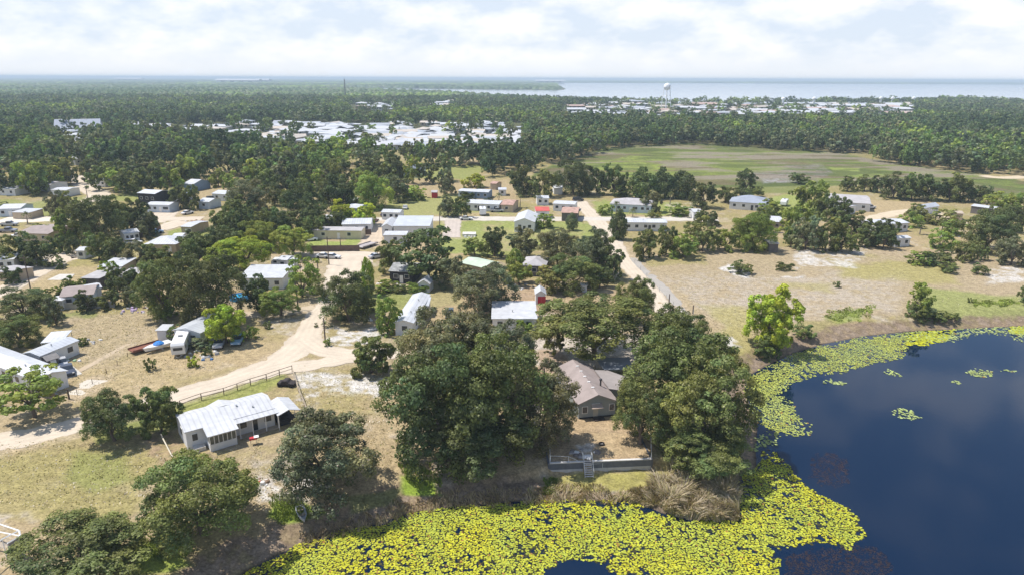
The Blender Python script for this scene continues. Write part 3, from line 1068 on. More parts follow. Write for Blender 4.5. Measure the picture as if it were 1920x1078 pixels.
def crown_data(kind, rng, npuff, nleaf, ls):
    """unit crown (x, y, z within about 1): lobes carry puffs, puffs carry leaf clumps"""
    C, NR, T = [], [], []
    golden = math.pi * (3 - math.sqrt(5))
    puffs = []                                       # centre, radius, outward direction, squash, tone, hue
    if kind in ('oak', 'round'):
        nl = max(7, int(round(npuff ** 0.5 * 1.25)))
        per = max(3, npuff // nl)
        for i in range(nl):
            zc = 0.95 - 1.62 * (i + 0.5) / nl if kind == 'oak' else 0.98 - 1.75 * (i + 0.5) / nl
            th = i * golden * 1.0 + rng.uniform(-0.5, 0.5)
            rr = math.sqrt(max(0, 1 - zc * zc))
            d = np.array([rr * math.cos(th), rr * math.sin(th), zc])
            lc = d * rng.uniform(0.42, 0.74)
            lr = rng.uniform(0.27, 0.42)
            lt = rng.uniform(0.76, 1.24)
            lh = rng.uniform(-0.03, 0.11)
            for j in range(per):
                e = rng.normal(size=3) + d * 0.9 + np.array([0, 0, 0.45])
                e /= np.linalg.norm(e)
                pc = lc + e * lr * np.array([1, 1, 0.8]) * rng.uniform(0.7, 1.08)
                if pc[2] < -0.82:
                    continue
                puffs.append((pc, lr * rng.uniform(0.26, 0.50) * (1.25 if per < 6 else 1.0), e, 0.7, lt * rng.uniform(0.78, 1.22), lh + rng.uniform(-0.05, 0.05)))
            puffs.append((lc * 0.75, lr * 0.7, d, 0.8, lt * 0.8, lh))
    else:
        for i in range(npuff):
            zc = 1 - 2 * (i + 0.5) / npuff
            th = i * golden + rng.uniform(-0.35, 0.35)
            rr = math.sqrt(max(0, 1 - zc * zc))
            d = np.array([rr * math.cos(th), rr * math.sin(th), zc])
            if kind == 'pine':
                f = rng.uniform(0.25, 0.85)
                pc, pr, sq = np.array([d[0] * f * (0.75 - 0.25 * zc), d[1] * f * (0.75 - 0.25 * zc), zc * 0.9]), rng.uniform(0.20, 0.34), 0.35
            elif kind == 'column':
                pc, pr, sq = d * np.array([0.7, 0.7, 0.85]) * rng.uniform(0.7, 1.0), rng.uniform(0.22, 0.4), 0.8
            else:
                pc, pr, sq = d * rng.uniform(0.45, 0.88), rng.uniform(0.14, 0.28), 0.6
            puffs.append((pc, pr, d, sq, rng.uniform(0.74, 1.22), rng.uniform(-0.07, 0.07)))
    tot = sum(p[1] ** 2 for p in puffs)
    total = npuff * nleaf
    for pc, pr, d, sq, pt, hue in puffs:
        m = max(4, int(total * pr ** 2 / tot))
        a = rng.normal(size=(m, 3))
        a /= np.linalg.norm(a, axis=1, keepdims=True)
        a = a + d * 0.4 + np.array([0, 0, 0.35])
        a /= np.linalg.norm(a, axis=1, keepdims=True)
        rad_ = rng.uniform(0.25, 1.1, (m, 1)) ** 0.6
        p = pc + a * pr * rad_ * np.array([1, 1, sq])
        nn = a * 1.25 + rng.normal(size=(m, 3)) * 0.42 + np.array([0, 0, 0.15])
        tone = pt * rng.uniform(0.66, 1.34, (m, 1)) * np.array([[1 + hue * 2.2, 1 + hue * 0.4, 1 - hue]])
        if kind == 'oak':                            # grey hanging moss, dry sprays
            k = rng.random(m) < 0.05
            tone[k] = np.array([1.9, 1.5, 2.2]) * rng.uniform(0.7, 1.2, (k.sum(), 1))
        C.append(p)
        NR.append(nn)
        T.append(tone)
    C = np.concatenate(C)
    NR = np.concatenate(NR)
    T = np.concatenate(T)
    C[:, :2] /= np.percentile(np.hypot(C[:, 0], C[:, 1]), 97.5)
    C[:, 2] = np.where(C[:, 2] > 0, C[:, 2] / np.percentile(C[:, 2], 99.3), C[:, 2] * (-0.88 / np.percentile(C[:, 2], 1.0)))
    v, f = leaf_quads(C, NR, ls, rng)
    return v, f, np.repeat(T, 4, 0)


def crown_mesh(name, *a):
    v, f, t = crown_data(*a)
    return mesh_np(name, v, f, t, LEAF)


trg = np.random.default_rng(21)
CROWNS = {
    ('oak', 3): [crown_mesh('oak_crown', 'oak', trg, 190, 150, 0.046) for _ in range(6)],
    ('oak', 2): [crown_mesh('oak_crown', 'oak', trg, 90, 90, 0.088) for _ in range(6)],
    ('oak', 1): [crown_mesh('oak_crown', 'oak', trg, 46, 42, 0.155) for _ in range(6)],
    ('round', 3): [crown_mesh('leafy_crown', 'round', trg, 130, 130, 0.072) for _ in range(3)],
    ('round', 2): [crown_mesh('leafy_crown', 'round', trg, 60, 70, 0.11) for _ in range(4)],
    ('round', 1): [crown_mesh('leafy_crown', 'round', trg, 30, 36, 0.20) for _ in range(4)],
    ('sparse', 2): [crown_mesh('sparse_crown', 'sparse', trg, 40, 80, 0.12) for _ in range(3)],
    ('sparse', 1): [crown_mesh('sparse_crown', 'sparse', trg, 28, 30, 0.20) for _ in range(3)],
    ('pine', 2): [crown_mesh('pine_crown', 'pine', trg, 34, 70, 0.13) for _ in range(3)],
    ('pine', 1): [crown_mesh('pine_crown', 'pine', trg, 26, 34, 0.20) for _ in range(3)],
    ('column', 2): [crown_mesh('column_crown', 'column', trg, 36, 90, 0.14) for _ in range(2)],
}
CROWNS[('sparse', 3)] = CROWNS[('sparse', 2)]
CROWNS[('pine', 3)] = CROWNS[('pine', 2)]
CROWNS[('column', 3)] = CROWNS[('column', 1)] = CROWNS[('column', 2)]

BARK = mat('bark', (0.16, 0.125, 0.10), 0.9, 0.35, 2.0)
PALEBARK = mat('pale_bark', (0.30, 0.26, 0.22), 0.9, 0.35, 2.0)


def trunk_mesh(rng, spread, thick=0.05, limbs=6, low=0.35):
    """unit trunk: z = 0 at the ground, z = 1 at the crown's centre, limbs reach out to spread"""
    mb = MB()
    kx, ky = rng.uniform(-0.05, 0.05, 2)
    fork = low + 0.1
    mb.tube([(0, 0, -0.12), (0, 0, 0.02), (kx, ky, low * .6), (kx * 1.5, ky * 1.5, fork)], [thick * 1.7, thick * 1.25, thick, thick * 0.95], 8)
    for i in range(limbs):
        a = 2 * math.pi * i / limbs + rng.uniform(-0.4, 0.4)
        s = spread * rng.uniform(0.65, 1.05)
        z1 = rng.uniform(0.85, 1.35)
        p1 = (kx + math.cos(a) * s * 0.35, ky + math.sin(a) * s * 0.35, fork + (z1 - fork) * 0.45)
        p2 = (kx + math.cos(a + .15) * s * 0.75, ky + math.sin(a + .15) * s * 0.75, fork + (z1 - fork) * 0.8)
        p3 = (kx + math.cos(a) * s, ky + math.sin(a) * s, z1)
        mb.tube([(kx * 1.4, ky * 1.4, fork - 0.1), p1, p2, p3], [thick * 0.75, thick * 0.5, thick * 0.28, thick * 0.12], 6)
        b = a + rng.uniform(-0.9, 0.9)
        q = (p1[0] + math.cos(b) * s * 0.4, p1[1] + math.sin(b) * s * 0.4, z1 * rng.uniform(0.95, 1.2))
        mb.tube([p1, ((p1[0] + q[0]) / 2, (p1[1] + q[1]) / 2, (p1[2] + q[2]) / 2 + 0.06), q], [thick * 0.4, thick * 0.26, thick * 0.1], 5)
    me = bpy.data.meshes.new('trunk')
    me.from_pydata(mb.v, [], mb.f)
    me.materials.append(BARK)
    return me


TRUNKS = [trunk_mesh(trg, 0.62) for _ in range(4)]
BIGTRUNK = trunk_mesh(trg, 0.82, 0.045, 8, 0.25)

DARK, MID, GREY, BRIGHT, LIGHT, OLIVE = 'D', 'M', 'G', 'B', 'L', 'O'
TCOL = {'D': (0.108, 0.144, 0.055), 'M': (0.146, 0.190, 0.062), 'G': (0.168, 0.194, 0.102), 'B': (0.315, 0.40, 0.05), 'L': (0.22, 0.295, 0.066), 'O': (0.22, 0.245, 0.080)}
TWORD = {'D': 'dark green', 'M': 'deep green', 'G': 'grey-green', 'B': 'bright yellow-green', 'L': 'light green', 'O': 'olive green'}
TREES = []      # (object, x0, y0, x1, y1, colour key, kind, width in metres)


def tree(x0, y0, x1, y1, ck='M', kind='oak', clear=None, label=None, res=None, trunk=True, trunk_px=None, group=None):
    rng = random.Random(int(x0 * 31 + y0 * 17))
    if x1 - x0 <= 110:                               # the outermost sprays are thin: let the crown fill its outline
        gx_, gy_ = (x1 - x0) * 0.04, (y1 - y0) * 0.03
        x0, x1, y0, y1 = x0 - gx_, x1 + gx_, y0 - gy_, y1 + gy_
    cx, cyp = (x0 + x1) / 2, (y0 + y1) / 2
    gp = at(cx, y1, 0)
    cz = 3.0
    rx = rz = ry = 3.0
    bush = kind == 'bush'
    for _ in range(5):
        p = at(cx, cyp, cz)
        px, py, dp = proj(np.array([p.x]), np.array([p.y]), np.array([cz]))
        s = FPX / dp[0]
        ang = math.atan2(H - cz, math.hypot(p.x, p.y))
        rx = (x1 - x0) / 2 / s
        hv = (y1 - y0) / 2 / s
        sn, cs = math.sin(ang), math.cos(ang)
        ry = rx
        c0 = (0.0 if bush else (0.1 if clear is None else clear) * rx)
        v = hv * hv - (ry * sn) ** 2
        rzmin = (0.45 if bush else 0.42) * rx
        if v > (rzmin * cs) ** 2:
            rz = math.sqrt(v) / cs
            rz = min(rz, (1.3 if kind in ('oak', 'round', 'bush') else 3.2) * rx)
        else:
            rz = rzmin
            ry = math.sqrt(max(hv * hv - (rz * cs) ** 2, (0.4 * rx * sn) ** 2)) / sn
        cz = rz * (0.6 if bush else 0.72) + c0
        if trunk_px:
            g0 = at(trunk_px[0], trunk_px[1], 0)
            cz = H * (1 - math.hypot(g0.x, g0.y) / math.hypot(*at(cx, cyp, 0)[:2]))
    gz = z_at(p.x, p.y) if p.y < 260 else 0.0
    k = 'round' if bush else kind
    pxw = x1 - x0
    r = res or (3 if pxw > 75 else (2 if pxw > 26 else 1))
    ms = CROWNS[(k, r)]
    me = ms[rng.randrange(len(ms))]
    small = (r == 1 or bush)
    words_ = {'oak': 'oak_tree', 'round': 'leafy_tree', 'sparse': 'sparse_tree', 'pine': 'pine_tree', 'column': 'column_tree', 'bush': 'bush'}
    nm = words_[kind]
    col = TCOL[ck]
    j = rng.uniform(0.86, 1.14)
    col = (col[0] * j * rng.uniform(0.93, 1.08), col[1] * j, col[2] * j, 1)
    rot = rng.uniform(0, 6.28) if abs(ry - rx) < 0.12 * rx else (0 if rng.random() < .5 else math.pi)
    if small:
        o = link(nm, me, None, (p.x, p.y, cz + gz * (0 if cz > 2 else 1)))
        o.scale = (rx, ry, rz)
        o.rotation_euler = (0, 0, rot)
        o.color = col
        root = o
    else:
        root = empty(nm, (p.x, p.y, gz))
        o = link('crown', me, root, (0, 0, cz - gz))
        o.scale = (rx, ry, rz)
        o.rotation_euler = (0, 0, rot)
        o.color = col
        if trunk:
            tx, ty = 0.0, 0.0
            if trunk_px:
                g_ = ground_at(*trunk_px)
                tx, ty = g_.x - p.x, g_.y - p.y
            to = link('trunk', BIGTRUNK if trunk_px else TRUNKS[rng.randrange(4)], root, (tx, ty, 0))
            to.scale = (rx, rx if trunk_px else ry, cz - gz)
            to.rotation_euler = (0, 0, rng.uniform(0, 6.28))
    tag(root, label, 'bush' if bush else 'tree', group)
    TREES.append((root, x0, y0, x1, y1, ck, kind, 2 * rx))
    return root


T = tree
# foreground, by hand
T(258, 838, 482, 1030, 'M', 'oak', 0.1, 'spreading deep green oak below the white mobile home, right of the fallen pole')
T(505, 765, 714, 945, 'G', 'oak', 0.1, 'rounded grey-green oak left of the big oak cluster, between yard and lily pads')
T(12, 962, 262, 1120, 'M', 'oak', 0.1, 'oak cut by the bottom left corner, beside the white frame')
T(712, 636, 945, 892, 'D', 'oak', 0.1, 'tallest dark oak at the left of the cluster beside the grey-roofed house')
T(745, 585, 915, 745, 'G', 'oak', 0.2, 'grey-green oak at the back left of the big cluster, below the grey mobile home')
T(850, 592, 1010, 745, 'G', 'oak', 0.2, 'grey-green oak at the back of the big cluster, below the white-roofed shed house')
T(822, 635, 1035, 850, 'M', 'oak', 0.2, 'broad oak in the middle of the big cluster with bare limbs showing')
T(782, 745, 992, 896, 'D', 'oak', 0.1, 'dark low oak at the front of the big cluster, above the lily pads')
T(945, 688, 1084, 842, 'G', 'oak', 0.2, 'lighter mossy oak at the right of the big cluster, touching the grey-roofed house')
T(1180, 605, 1392, 790, 'M', 'oak', 0.2, 'broad oak right of the grey-roofed house roof')
T(1205, 572, 1340, 700, 'M', 'oak', 0.2, 'bushy oak beside the sandy lane, behind the oaks right of the house')
T(1232, 665, 1422, 864, 'M', 'oak', 0.1, 'largest oak overhanging the pond, right of the walled yard')
T(1150, 715, 1258, 835, 'M', 'oak', 0.3, 'small oak at the corner of the grey-roofed house above the walled yard')
T(1240, 792, 1416, 892, 'M', 'oak', 0.1, 'low fresh green oak at the waterside, right of the retaining wall end')
T(1006, 542, 1232, 658, 'M', 'oak', 0.8, 'umbrella-shaped oak on a forked pale trunk behind the grey-roofed house', None, True, (1117, 672))
T(1015, 600, 1062, 665, 'M', 'oak', 0.4, 'small oak at the left edge of the umbrella-shaped oak')
T(1160, 525, 1232, 610, 'M', 'oak', 0.3, 'oak at the bend of the sandy lane, right of the umbrella-shaped oak')
T(1404, 545, 1496, 655, 'B', 'round', 0.0, 'bright yellow-green tree standing alone above the pond bank', 3)
T(1414, 618, 1468, 664, 'M', 'bush', None, 'dark shrub at the foot of the bright yellow-green tree on the bank')
T(1488, 598, 1530, 628, 'M', 'bush', None, 'dark round shrub right of the bright tree on the bank')
T(1702, 534, 1758, 592, 'L', 'round', 0.0, 'fresh green tree on the far pond bank at the right')
T(1700, 566, 1745, 598, 'M', 'bush', None, 'dark shrub at the left foot of the fresh green bank tree')
T(1745, 574, 1784, 597, 'M', 'bush', None, 'dark low shrub touching the fresh green bank tree')
T(1776, 578, 1804, 594, 'M', 'bush', None, 'last low shrub right of the fresh green bank tree')
T(1908, 538, 1940, 574, 'M', 'round', 0.0, 'tree cut by the right edge of the picture above the pond')
T(1563, 528, 1577, 541, 'M', 'bush', None, 'small lone bush in the sandy right field')
T(1813, 558, 1824, 569, 'M', 'bush', None, 'tiny bush in the green patch above the pond bank')
T(656, 634, 735, 708, 'M', 'round', 0.05, 'bushy round tree right of the road junction', 3)
T(156, 736, 260, 836, 'D', 'oak', 0.15, 'dark tree on the roadside, left one of the pair beside the white mobile home')
T(257, 728, 338, 818, 'M', 'round', 0.15, 'leafy tree at the left corner of the white mobile home')
T(-10, 684, 118, 770, 'L', 'sparse', 0.5, 'open light green tree in front of the long grey-roofed mobile home')
T(384, 572, 458, 648, 'B', 'round', 0.15, 'bright round tree between the metal-roofed house and the blue pickup', 3)
T(268, 672, 291, 699, 'M', 'bush', None, 'small dark bush in the dry field below the rusty trailer')
T(349, 667, 373, 692, 'B', 'bush', None, 'small bright bush in front of the white travel trailer')
T(379, 651, 398, 671, 'M', 'bush', None, 'dark little bush beside the pale rubbish heap')
T(353, 632, 400, 660, 'G', 'bush', None, 'greyish bush right of the white travel trailer')
T(313, 610, 345, 640, 'M', 'sparse', 0.2, 'thin tree between the box trailer and the metal-roofed house')
T(142, 632, 166, 651, 'M', 'bush', None, 'low bush beside the stone heap in the dry left field')
T(460, 610, 485, 640, 'L', 'bush', None, 'palm-like shrub right of the blue pickup')
T(492, 602, 510, 619, 'M', 'bush', None, 'small dark bush in the dry lot left of the road')
T(607, 634, 622, 652, 'L', 'bush', None, 'small bush at the foot of the pole by the junction')
T(589, 605, 597, 616, 'M', 'bush', None, 'tiny dark bush at the edge of the dirt road')
T(600, 513, 704, 606, 'D', 'oak', 0.15, 'dense dark oak right of the narrow dirt road')
T(254, 488, 352, 600, 'M', 'oak', 0.2, 'large leafy tree above the metal-roofed house, left half of the thicket')
T(325, 478, 455, 612, 'D', 'oak', 0.2, 'large dark tree right of the thicket above the metal-roofed house')
T(280, 548, 332, 606, 'L', 'bush', None, 'light green bush at the left corner of the metal-roofed house')
T(80, 558, 122, 612, 'G', 'oak', 0.2, 'small grey-green tree alone at the edge of the left field')
T(-10, 543, 92, 602, 'D', 'oak', 0.1, 'dark thicket tree below the left road')
T(-12, 590, 74, 652, 'M', 'oak', 0.1, 'leafy tree above the small metal-roofed home at left')
T(488, 540, 560, 592, 'L', 'oak', 0.2, 'soft green tree right of the blue pool')
T(452, 520, 515, 582, 'D', 'oak', 0.2, 'dark tree in front of the long white-roofed house')
T(538, 482, 604, 552, 'L', 'sparse', 0.5, 'thin light green tree by the two tall poles', None, True, (567, 556))
T(404, 445, 508, 502, 'B', 'oak', 0.3, 'yellow-green umbrella-shaped tree behind the long white-roofed house')
T(448, 417, 520, 472, 'L', 'oak', 0.1, 'light green tree behind the yellow-green umbrella tree')
T(510, 426, 582, 482, 'L', 'oak', 0.2, 'light green tree left of the brown fence')
T(678, 484, 702, 566, 'B', 'column', 0.0, 'slim bright tree right of the dense dark oak')
T(704, 452, 764, 512, 'M', 'oak', 0.2, 'round tree left of the black charred house')
T(742, 425, 862, 520, 'D', 'sparse', 0.5, 'big dark tree with open limbs behind the black charred house', None, True, (806, 528))
T(846, 494, 972, 594, 'G', 'oak', 0.1, 'wide grey-green oak left of the white-roofed shed house')
T(818, 485, 885, 548, 'G', 'oak', 0.1, 'grey-green oak below the pale green roof')
T(903, 428, 950, 486, 'D', 'oak', 0.1, 'dark tree below the small lawn with the concrete slab')
T(868, 448, 912, 482, 'L', 'oak', 0.1, 'light green low tree above the pale green roof')
T(948, 430, 1012, 486, 'G', 'oak', 0.2, 'grey-green tree in the middle row below the white gabled building')
T(1010, 432, 1085, 505, 'G', 'oak', 0.2, 'grey-green tree, left one of the grove beside the diagonal lane')
T(1070, 432, 1152, 520, 'G', 'oak', 0.2, 'grey-green tree, middle one of the grove beside the diagonal lane')
T(1115, 440, 1174, 540, 'D', 'oak', 0.2, 'dark tree, right one of the grove beside the diagonal lane')
T(948, 468, 984, 512, 'L', 'column', 0.1, 'bright small tree left of the grey arched shed')
T(948, 494, 1000, 536, 'L', 'oak', 0.1, 'bright low tree below the grey arched shed')
T(1000, 498, 1062, 550, 'O', 'oak', 0.1, 'olive green tree behind the red-doored shed')
T(1032, 482, 1120, 548, 'M', 'oak', 0.1, 'leafy tree left of the pale blue shed')
T(1144, 395, 1176, 455, 'D', 'column', 0.1, 'tall dark column-like tree beside the crossroads')
T(1000, 401, 1040, 431, 'L', 'round', 0.0, 'round bright tree in front of the white gabled building')
T(1061, 401, 1083, 434, 'G', 'column', 0.2, 'thin grey-green tree in the lawn left of the crossroads')
T(700, 555, 750, 628, 'L', 'sparse', 0.3, 'thin pale young tree in front of the grey mobile home')
T(960, 600, 1000, 634, 'L', 'bush', None, 'light bush in front of the white-roofed shed house')
T(996, 617, 1018, 634, 'M', 'bush', None, 'small bush right of the white-roofed shed house')
for i, (a, b) in enumerate([(706, 700), (733, 760)][:0]):
    pass
T(1366, 490, 1410, 518, 'M', 'bush', None, 'bush in the ring of white sand in the right field')
T(1448, 492, 1490, 511, 'M', 'bush', None, 'flat bush right of the bush in the ring of white sand')
T(1822, 495, 1852, 519, 'M', 'bush', None, 'bush at the right end of the field edge')
T(1700, 472, 1748, 502, 'L', 'bush', None, 'light bush jutting into the right field')
T(1732, 468, 1795, 504, 'D', 'bush', None, 'dark bush jutting into the right field')
T(1758, 492, 1795, 515, 'M', 'bush', None, 'foremost bush jutting into the right field')

# middle ground, by hand; their labels are worked out below from what stands next to them
MIDS = '''1178 432 1236 490 M o;1228 420 1272 492 M o;1255 440 1312 488 L o;1286 410 1350 478 M o;1340 430 1385 474 L o;1376 404 1452 476 L o;1404 392 1450 440 M o
1464 388 1530 462 L o;1486 408 1578 478 G o;1528 365 1602 420 M o;1556 398 1640 450 M o;1602 424 1680 470 M o;1636 412 1690 462 D o;1808 398 1902 478 D o;1868 448 1930 502 G o;1790 458 1830 494 M o;1828 455 1856 492 M o
1652 326 1738 380 D o;1718 324 1812 382 D o;1606 330 1662 364 M o;1576 332 1606 362 M o;1488 342 1556 402 L o;1478 326 1516 346 M o;1380 320 1420 364 D o;1800 345 1860 384 M o;1850 362 1925 402 L o;1700 384 1742 420 O o;1740 392 1800 424 O s;1840 390 1920 440 M o
1042 306 1112 372 D o;1096 310 1176 372 D o;1178 318 1232 378 M c;1222 318 1262 378 D c;1258 324 1304 378 D c;1292 344 1346 394 D o;1196 358 1240 402 G o;1344 352 1400 386 M o;1392 352 1440 372 M b;948 312 1038 374 D o;1026 328 1060 352 M o
866 326 914 354 B o;820 320 856 372 G o;822 370 882 412 G o;664 326 738 398 L o;724 332 768 384 G o;620 376 706 428 B o;596 396 650 434 M o;742 350 800 378 L b
88 360 152 410 G o;140 372 232 462 D o;196 368 290 444 M o;314 348 376 398 D o;428 338 508 404 G o;392 392 480 456 M o;372 428 452 494 D o;-10 440 104 504 M o;98 396 152 462 L o;156 438 244 496 M o;226 456 322 506 G o;430 368 480 410 M o
400 378 468 442 M o;525 348 602 420 D o;470 398 545 452 M o;552 384 612 440 D o;602 330 668 402 D o;340 446 402 502 M o;384 466 440 524 L o;330 436 384 482 D o;1145 350 1180 376 M b;905 372 930 390 M b;858 360 890 378 M b;80 540 118 566 L b;112 520 160 560 L b;186 490 222 530 B s
248 300 306 348 D o;308 352 352 384 O b;500 352 550 392 D o;655 300 712 352 D o;712 292 760 335 M o;604 300 660 350 M o;60 420 100 446 L b;100 440 150 480 M o;250 400 300 450 G o;200 500 262 545 M o;20 470 60 500 D o;-10 380 20 400 M b
240 302 330 352 G o;150 300 230 346 D o;390 318 450 356 L o;510 330 580 380 D o;590 330 670 390 D o;690 290 760 345 M o;1145 350 1180 376 M b;905 372 930 390 M b;858 360 890 378 M b;80 540 118 566 L b;112 520 160 560 L b;186 490 222 530 B s
1250 385 1300 410 L b;1300 395 1350 425 M o;1425 375 1470 410 L b;1470 425 1500 470 M o;1556 430 1606 478 M o;1690 400 1730 432 L b;1760 412 1810 446 L b;1740 432 1790 470 L s;1880 385 1930 418 M o
200 520 240 560 D o;138 545 180 588 D o;180 545 225 580 M o;100 486 122 508 M b;440 425 470 455 M o;350 440 400 480 M o;0 500 40 540 D b;300 470 360 510 M o;225 540 260 580 G b
704 528 760 548 L b;755 530 800 550 L b;640 540 700 590 D o;460 390 530 440 D o;530 400 610 450 D o;720 590 760 615 L b;1100 500 1150 545 D o;1120 385 1150 408 L b;1210 395 1240 415 O b;770 360 800 380 L b'''
KMAP = {'o': 'oak', 'c': 'column', 's': 'sparse', 'b': 'bush', 'r': 'round', 'p': 'pine'}
for row in MIDS.replace('\n', ';').split(';'):
    a = row.split()
    if len(a) == 6:
        x0, y0, x1, y1 = (int(v) for v in a[:4])
        wd_, ht_ = x1 - x0, y1 - y0
        if a[5] == 'o' and wd_ / ht_ > 1.22 and wd_ > 48:          # a wide crown in the photo is two trees grown together
            sh = (x0 * 7 + y0) % 3 - 1
            alt = {'D': 'M', 'M': 'D', 'G': 'M', 'L': 'L', 'B': 'B', 'O': 'G'}[a[4]]
            T(x0, y0 + ht_ * (.10 if sh > 0 else 0), x0 + wd_ * .60, y1 - 2, a[4], 'oak', 0.05)
            T(x0 + wd_ * .42, y0 + ht_ * (.12 if sh < 0 else .02), x1, y1 + 1, alt, 'oak', 0.05)
            continue
        T(x0, y0, x1, y1, a[4], KMAP[a[5]], 0.05)


# palms
def palm(px, py, hpx, label):
    p = ground_at(px, py)
    s = scale_at(px, py)
    h = hpx / s / math.cos(math.atan2(H, p.length)) * 0.8
    root = empty('palm_tree', (p.x, p.y, 0))
    MB().tube([(0, 0, -0.2), (0.1, 0, h * .5), (0.0, 0.1, h)], [0.22, 0.17, 0.15], 7).build('trunk', PALEBARK, root)
    rng = np.random.default_rng(int(px))
    C, NR = [], []
    for i in range(26):
        a = i * 2.4
        el = rng.uniform(-0.5, 1.0)
        Lf = 1.9
        for k in range(9):
            u = (k + 1) / 9
            r = Lf * u * math.cos(el) * (1 - .15 * u)
            z = h + Lf * u * math.sin(el) - 1.0 * u * u
            C.append((math.cos(a) * r, math.sin(a) * r, z))
            NR.append((math.cos(a) * .4, math.sin(a) * .4, 1))
    v, f = leaf_quads(np.array(C), np.array(NR, float), 0.5, rng, 0.5)
    o = link('crown', mesh_np('palm_crown', v, f, np.ones((len(v), 3)) * np.repeat(rng.uniform(.7, 1.3, (len(v) // 4, 1)), 4, 0), LEAF), root)
    o.color = (0.13, 0.15, 0.05, 1)
    tag(root, label, 'palm tree')


for px, py, hp, lb in [(935, 386, 26, 'palm standing left of the red-roofed shed'), (975, 390, 30, 'palm tree just left of the white gabled building roof'), (1186, 408, 18, 'palm in front of the grey hip-roofed house'),
                       (1155, 402, 26, 'palm at the crossroads in front of the grey hip-roofed house'), (52, 420, 24, 'palm in front of the brown-roofed house at far left'), (1256, 384, 26, 'palm right of the grey hip-roofed house'),
                       (1378, 450, 30, 'palm among the trees in front of the blue-grey hip roof'), (1724, 440, 26, 'palm right of the long white home near the right field'), (1300, 400, 24, 'palm at the right end of the paved road'),
                       (1765, 436, 26, 'palm among the light trees left of the white boats'), (130, 440, 26, 'palm right of the brown-roofed house at far left'), (822, 352, 16, 'palm behind the small red shed'),
                       (1010, 385, 24, 'palm behind the red roof'), (838, 385, 22, 'palm in the yards below the bright round tree')]:
    palm(px, py, hp, lb)


# ------------------------------------------------------------------ woodland beyond
def inside(px, py, polys):
    r = np.zeros(px.shape, bool)
    for q in polys:
        r |= sdist(px, py, q) > 0
    return r


WOODS = [[(-900, 200), (1000, 200), (985, 245), (1000, 300), (1010, 325), (940, 330), (905, 343), (745, 345), (700, 385), (600, 385), (520, 375), (470, 352), (430, 340), (380, 345), (330, 356),
          (190, 372), (140, 345), (0, 385), (-900, 450)],
         [(960, 200), (2900, 200), (2900, 380), (1990, 342), (1900, 330), (1840, 328), (1760, 320), (1680, 308), (1600, 300), (1560, 291), (1440, 280), (1300, 271), (1180, 276), (1130, 284), (1060, 306), (1000, 310), (960, 290)]]
CLEAR = [[(98, 222), (190, 222), (200, 262), (92, 262)], [(100, 244), (190, 246), (180, 296), (135, 300), (105, 272)], [(150, 238), (460, 232), (985, 231), (985, 266), (985, 302), (700, 306), (560, 302), (450, 278), (300, 266), (180, 264)],
         [(655, 197), (740, 197), (745, 222), (650, 220)], [(790, 194), (860, 192), (865, 210), (790, 212)], [(1050, 197), (1240, 195), (1700, 195), (1740, 220), (1700, 234), (1240, 236), (1050, 232)],
         [(735, 344), (745, 316), (905, 314), (910, 336)], [(370, 342), (450, 335), (450, 365), (372, 372)], [(138, 330), (152, 328), (200, 372), (140, 380)], [(1490, 285), (1640, 290), (1640, 302), (1490, 298)],
         [(0, 330), (30, 330), (30, 362), (0, 362)], [(895, 280), (970, 280), (970, 292), (895, 292)], [(815, 290), (845, 290), (845, 306), (815, 306)]]


def sample_band(y0, y1, spacing, rng, tmax=1.0):
    """jittered grid of tree positions between two distances"""
    n = int((y1 - y0) / spacing)
    out = []
    for i in range(n):
        yy = y0 + (i + 0.5) * spacing
        m = int(2 * tmax * yy / spacing)
        xx = (np.arange(m) + 0.5 * (i % 2)) * spacing - tmax * yy
        out.append(np.stack([xx + rng.uniform(-.42, .42, m) * spacing, yy + rng.uniform(-.42, .42, m) * spacing], -1))
    return np.concatenate(out)


wrg = np.random.default_rng(77)
near_c = [crown_data('oak', wrg, 34, 26, 0.20) for _ in range(4)] + [crown_data('round', wrg, 30, 24, 0.20) for _ in range(2)]
mid_c = [crown_data('oak', wrg, 18, 7, 0.42) for _ in range(5)]
tree_base_px = []


def forest_mesh(name, pts, prot, rng, rlo, rhi, shade_cols, hfac=(0.55, 1.0), asp=1.0, lift=0.55):
    Vs, Fs, Ts = [], [], []
    n0 = 0
    pick = rng.integers(0, len(prot), len(pts))
    tone = fbm(pts[:, 0] * 0.012, pts[:, 1] * 0.008, 2, 3)
    for j in range(len(prot)):
        q = pts[pick == j]
        if not len(q):
            continue
        v, f, tt_ = prot[j]
        m = len(q)
        r = rng.uniform(rlo, rhi, m)
        hz = r * rng.uniform(hfac[0], hfac[1], m)
        a = rng.uniform(0, 6.28, m)
        ca, sa = np.cos(a), np.sin(a)
        x = (v[None, :, 0] * ca[:, None] - v[None, :, 1] * sa[:, None]) * r[:, None] * asp + q[:, 0:1]
        y = (v[None, :, 0] * sa[:, None] + v[None, :, 1] * ca[:, None]) * r[:, None] + q[:, 1:2]
        z = v[None, :, 2] * hz[:, None] + (hz * 0.75 + lift * r + rng.uniform(-0.5, 3.5, m))[:, None]
        Vs.append(np.stack([x, y, z], -1).reshape(-1, 3))
        Fs.append((f[None] + (np.arange(m) * len(v))[:, None, None]).reshape(-1, 4) + n0)
        n0 += m * len(v)
        cidx = np.clip((tone[pick == j] * 1.4 - 0.25 + rng.uniform(-0.3, 0.3, m)) * len(shade_cols), 0, len(shade_cols) - 1).astype(int)
        c = np.asarray(shade_cols)[cidx] * rng.uniform(0.8, 1.2, (m, 1))
        Ts.append((c[:, None, :] * tt_[None]).reshape(-1, 3))
    o = link(name, mesh_np(name, np.concatenate(Vs), np.concatenate(Fs), np.concatenate(Ts), LEAF))
    tag(o, kind='stuff')
    return o


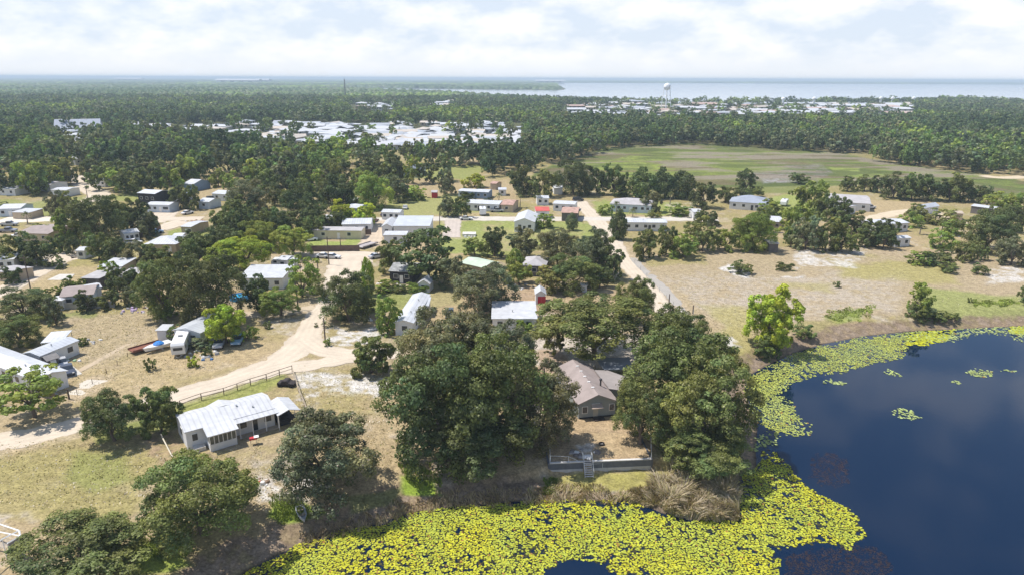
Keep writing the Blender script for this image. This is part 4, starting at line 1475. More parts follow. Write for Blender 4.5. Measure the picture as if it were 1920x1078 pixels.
WCOLS = [(0.075, 0.120, 0.050), (0.100, 0.155, 0.062), (0.130, 0.185, 0.080), (0.170, 0.205, 0.11), (0.17, 0.255, 0.075), (0.25, 0.34, 0.085)]
pts = sample_band(300, 800, 7.9, wrg, 1.05)
PXs, PYs, _ = proj(pts[:, 0], pts[:, 1], np.zeros(len(pts)))
# keep clear of hand placed crowns
k = inside(PXs, PYs, WOODS) & (~inside(PXs, PYs, CLEAR) | (wrg.random(len(PXs)) < 0.035) & (PYs < 307))
for (_o, a, b_, c, d, *_r) in TREES:
    if d < 400:
        k &= ~((PXs > a + 2) & (PXs < c - 2) & (PYs > b_ + (d - b_) * .45) & (PYs < d + 2))
k &= ~((fbm(pts[:, 0] * 0.022, pts[:, 1] * 0.022, 6, 3) > 0.565) & (PYs > 285) & (PXs < 760))
pts = pts[k]
PXs, PYs = PXs[k], PYs[k]
# the nearest, largest ones become trees of their own
vis = (PXs > 0) & (PXs < 1920)
order = np.argsort(-PYs * vis)
n_ind = max(0, 296 - len(TREES) - 1)
ind = set(order[:n_ind].tolist())
rest = np.array([i not in ind for i in range(len(pts))])
for i in order[:n_ind]:
    sx = scale_at(PXs[i], PYs[i])
    r_ = wrg.uniform(4.6, 6.6)
    w = 2 * r_ * sx
    hh = w * wrg.uniform(0.8, 1.15)
    ck = 'DDMMMGLLO'[int(wrg.integers(0, 9))]
    T(PXs[i] - w / 2, PYs[i] - hh, PXs[i] + w / 2, PYs[i], ck, 'oak', 0.3, None, 1)
forest_mesh('woodland', pts[rest], near_c, wrg, 4.4, 7.4, WCOLS, (0.7, 1.15), 1.0, 0.25)

pts = sample_band(800, 1650, 11.5, wrg, 1.0)
PXs, PYs, _ = proj(pts[:, 0], pts[:, 1], np.zeros(len(pts)))
dl = sdist(pts[:, 0], pts[:, 1], LAKE)
k = (dl < -12) & ~inside(PXs, PYs, CLEAR)
clr = inside(PXs, PYs, CLEAR) & (wrg.random(len(PXs)) < 0.07) & (dl < -12)
forest_mesh('distant_woodland', pts[k | clr], mid_c, wrg, 5.5, 9.0, WCOLS, (0.5, 0.8), 1.0, 0.15)

# far canopy, clumps that grow with distance
R, A = [], []
d = 1650.0
while d < 30000:
    m = int(2.1 / 0.0082)
    xx = (np.arange(m) + wrg.uniform(0, 1, m)) / m * 2.1 - 1.05
    R.append(d * wrg.uniform(0.99, 1.01, m))
    A.append(xx)
    d *= 1.018
R = np.concatenate(R)
A = np.concatenate(A)
pts = np.stack([A * R, R], -1)
dl = sdist(pts[:, 0], pts[:, 1], LAKE)
k = dl < -25
pts = pts[k]
rr = np.maximum(9.0, pts[:, 1] * 0.0052)
clump = []
for _ in range(6):
    m = 12
    th = np.linspace(0, 2 * math.pi, 8, endpoint=False)
    ring = [(math.cos(t_) * wrg.uniform(.8, 1.1), math.sin(t_) * wrg.uniform(.8, 1.1), 0.0) for t_ in th]
    ring2 = [(math.cos(t_) * wrg.uniform(.5, .75), math.sin(t_) * wrg.uniform(.5, .75), wrg.uniform(.65, .85)) for t_ in th]
    top = [(math.cos(t_) * .18, math.sin(t_) * .18, wrg.uniform(.9, 1.05)) for t_ in th]
    v = np.array(ring + ring2 + top)
    f = [(i, (i + 1) % 8, 8 + (i + 1) % 8, 8 + i) for i in range(8)] + [(8 + i, 8 + (i + 1) % 8, 16 + (i + 1) % 8, 16 + i) for i in range(8)]
    clump.append((v, np.array(f), np.repeat(wrg.uniform(.75, 1.2, (24, 1)), 3, 1)))
Vs, Fs, Ts, n0 = [], [], [], 0
pick = wrg.integers(0, 6, len(pts))
for j in range(6):
    s = pick == j
    q, r = pts[s], rr[s]
    v, f, tt_ = clump[j]
    m = len(q)
    hz = wrg.uniform(7, 12.5, m) * (1 + 0.5 * fbm(q[:, 0] * .002, q[:, 1] * .001, 3, 2))
    x = v[None, :, 0] * r[:, None] * 1.25 + q[:, 0:1]
    y = v[None, :, 1] * r[:, None] * 1.6 + q[:, 1:2]
    z = v[None, :, 2] * hz[:, None]
    Vs.append(np.stack([x, y, z], -1).reshape(-1, 3))
    Fs.append((f[None] + (np.arange(m) * 24)[:, None, None]).reshape(-1, 4) + n0)
    n0 += m * 24
    ci = np.clip((fbm(q[:, 0] * .004, q[:, 1] * .0012, 5, 3) * 1.5 - .3 + wrg.uniform(-.2, .2, m)) * 6, 0, 5).astype(int)
    Ts.append((np.asarray(WCOLS)[ci][:, None, :] * tt_[None]).reshape(-1, 3))
o = link('far_woodland', mesh_np('far_woodland', np.concatenate(Vs), np.concatenate(Fs), np.concatenate(Ts), LEAF))
tag(o, kind='stuff')

# ------------------------------------------------------------------ buildings
ROOFS = {
    'white': mat('white_metal_roof', (0.58, 0.585, 0.60), 0.4, 0.16, 0.8, 0, 0.4, ('X', 0.75, 0.16)),
    'whitey': mat('white_metal_roofing', (0.56, 0.565, 0.58), 0.4, 0.18, 0.8, 0, 0.4, ('Y', 0.75, 0.16)),
    'metal': mat('dull_metal_roof', (0.56, 0.58, 0.61), 0.4, 0.16, 0.4, 0.1, 0.5, ('Y', 0.8, 0.14)),
    'metalx': mat('dull_metal_roofing', (0.62, 0.63, 0.65), 0.4, 0.2, 0.4, 0.1, 0.5, ('X', 0.8, 0.14)),
    'grey': mat('grey_shingle', (0.26, 0.245, 0.235), 0.9, 0.22, 0.7, bump=0.2, fine=8),
    'brown': mat('brown_shingle', (0.33, 0.275, 0.255), 0.9, 0.2, 0.6, bump=0.2, fine=8),
    'pale': mat('pale_shingle', (0.42, 0.40, 0.40), 0.9, 0.2, 0.5),
    'blue': mat('blue_grey_roof', (0.30, 0.33, 0.39), 0.7, 0.12, 0.4),
    'green': mat('pale_green_roof', (0.50, 0.58, 0.46), 0.6, 0.18, 0.5),
    'red': mat('red_metal_roof', (0.55, 0.11, 0.085), 0.5, 0.16, 0.5),
    'rust': mat('rusty_roof', (0.47, 0.30, 0.24), 0.7, 0.4, 0.6),
    'tan': mat('tan_roof', (0.46, 0.38, 0.30), 0.8, 0.2, 0.5),
    'charred': mat('charred_roof', (0.33, 0.33, 0.33), 0.8, 0.55, 0.9),
    'slate': mat('slate_panel_roof', (0.17, 0.18, 0.20), 0.6, 0.10, 0.5),
}
WALLS = {
    'white': mat('white_siding', (0.74, 0.74, 0.74), 0.7, 0.10, 0.7, stripes=('Z', 0.2, 0.10)),
    'cream': mat('cream_siding', (0.66, 0.60, 0.42), 0.7, 0.12, 0.7),
    'grey': mat('grey_siding', (0.27, 0.30, 0.30), 0.8, 0.10, 0.7, stripes=('Z', 0.2, 0.12)),
    'pale': mat('pale_blue_siding', (0.55, 0.62, 0.70), 0.7, 0.10, 0.7),
    'blue': mat('blue_siding', (0.22, 0.30, 0.42), 0.7, 0.12, 0.7),
    'tan': mat('tan_stucco', (0.50, 0.41, 0.30), 0.85, 0.15, 0.7),
    'red': mat('red_boards', (0.48, 0.04, 0.05), 0.7, 0.15, 0.7),
    'dark': mat('charred_boards', (0.045, 0.045, 0.05), 0.9, 0.5, 0.8),
    'brick': mat('brick_wall', (0.42, 0.20, 0.14), 0.9, 0.2, 0.3),
    'shed': mat('weathered_boards', (0.16, 0.14, 0.13), 0.9, 0.3, 0.8),
}
GLASS = mat('window_glass', (0.03, 0.04, 0.055), 0.08, 0.2, 0.4, 0, 0.6)
TRIM = mat('white_trim', (0.80, 0.79, 0.77), 0.5, 0.08, 1.0)
DARKIN = mat('dark_opening', (0.035, 0.035, 0.035), 0.9, 0.2, 1.0)
STEEL = mat('galvanised_steel', (0.45, 0.46, 0.47), 0.4, 0.2, 1.0, 0.6)
TIMBER = mat('weathered_timber', (0.17, 0.115, 0.085), 0.9, 0.35, 1.5)
PALEWOOD = mat('pale_timber', (0.44, 0.36, 0.26), 0.9, 0.25, 1.5)
RUBBER = mat('tyre_rubber', (0.02, 0.02, 0.02), 0.8, 0.1, 3)
LANDMARKS = []


def roof_mesh(mb, Lx, W, z, rise, ridge, ov=0.35, th=0.12):
    def prof(w):
        k = rise / (w / 2)
        return [(-ov, z - k * ov), (w / 2, z + rise), (w + ov, z - k * ov), (w + ov, z - k * ov - th), (w / 2, z + rise - th), (-ov, z - k * ov - th)]
    if ridge == 'x':
        p = prof(W)
        n = len(p)
        mb.add([(-ov, a, b) for a, b in p] + [(Lx + ov, a, b) for a, b in p],
               [(0, 1, 4, 5), (1, 2, 3, 4), (n + 1, n, n + 5, n + 4), (n + 2, n + 1, n + 4, n + 3)] + [(i, (i + 1) % n, n + (i + 1) % n, n + i) for i in range(n)])
    elif ridge == 'y':
        p = prof(Lx)
        n = len(p)
        mb.add([(a, -ov, b) for a, b in p] + [(a, W + ov, b) for a, b in p],
               [(0, 1, 4, 5), (1, 2, 3, 4), (n + 1, n, n + 5, n + 4), (n + 2, n + 1, n + 4, n + 3)] + [(i, (i + 1) % n, n + (i + 1) % n, n + i) for i in range(n)])
    elif ridge == 'hip':
        h = min(Lx, W) / 2
        if Lx >= W:
            r0, r1 = (h, W / 2), (Lx - h, W / 2)
        else:
            r0, r1 = (Lx / 2, h), (Lx / 2, W - h)
        e = [(-ov, -ov), (Lx + ov, -ov), (Lx + ov, W + ov), (-ov, W + ov)]
        v = [(a, b, z - 0.06) for a, b in e] + [(r0[0], r0[1], z + rise), (r1[0], r1[1], z + rise)] + [(a, b, z - 0.06 - th) for a, b in e]
        if Lx >= W:
            f = [(0, 1, 5, 4), (1, 2, 5), (2, 3, 4, 5), (3, 0, 4)]
        else:
            f = [(0, 1, 4), (1, 2, 5, 4), (2, 3, 5), (3, 0, 4, 5)]
        mb.add(v, f + [(9, 8, 7, 6), (0, 6, 7, 1), (1, 7, 8, 2), (2, 8, 9, 3), (3, 9, 6, 0)])
    else:                                            # mono: falls to the front
        mb.add([(-ov, -ov, z - .03), (Lx + ov, -ov, z - .03), (Lx + ov, W + ov, z + rise), (-ov, W + ov, z + rise),
                (-ov, -ov, z - .03 - th), (Lx + ov, -ov, z - .03 - th), (Lx + ov, W + ov, z + rise - th), (-ov, W + ov, z + rise - th)],
               [(0, 1, 2, 3), (7, 6, 5, 4), (0, 4, 5, 1), (1, 5, 6, 2), (2, 6, 7, 3), (3, 7, 4, 0)])
    return mb


def window(root, side, u, zc, w, h, Lx, W, frame=TRIM, name='window'):
    """window on side f (front), b (back), l or r at u metres along it"""
    def bx(w_, h_, d0, d1):
        if side == 'f':
            return MB().box(u - w_ / 2, u + w_ / 2, -d1, -d0, zc - h_ / 2, zc + h_ / 2)
        if side == 'b':
            return MB().box(u - w_ / 2, u + w_ / 2, W + d0, W + d1, zc - h_ / 2, zc + h_ / 2)
        if side == 'l':
            return MB().box(-d1, -d0, u - w_ / 2, u + w_ / 2, zc - h_ / 2, zc + h_ / 2)
        return MB().box(Lx + d0, Lx + d1, u - w_ / 2, u + w_ / 2, zc - h_ / 2, zc + h_ / 2)
    o = bx(w + 0.16, h + 0.16, -0.02, 0.05).build(name, frame, root)
    bx(w, h, 0.0, 0.07).build('pane', GLASS, o)


def house(name, label, Lp, Rp, W, z=2.8, rise=0.7, ridge='x', roof='white', wall='white', wins='', door=None, vents=0, cat='house', ov=0.35, phrase=None, group=None, simple=False, base=-0.3, parts=True):
    a = at(Lp[0], Lp[1], z)
    b = at(Rp[0], Rp[1], z)
    e = Vector((b.x - a.x, b.y - a.y, 0))
    Lx = e.length
    e.normalize()
    rz = math.atan2(e.y, e.x)
    n = Vector((-e.y, e.x, 0))
    o = Vector((a.x, a.y, 0)) + e * ov + n * ov
    Lx = max(1.2, Lx - 2 * ov)
    W = max(1.2, W - 2 * ov) if ov < 1 else W
    root = empty(name, (o.x, o.y, 0), rz)
    tag(root, label, cat, group)
    zt = z - 0.16
    if ridge == 'x':
        MB().profile('x', [(0, base), (W, base), (W, zt), (W / 2, zt + rise), (0, zt)], 0, Lx).build('wall', WALLS[wall], root)
    elif ridge == 'y':
        MB().profile('y', [(0, base), (Lx, base), (Lx, zt), (Lx / 2, zt + rise), (0, zt)], 0, W).build('wall', WALLS[wall], root)
    elif ridge == 'mono':
        MB().profile('x', [(0, base), (W, base), (W, zt + rise * W / (W + 2 * ov)), (0, zt)], 0, Lx).build('wall', WALLS[wall], root)
    else:
        MB().box(0, Lx, 0, W, base, zt - 0.05).build('wall', WALLS[wall], root)
    roof_mesh(MB(), Lx, W, z, rise, ridge, ov).build('roof', ROOFS[roof], root)
    rg_ = random.Random(int(Lp[0] * 7 + Lp[1]))
    for tok in wins.split():
        s, k = tok[0], int(tok[1])
        span = Lx if s in 'fb' else W
        for i in range(k):
            u = span * (i + 0.5) / k + rg_.uniform(-0.15, 0.15)
            if door is not None and s == 'f' and abs(u - door * Lx) < 0.9:
                u += 1.3
            ww = min(1.1, span / k * 0.5)
            window(root, s, u, z * 0.56, ww, 1.0, Lx, W)
    if door is not None:
        d = MB().box(door * Lx - 0.45, door * Lx + 0.45, -0.06, 0.02, 0.1, 2.1).build('door', TRIM if wall != 'white' else GLASS, root)
        MB().box(door * Lx + 0.28, door * Lx + 0.36, -0.1, -0.06, 1.0, 1.1).build('handle', STEEL, d)
    for i in range(vents):
        x = Lx * rg_.uniform(0.2, 0.8)
        if ridge == 'y':
            yy, xx = W * (i + 0.6) / (vents + 0.3), Lx * 0.62
            zz_ = z + rise * (1 - abs(xx - Lx / 2) / (Lx / 2))
        else:
            xx, yy = Lx * (i + 0.6) / (vents + 0.3), W * 0.36
            zz_ = z + rise * (1 - abs(yy - W / 2) / (W / 2)) if ridge == 'x' else z + rise * 0.5
        MB().lathe(xx, yy, [(0.09, zz_ - 0.15), (0.09, zz_ + 0.25), (0.14, zz_ + 0.27), (0.14, zz_ + 0.33)], 8).build('vent', STEEL, root)
    if phrase:
        LANDMARKS.append(((Lp[0] + Rp[0]) / 2, (Lp[1] + Rp[1]) / 2, phrase))
    root['_l'] = 0
    del root['_l']
    return root, Lx, W


# --- the white mobile home by the road
mh, Lx, W = house('mobile_home', 'long white mobile home with glazed sunroom, beside the rail fence and dirt road', (345, 810), (516, 764), 6.6, 3.0, 0.8, 'x', 'white', 'white', 'l1 r1', None, 0, 'mobile home', 0.2, 'the white mobile home with the sunroom')
for u in (1.3, 4.9, 9.2):
    window(mh, 'b', u, 1.7, 1.1, 0.9, Lx, W)
window(mh, 'f', 1.1, 1.75, 0.7, 1.0, Lx, W)
for x_, y_ in ((7.6, 2.4), (9.6, 1.3)):
    z_ = 3.0 + 0.8 * (y_ / 3.1)
    MB().lathe(x_, y_, [(0.1, z_ - .2), (0.1, z_ + .15), (0.15, z_ + .16), (0.15, z_ + .22)], 8).build('vent', STEEL, mh)
sr = MB().box(2.5, 6.1, -2.3, -0.01, -0.2, 1.05).box(2.5, 6.1, -2.3, -2.2, 2.25, 2.5).build('sunroom', WALLS['white'], mh)
posts = MB()
for i in range(7):
    x_ = 2.5 + i * (3.5 / 6)
    posts.box(x_, x_ + 0.09, -2.31, -2.21, 1.05, 2.25)
for y_ in (-1.5, -0.8, -0.1):
    posts.box(2.49, 2.58, y_, y_ + 0.09, 1.05, 2.5).box(6.02, 6.11, y_, y_ + 0.09, 1.05, 2.5)
posts.build('window_frame', TRIM, sr)
MB().box(2.55, 6.05, -2.24, -2.20, 1.06, 2.24).box(2.52, 2.55, -2.2, -0.05, 1.06, 2.5).box(6.04, 6.07, -2.2, -0.05, 1.06, 2.5).build('pane', mat('tinted_glass', (0.10, 0.11, 0.10), 0.12, 0.5, 1.2, 0, 0.5), sr)
MB().add([(2.2, -2.75, 2.52), (6.4, -2.75, 2.52), (6.4, 0.0, 2.93), (2.2, 0.0, 2.93), (2.2, -2.75, 2.60), (6.4, -2.75, 2.60), (6.4, 0.0, 3.01), (2.2, 0.0, 3.01)],
         [(3, 2, 1, 0), (4, 5, 6, 7), (0, 1, 5, 4), (1, 2, 6, 5), (2, 3, 7, 6), (3, 0, 4, 7)]).build('sunroom_roof', ROOFS['white'], mh)
MB().add([(6.45, -1.25, 2.55), (12.6, -1.25, 2.55), (12.6, 0.0, 2.86), (6.45, 0.0, 2.86), (6.45, -1.25, 2.63), (12.6, -1.25, 2.63), (12.6, 0.0, 2.94), (6.45, 0.0, 2.94)],
         [(3, 2, 1, 0), (4, 5, 6, 7), (0, 1, 5, 4), (1, 2, 6, 5), (2, 3, 7, 6), (3, 0, 4, 7)]).build('porch_roof', ROOFS['white'], mh)
for x_ in (6.9, 8.7, 10.6, 12.4):
    MB().box(x_ - 0.06, x_ + 0.06, -1.15, -1.03, -0.1, 2.6).build('porch_post', TRIM, mh)
MB().box(8.9, 9.7, -0.05, 0.0, 0.2, 2.2).build('door', GLASS, mh)
window(mh, 'f', 7.7, 1.6, 0.9, 1.0, Lx, W)
window(mh, 'f', 11.2, 1.6, 1.0, 1.0, Lx, W)
MB().box(6.4, 12.5, -1.2, -0.02, -0.1, 0.12).build('porch_deck', PALEWOOD, mh)
MB().box(0.6, 2.1, -1.3, -0.02, -0.1, 0.55).box(0.6, 1.1, -1.8, -1.3, -0.1, 0.28).build('steps', CONC, mh)
rf = MB()
rf.add([(4.3, 3.2, 3.72), (6.4, 7.3, 2.62), (7.9, 3.2, 3.72), (4.2, 7.2, 2.55), (8.1, 7.2, 2.55), (6.2, 7.2, 3.2), (6.1, 3.2, 3.85)], [(3, 5, 6, 0), (5, 4, 2, 6)])
rf.build('back_porch_roof', ROOFS['whitey'], mh)
MB().box(4.5, 7.8, 6.3, 6.9, -0.1, 2.4).build('back_porch', WALLS['white'], mh)

cpt = empty('carport', tuple(at(523, 777, 2.6)[:2]) + (0,), rad(36.4))
tag(cpt, 'white gabled carport at the right end of the white mobile home', 'carport')
MB().add([(-0.2, 0, 2.45), (1.5, 0, 3.0), (3.2, 0, 2.45), (-0.2, 5.2, 2.45), (1.5, 5.2, 3.0), (3.2, 5.2, 2.45),
          (-0.2, 0, 2.35), (1.5, 0, 2.9), (3.2, 0, 2.35), (-0.2, 5.2, 2.35), (1.5, 5.2, 2.9), (3.2, 5.2, 2.35)],
         [(0, 1, 4, 3), (1, 2, 5, 4), (9, 10, 7, 6), (10, 11, 8, 7), (0, 6, 7, 1), (1, 7, 8, 2), (2, 8, 11, 5), (5, 11, 10, 4), (4, 10, 9, 3), (3, 9, 6, 0)]).build('roof', ROOFS['whitey'], cpt)
for x_ in (-0.1, 3.05):
    for y_ in (0.1, 2.5, 5.0):
        MB().box(x_, x_ + .08, y_, y_ + .08, -0.2, 2.4).build('post', TRIM, cpt)
MB().box(0.3, 2.7, 1.2, 4.2, 0.05, 0.9).box(0.5, 2.2, 3.0, 4.4, 0.9, 1.4).build('stored_boxes', DARKIN, cpt)

# --- the grey-roofed house by the pond
hs, Lx, W = house('house', 'grey-green house with long brown-grey gabled roof facing the pond, above the walled yard', (1083, 757), (1160, 750), 14.0, 2.75, 1.25, 'y', 'brown', 'grey', '', None, 0, 'house', 0.35, 'the grey-roofed house by the pond')
window(hs, 'f', 0.95, 1.45, 0.75, 1.0, Lx, W)
window(hs, 'f', 2.7, 1.95, 1.1, 0.75, Lx, W)
window(hs, 'f', Lx - 0.6, 1.55, 0.7, 1.0, Lx, W)
for u in (2.5, 6.0, 10.0):
    window(hs, 'l', u, 1.5, 1.0, 1.0, Lx, W)
MB().add([(1.95, -0.02, 2.35), (3.6, -0.02, 2.35), (3.7, -0.85, 1.95), (1.85, -0.85, 1.95), (1.95, -0.02, 2.30), (3.6, -0.02, 2.30), (3.7, -0.85, 1.90), (1.85, -0.85, 1.90)],
         [(3, 2, 1, 0), (4, 5, 6, 7), (0, 1, 5, 4), (1, 2, 6, 5), (2, 3, 7, 6), (3, 0, 4, 7)]).build('awning', mat('tan_awning', (0.50, 0.40, 0.33), 0.7), hs)
d_ = MB().box(2.3, 3.1, -0.05, 0.0, 0.05, 1.75).build('door', mat('tan_door', (0.42, 0.40, 0.34), 0.7), hs)
MB().box(2.2, 3.9, -1.3, -0.02, -0.1, 0.18).build('step', mat('dark_timber', (0.06, 0.05, 0.045), 0.9), hs)
MB().box(0.15, Lx - .15, -0.06, 0.03, -0.2, 0.22).build('skirting', DARKIN, hs)
for i in range(5):
    y_ = 2.3 + i * 2.1
    xc = Lx / 2
    MB().box(xc - 0.28, xc + 0.18, y_ - .12, y_ + .12, 3.9, 4.06).build('roof_vent', TRIM, hs)
MB().lathe(Lx / 2 + 1.9, 4.3, [(0.14, 3.1), (0.14, 4.15), (0.24, 4.17), (0.24, 4.35), (0.05, 4.5)], 10).build('chimney_pipe', mat('sooty_pipe', (0.05, 0.05, 0.055), 0.5), hs)
wing = MB()
wing.add([(Lx + 0.1, 3.4, 3.0), (Lx + 2.0, 3.2, 2.62), (Lx + 5.2, 7.6, 2.5), (Lx + 2.4, 10.8, 2.75), (Lx + 0.1, 10.8, 3.0),
          (Lx + 0.1, 3.4, 2.88), (Lx + 2.0, 3.2, 2.5), (Lx + 5.2, 7.6, 2.38), (Lx + 2.4, 10.8, 2.63), (Lx + 0.1, 10.8, 2.88)],
         [(0, 1, 2, 3, 4), (9, 8, 7, 6, 5), (0, 5, 6, 1), (1, 6, 7, 2), (2, 7, 8, 3), (3, 8, 9, 4)])
wing.build('wing_roof', mat('faded_shingle', (0.32, 0.285, 0.27), 0.9, 0.15, 0.8), hs)
MB().prism([(Lx + 0.02, 3.7), (Lx + 1.8, 3.6), (Lx + 4.7, 7.6), (Lx + 2.2, 10.5), (Lx + 0.02, 10.5)], -0.2, 2.48).build('wing_wall', WALLS['grey'], hs)
cp = empty('carport', tuple(at(1132, 692, 2.8)[:2]) + (0,), rad(6))
tag(cp, 'flat slate-grey carport roof behind the grey-roofed house', 'carport')
MB().add([(0, 0, 2.75), (5.0, -0.2, 2.7), (5.6, 4.4, 2.95), (-0.5, 4.6, 3.0), (0, 0, 2.65), (5.0, -0.2, 2.6), (5.6, 4.4, 2.85), (-0.5, 4.6, 2.9)],
         [(0, 1, 2, 3), (7, 6, 5, 4), (0, 4, 5, 1), (1, 5, 6, 2), (2, 6, 7, 3), (3, 7, 4, 0)]).build('roof', mat('slate_panel', (0.20, 0.215, 0.235), 0.5, 0.1, 0.4), cp)
for x_, y_ in ((0.2, 0.2), (4.8, 0.0), (5.2, 4.1), (-0.2, 4.3)):
    MB().box(x_, x_ + .1, y_, y_ + .1, -0.2, 2.7).build('post', STEEL, cp)

# --- retaining wall, stairs, yard fence
wa, wb = WALL_A, WALL_B
wd = (wb - wa).normalized()
wl = (wb - wa).length
wr = math.atan2(wd.y, wd.x)
rw = empty('retaining_wall', (wa.x, wa.y, -1.6), wr)
tag(rw, 'grey block retaining wall holding up the yard above the pond', 'wall')
sx = (at(1103, 868, 0) - wa).length
m1 = mat('dark_wall_panel', (0.125, 0.13, 0.145), 0.85, 0.25, 1.2)
m2 = mat('block_wall', (0.44, 0.43, 0.42), 0.9, 0.2, 1.2)
for x0_, x1_ in ((0, sx - .65), (sx + .65, wl)):
    MB().box(x0_, x1_, 0, 0.3, -0.6, 0.62).build('concrete_base', m2, rw)
    MB().box(x0_, x1_, 0.03, 0.3, 0.62, 1.58).build('wall_panel', m1, rw)
    MB().box(x0_ - 0.02, x1_ + .02, -0.02, 0.34, 1.58, 1.70).build('coping', mat('pale_coping', (0.62, 0.59, 0.56), 0.8), rw)
MB().box(wl, wl + 0.25, 0.0, 8.0, -0.8, 1.66).box(-0.25, 0, 0.0, 3.0, -0.8, 1.66).box(sx - .65, sx + .65, 0.4, .6, -.6, 1.5).build('side_wall', m1, rw)
stp = empty('stairs', (wa.x + wd.x * sx, wa.y + wd.y * sx, -1.6), wr)
tag(stp, 'pale open stairs climbing the retaining wall to the yard', 'stairs')
for i in range(8):
    y_ = 0.35 - i * 0.20
    MB().box(-0.5, 0.5, y_ - 0.16, y_ + 0.04, 1.58 - i * 0.215, 1.64 - i * 0.215).build('tread', mat('stair_tread', (0.60, 0.56, 0.52), 0.8), stp)
for s in (-1, 1):
    MB().tube([(s * .55, 0.5, 1.55), (s * .55, -1.3, -0.1)], 0.05, 4).build('stringer', m2, stp)
    MB().tube([(s * .6, 0.9, 1.6), (s * .6, 0.9, 2.6), (s * .6, 0.4, 2.6), (s * .6, -1.3, 0.9), (s * .6, -1.3, -.1)], 0.035, 5).build('handrail', TRIM, stp)
WIRE = mat('grey_wire', (0.42, 0.42, 0.42), 0.5, 0.1, 1, 0.3)


def mesh_fence(name, label, pts, h, step, post_m=STEEL, rail=True, post_r=0.035, z0=None, mid=False, cat='fence'):
    """posts, a top rail and thin wires along pixel points"""
    P = [ground_at(*p) for p in pts]
    root = empty(name, P[0])
    tag(root, label, cat)
    o0 = P[0]
    acc = []
    for i in range(len(P) - 1):
        n = max(1, int(round((P[i + 1] - P[i]).length / step)))
        for k in range(n):
            acc.append(P[i].lerp(P[i + 1], k / n))
    acc.append(P[-1])
    acc = [Vector((q.x, q.y, z_at(q.x, q.y) if q.y < 260 else 0)) for q in acc]
    for q in acc:
        r = q - o0
        MB().tube([(r.x, r.y, r.z - .2), (r.x, r.y, r.z + h)], post_r, 5).build('post', post_m, root)
    if rail:
        MB().tube([q - o0 + Vector((0, 0, h - 0.04)) for q in acc], post_r * 0.7, 4).build('rail', post_m, root)
    if mid:
        MB().tube([q - o0 + Vector((0, 0, h * 0.5)) for q in acc], post_r * 0.6, 4).build('rail', post_m, root)
    w_ = MB()
    for f in (0.12, 0.37, 0.62):
        w_.tube([q - o0 + Vector((0, 0, h * f)) for q in acc], 0.008, 3)
    w_.build('wire', WIRE, root)
    return root


mesh_fence('wire_fence', 'thin white wire fence along the top of the retaining wall', [(1032, 868), (1100, 866), (1220, 860)], 1.2, 2.4, TRIM, True, 0.03)
mesh_fence('wire_fence', 'white post fence running from the wall end up the right side of the yard', [(1221, 859), (1218, 787)], 1.3, 2.6, TRIM, True, 0.04)
mesh_fence('wire_fence', 'short white fence going back from the left end of the retaining wall', [(1031, 868), (1031, 845)], 1.3, 2.0, TRIM, True, 0.04)
mesh_fence('rail_fence', 'brown post and rail fence along the dirt road behind the white mobile home', [(338, 764), (378, 750), (420, 740), (470, 722), (500, 713), (548, 697)], 1.25, 2.6, TIMBER, True, 0.075, mid=True)
mesh_fence('rail_fence', 'pale timber fence running from the road past the right side of the carport', [(548, 697), (560, 735), (577, 777)], 1.1, 2.6, PALEWOOD, True, 0.08, mid=True)
mesh_fence('wire_fence', 'old wire fence crossing the dry field from the rusty trailer down to the pole stump', [(258, 655), (200, 700), (145, 740)], 1.0, 3.5, TIMBER, False, 0.05)
mesh_fence('wire_fence', 'wire fence beside the sandy diagonal lane', [(1190, 495), (1225, 535), (1262, 575), (1300, 590)], 1.3, 6.0, STEEL, False, 0.05)


def board_fence(name, label, pts, h, m, th=0.06, cat='fence'):
    P = [at(a, b, 0) for a, b in pts]
    root = empty(name, P[0])
    tag(root, label, cat)
    for i in range(len(P) - 1):
        d = P[i + 1] - P[i]
        n = Vector((-d.y, d.x, 0)).normalized() * th
        a, b = P[i] - P[0], P[i + 1] - P[0]
        MB().prism([(a.x, a.y), (b.x, b.y), (b.x + n.x, b.y + n.y), (a.x + n.x, a.y + n.y)], -0.1, h).build('board_panel', m, root)
        k = max(2, int(d.length / 2.4))
        for j in range(k + 1):
            q = a.lerp(b, j / k)
            MB().box(q.x - .06, q.x + .06, q.y - .06, q.y + .06, -0.1, h + .08).build('post', m, root)
    return root


FB = mat('brown_boards', (0.17, 0.12, 0.10), 0.9, 0.3, 1.5)
board_fence('board_fence', 'dark brown board fence between the lawn and the dirt road', [(576, 472), (674, 471)], 1.8, FB)
board_fence('board_fence', 'reddish board fence left of the tan gabled house', [(240, 455), (302, 432)], 1.8, FB)
board_fence('board_fence', 'reddish board fence in front of the tan gabled house', [(300, 466), (347, 468)], 1.6, FB)
board_fence('board_fence', 'pale grey fence in front of the faded grey house at left', [(118, 580), (178, 578), (215, 576)], 1.5, mat('pale_boards', (0.50, 0.49, 0.47), 0.8))
board_fence('board_fence', 'brown board fence behind the long cream building', [(560, 440), (696, 441)], 1.9, FB)

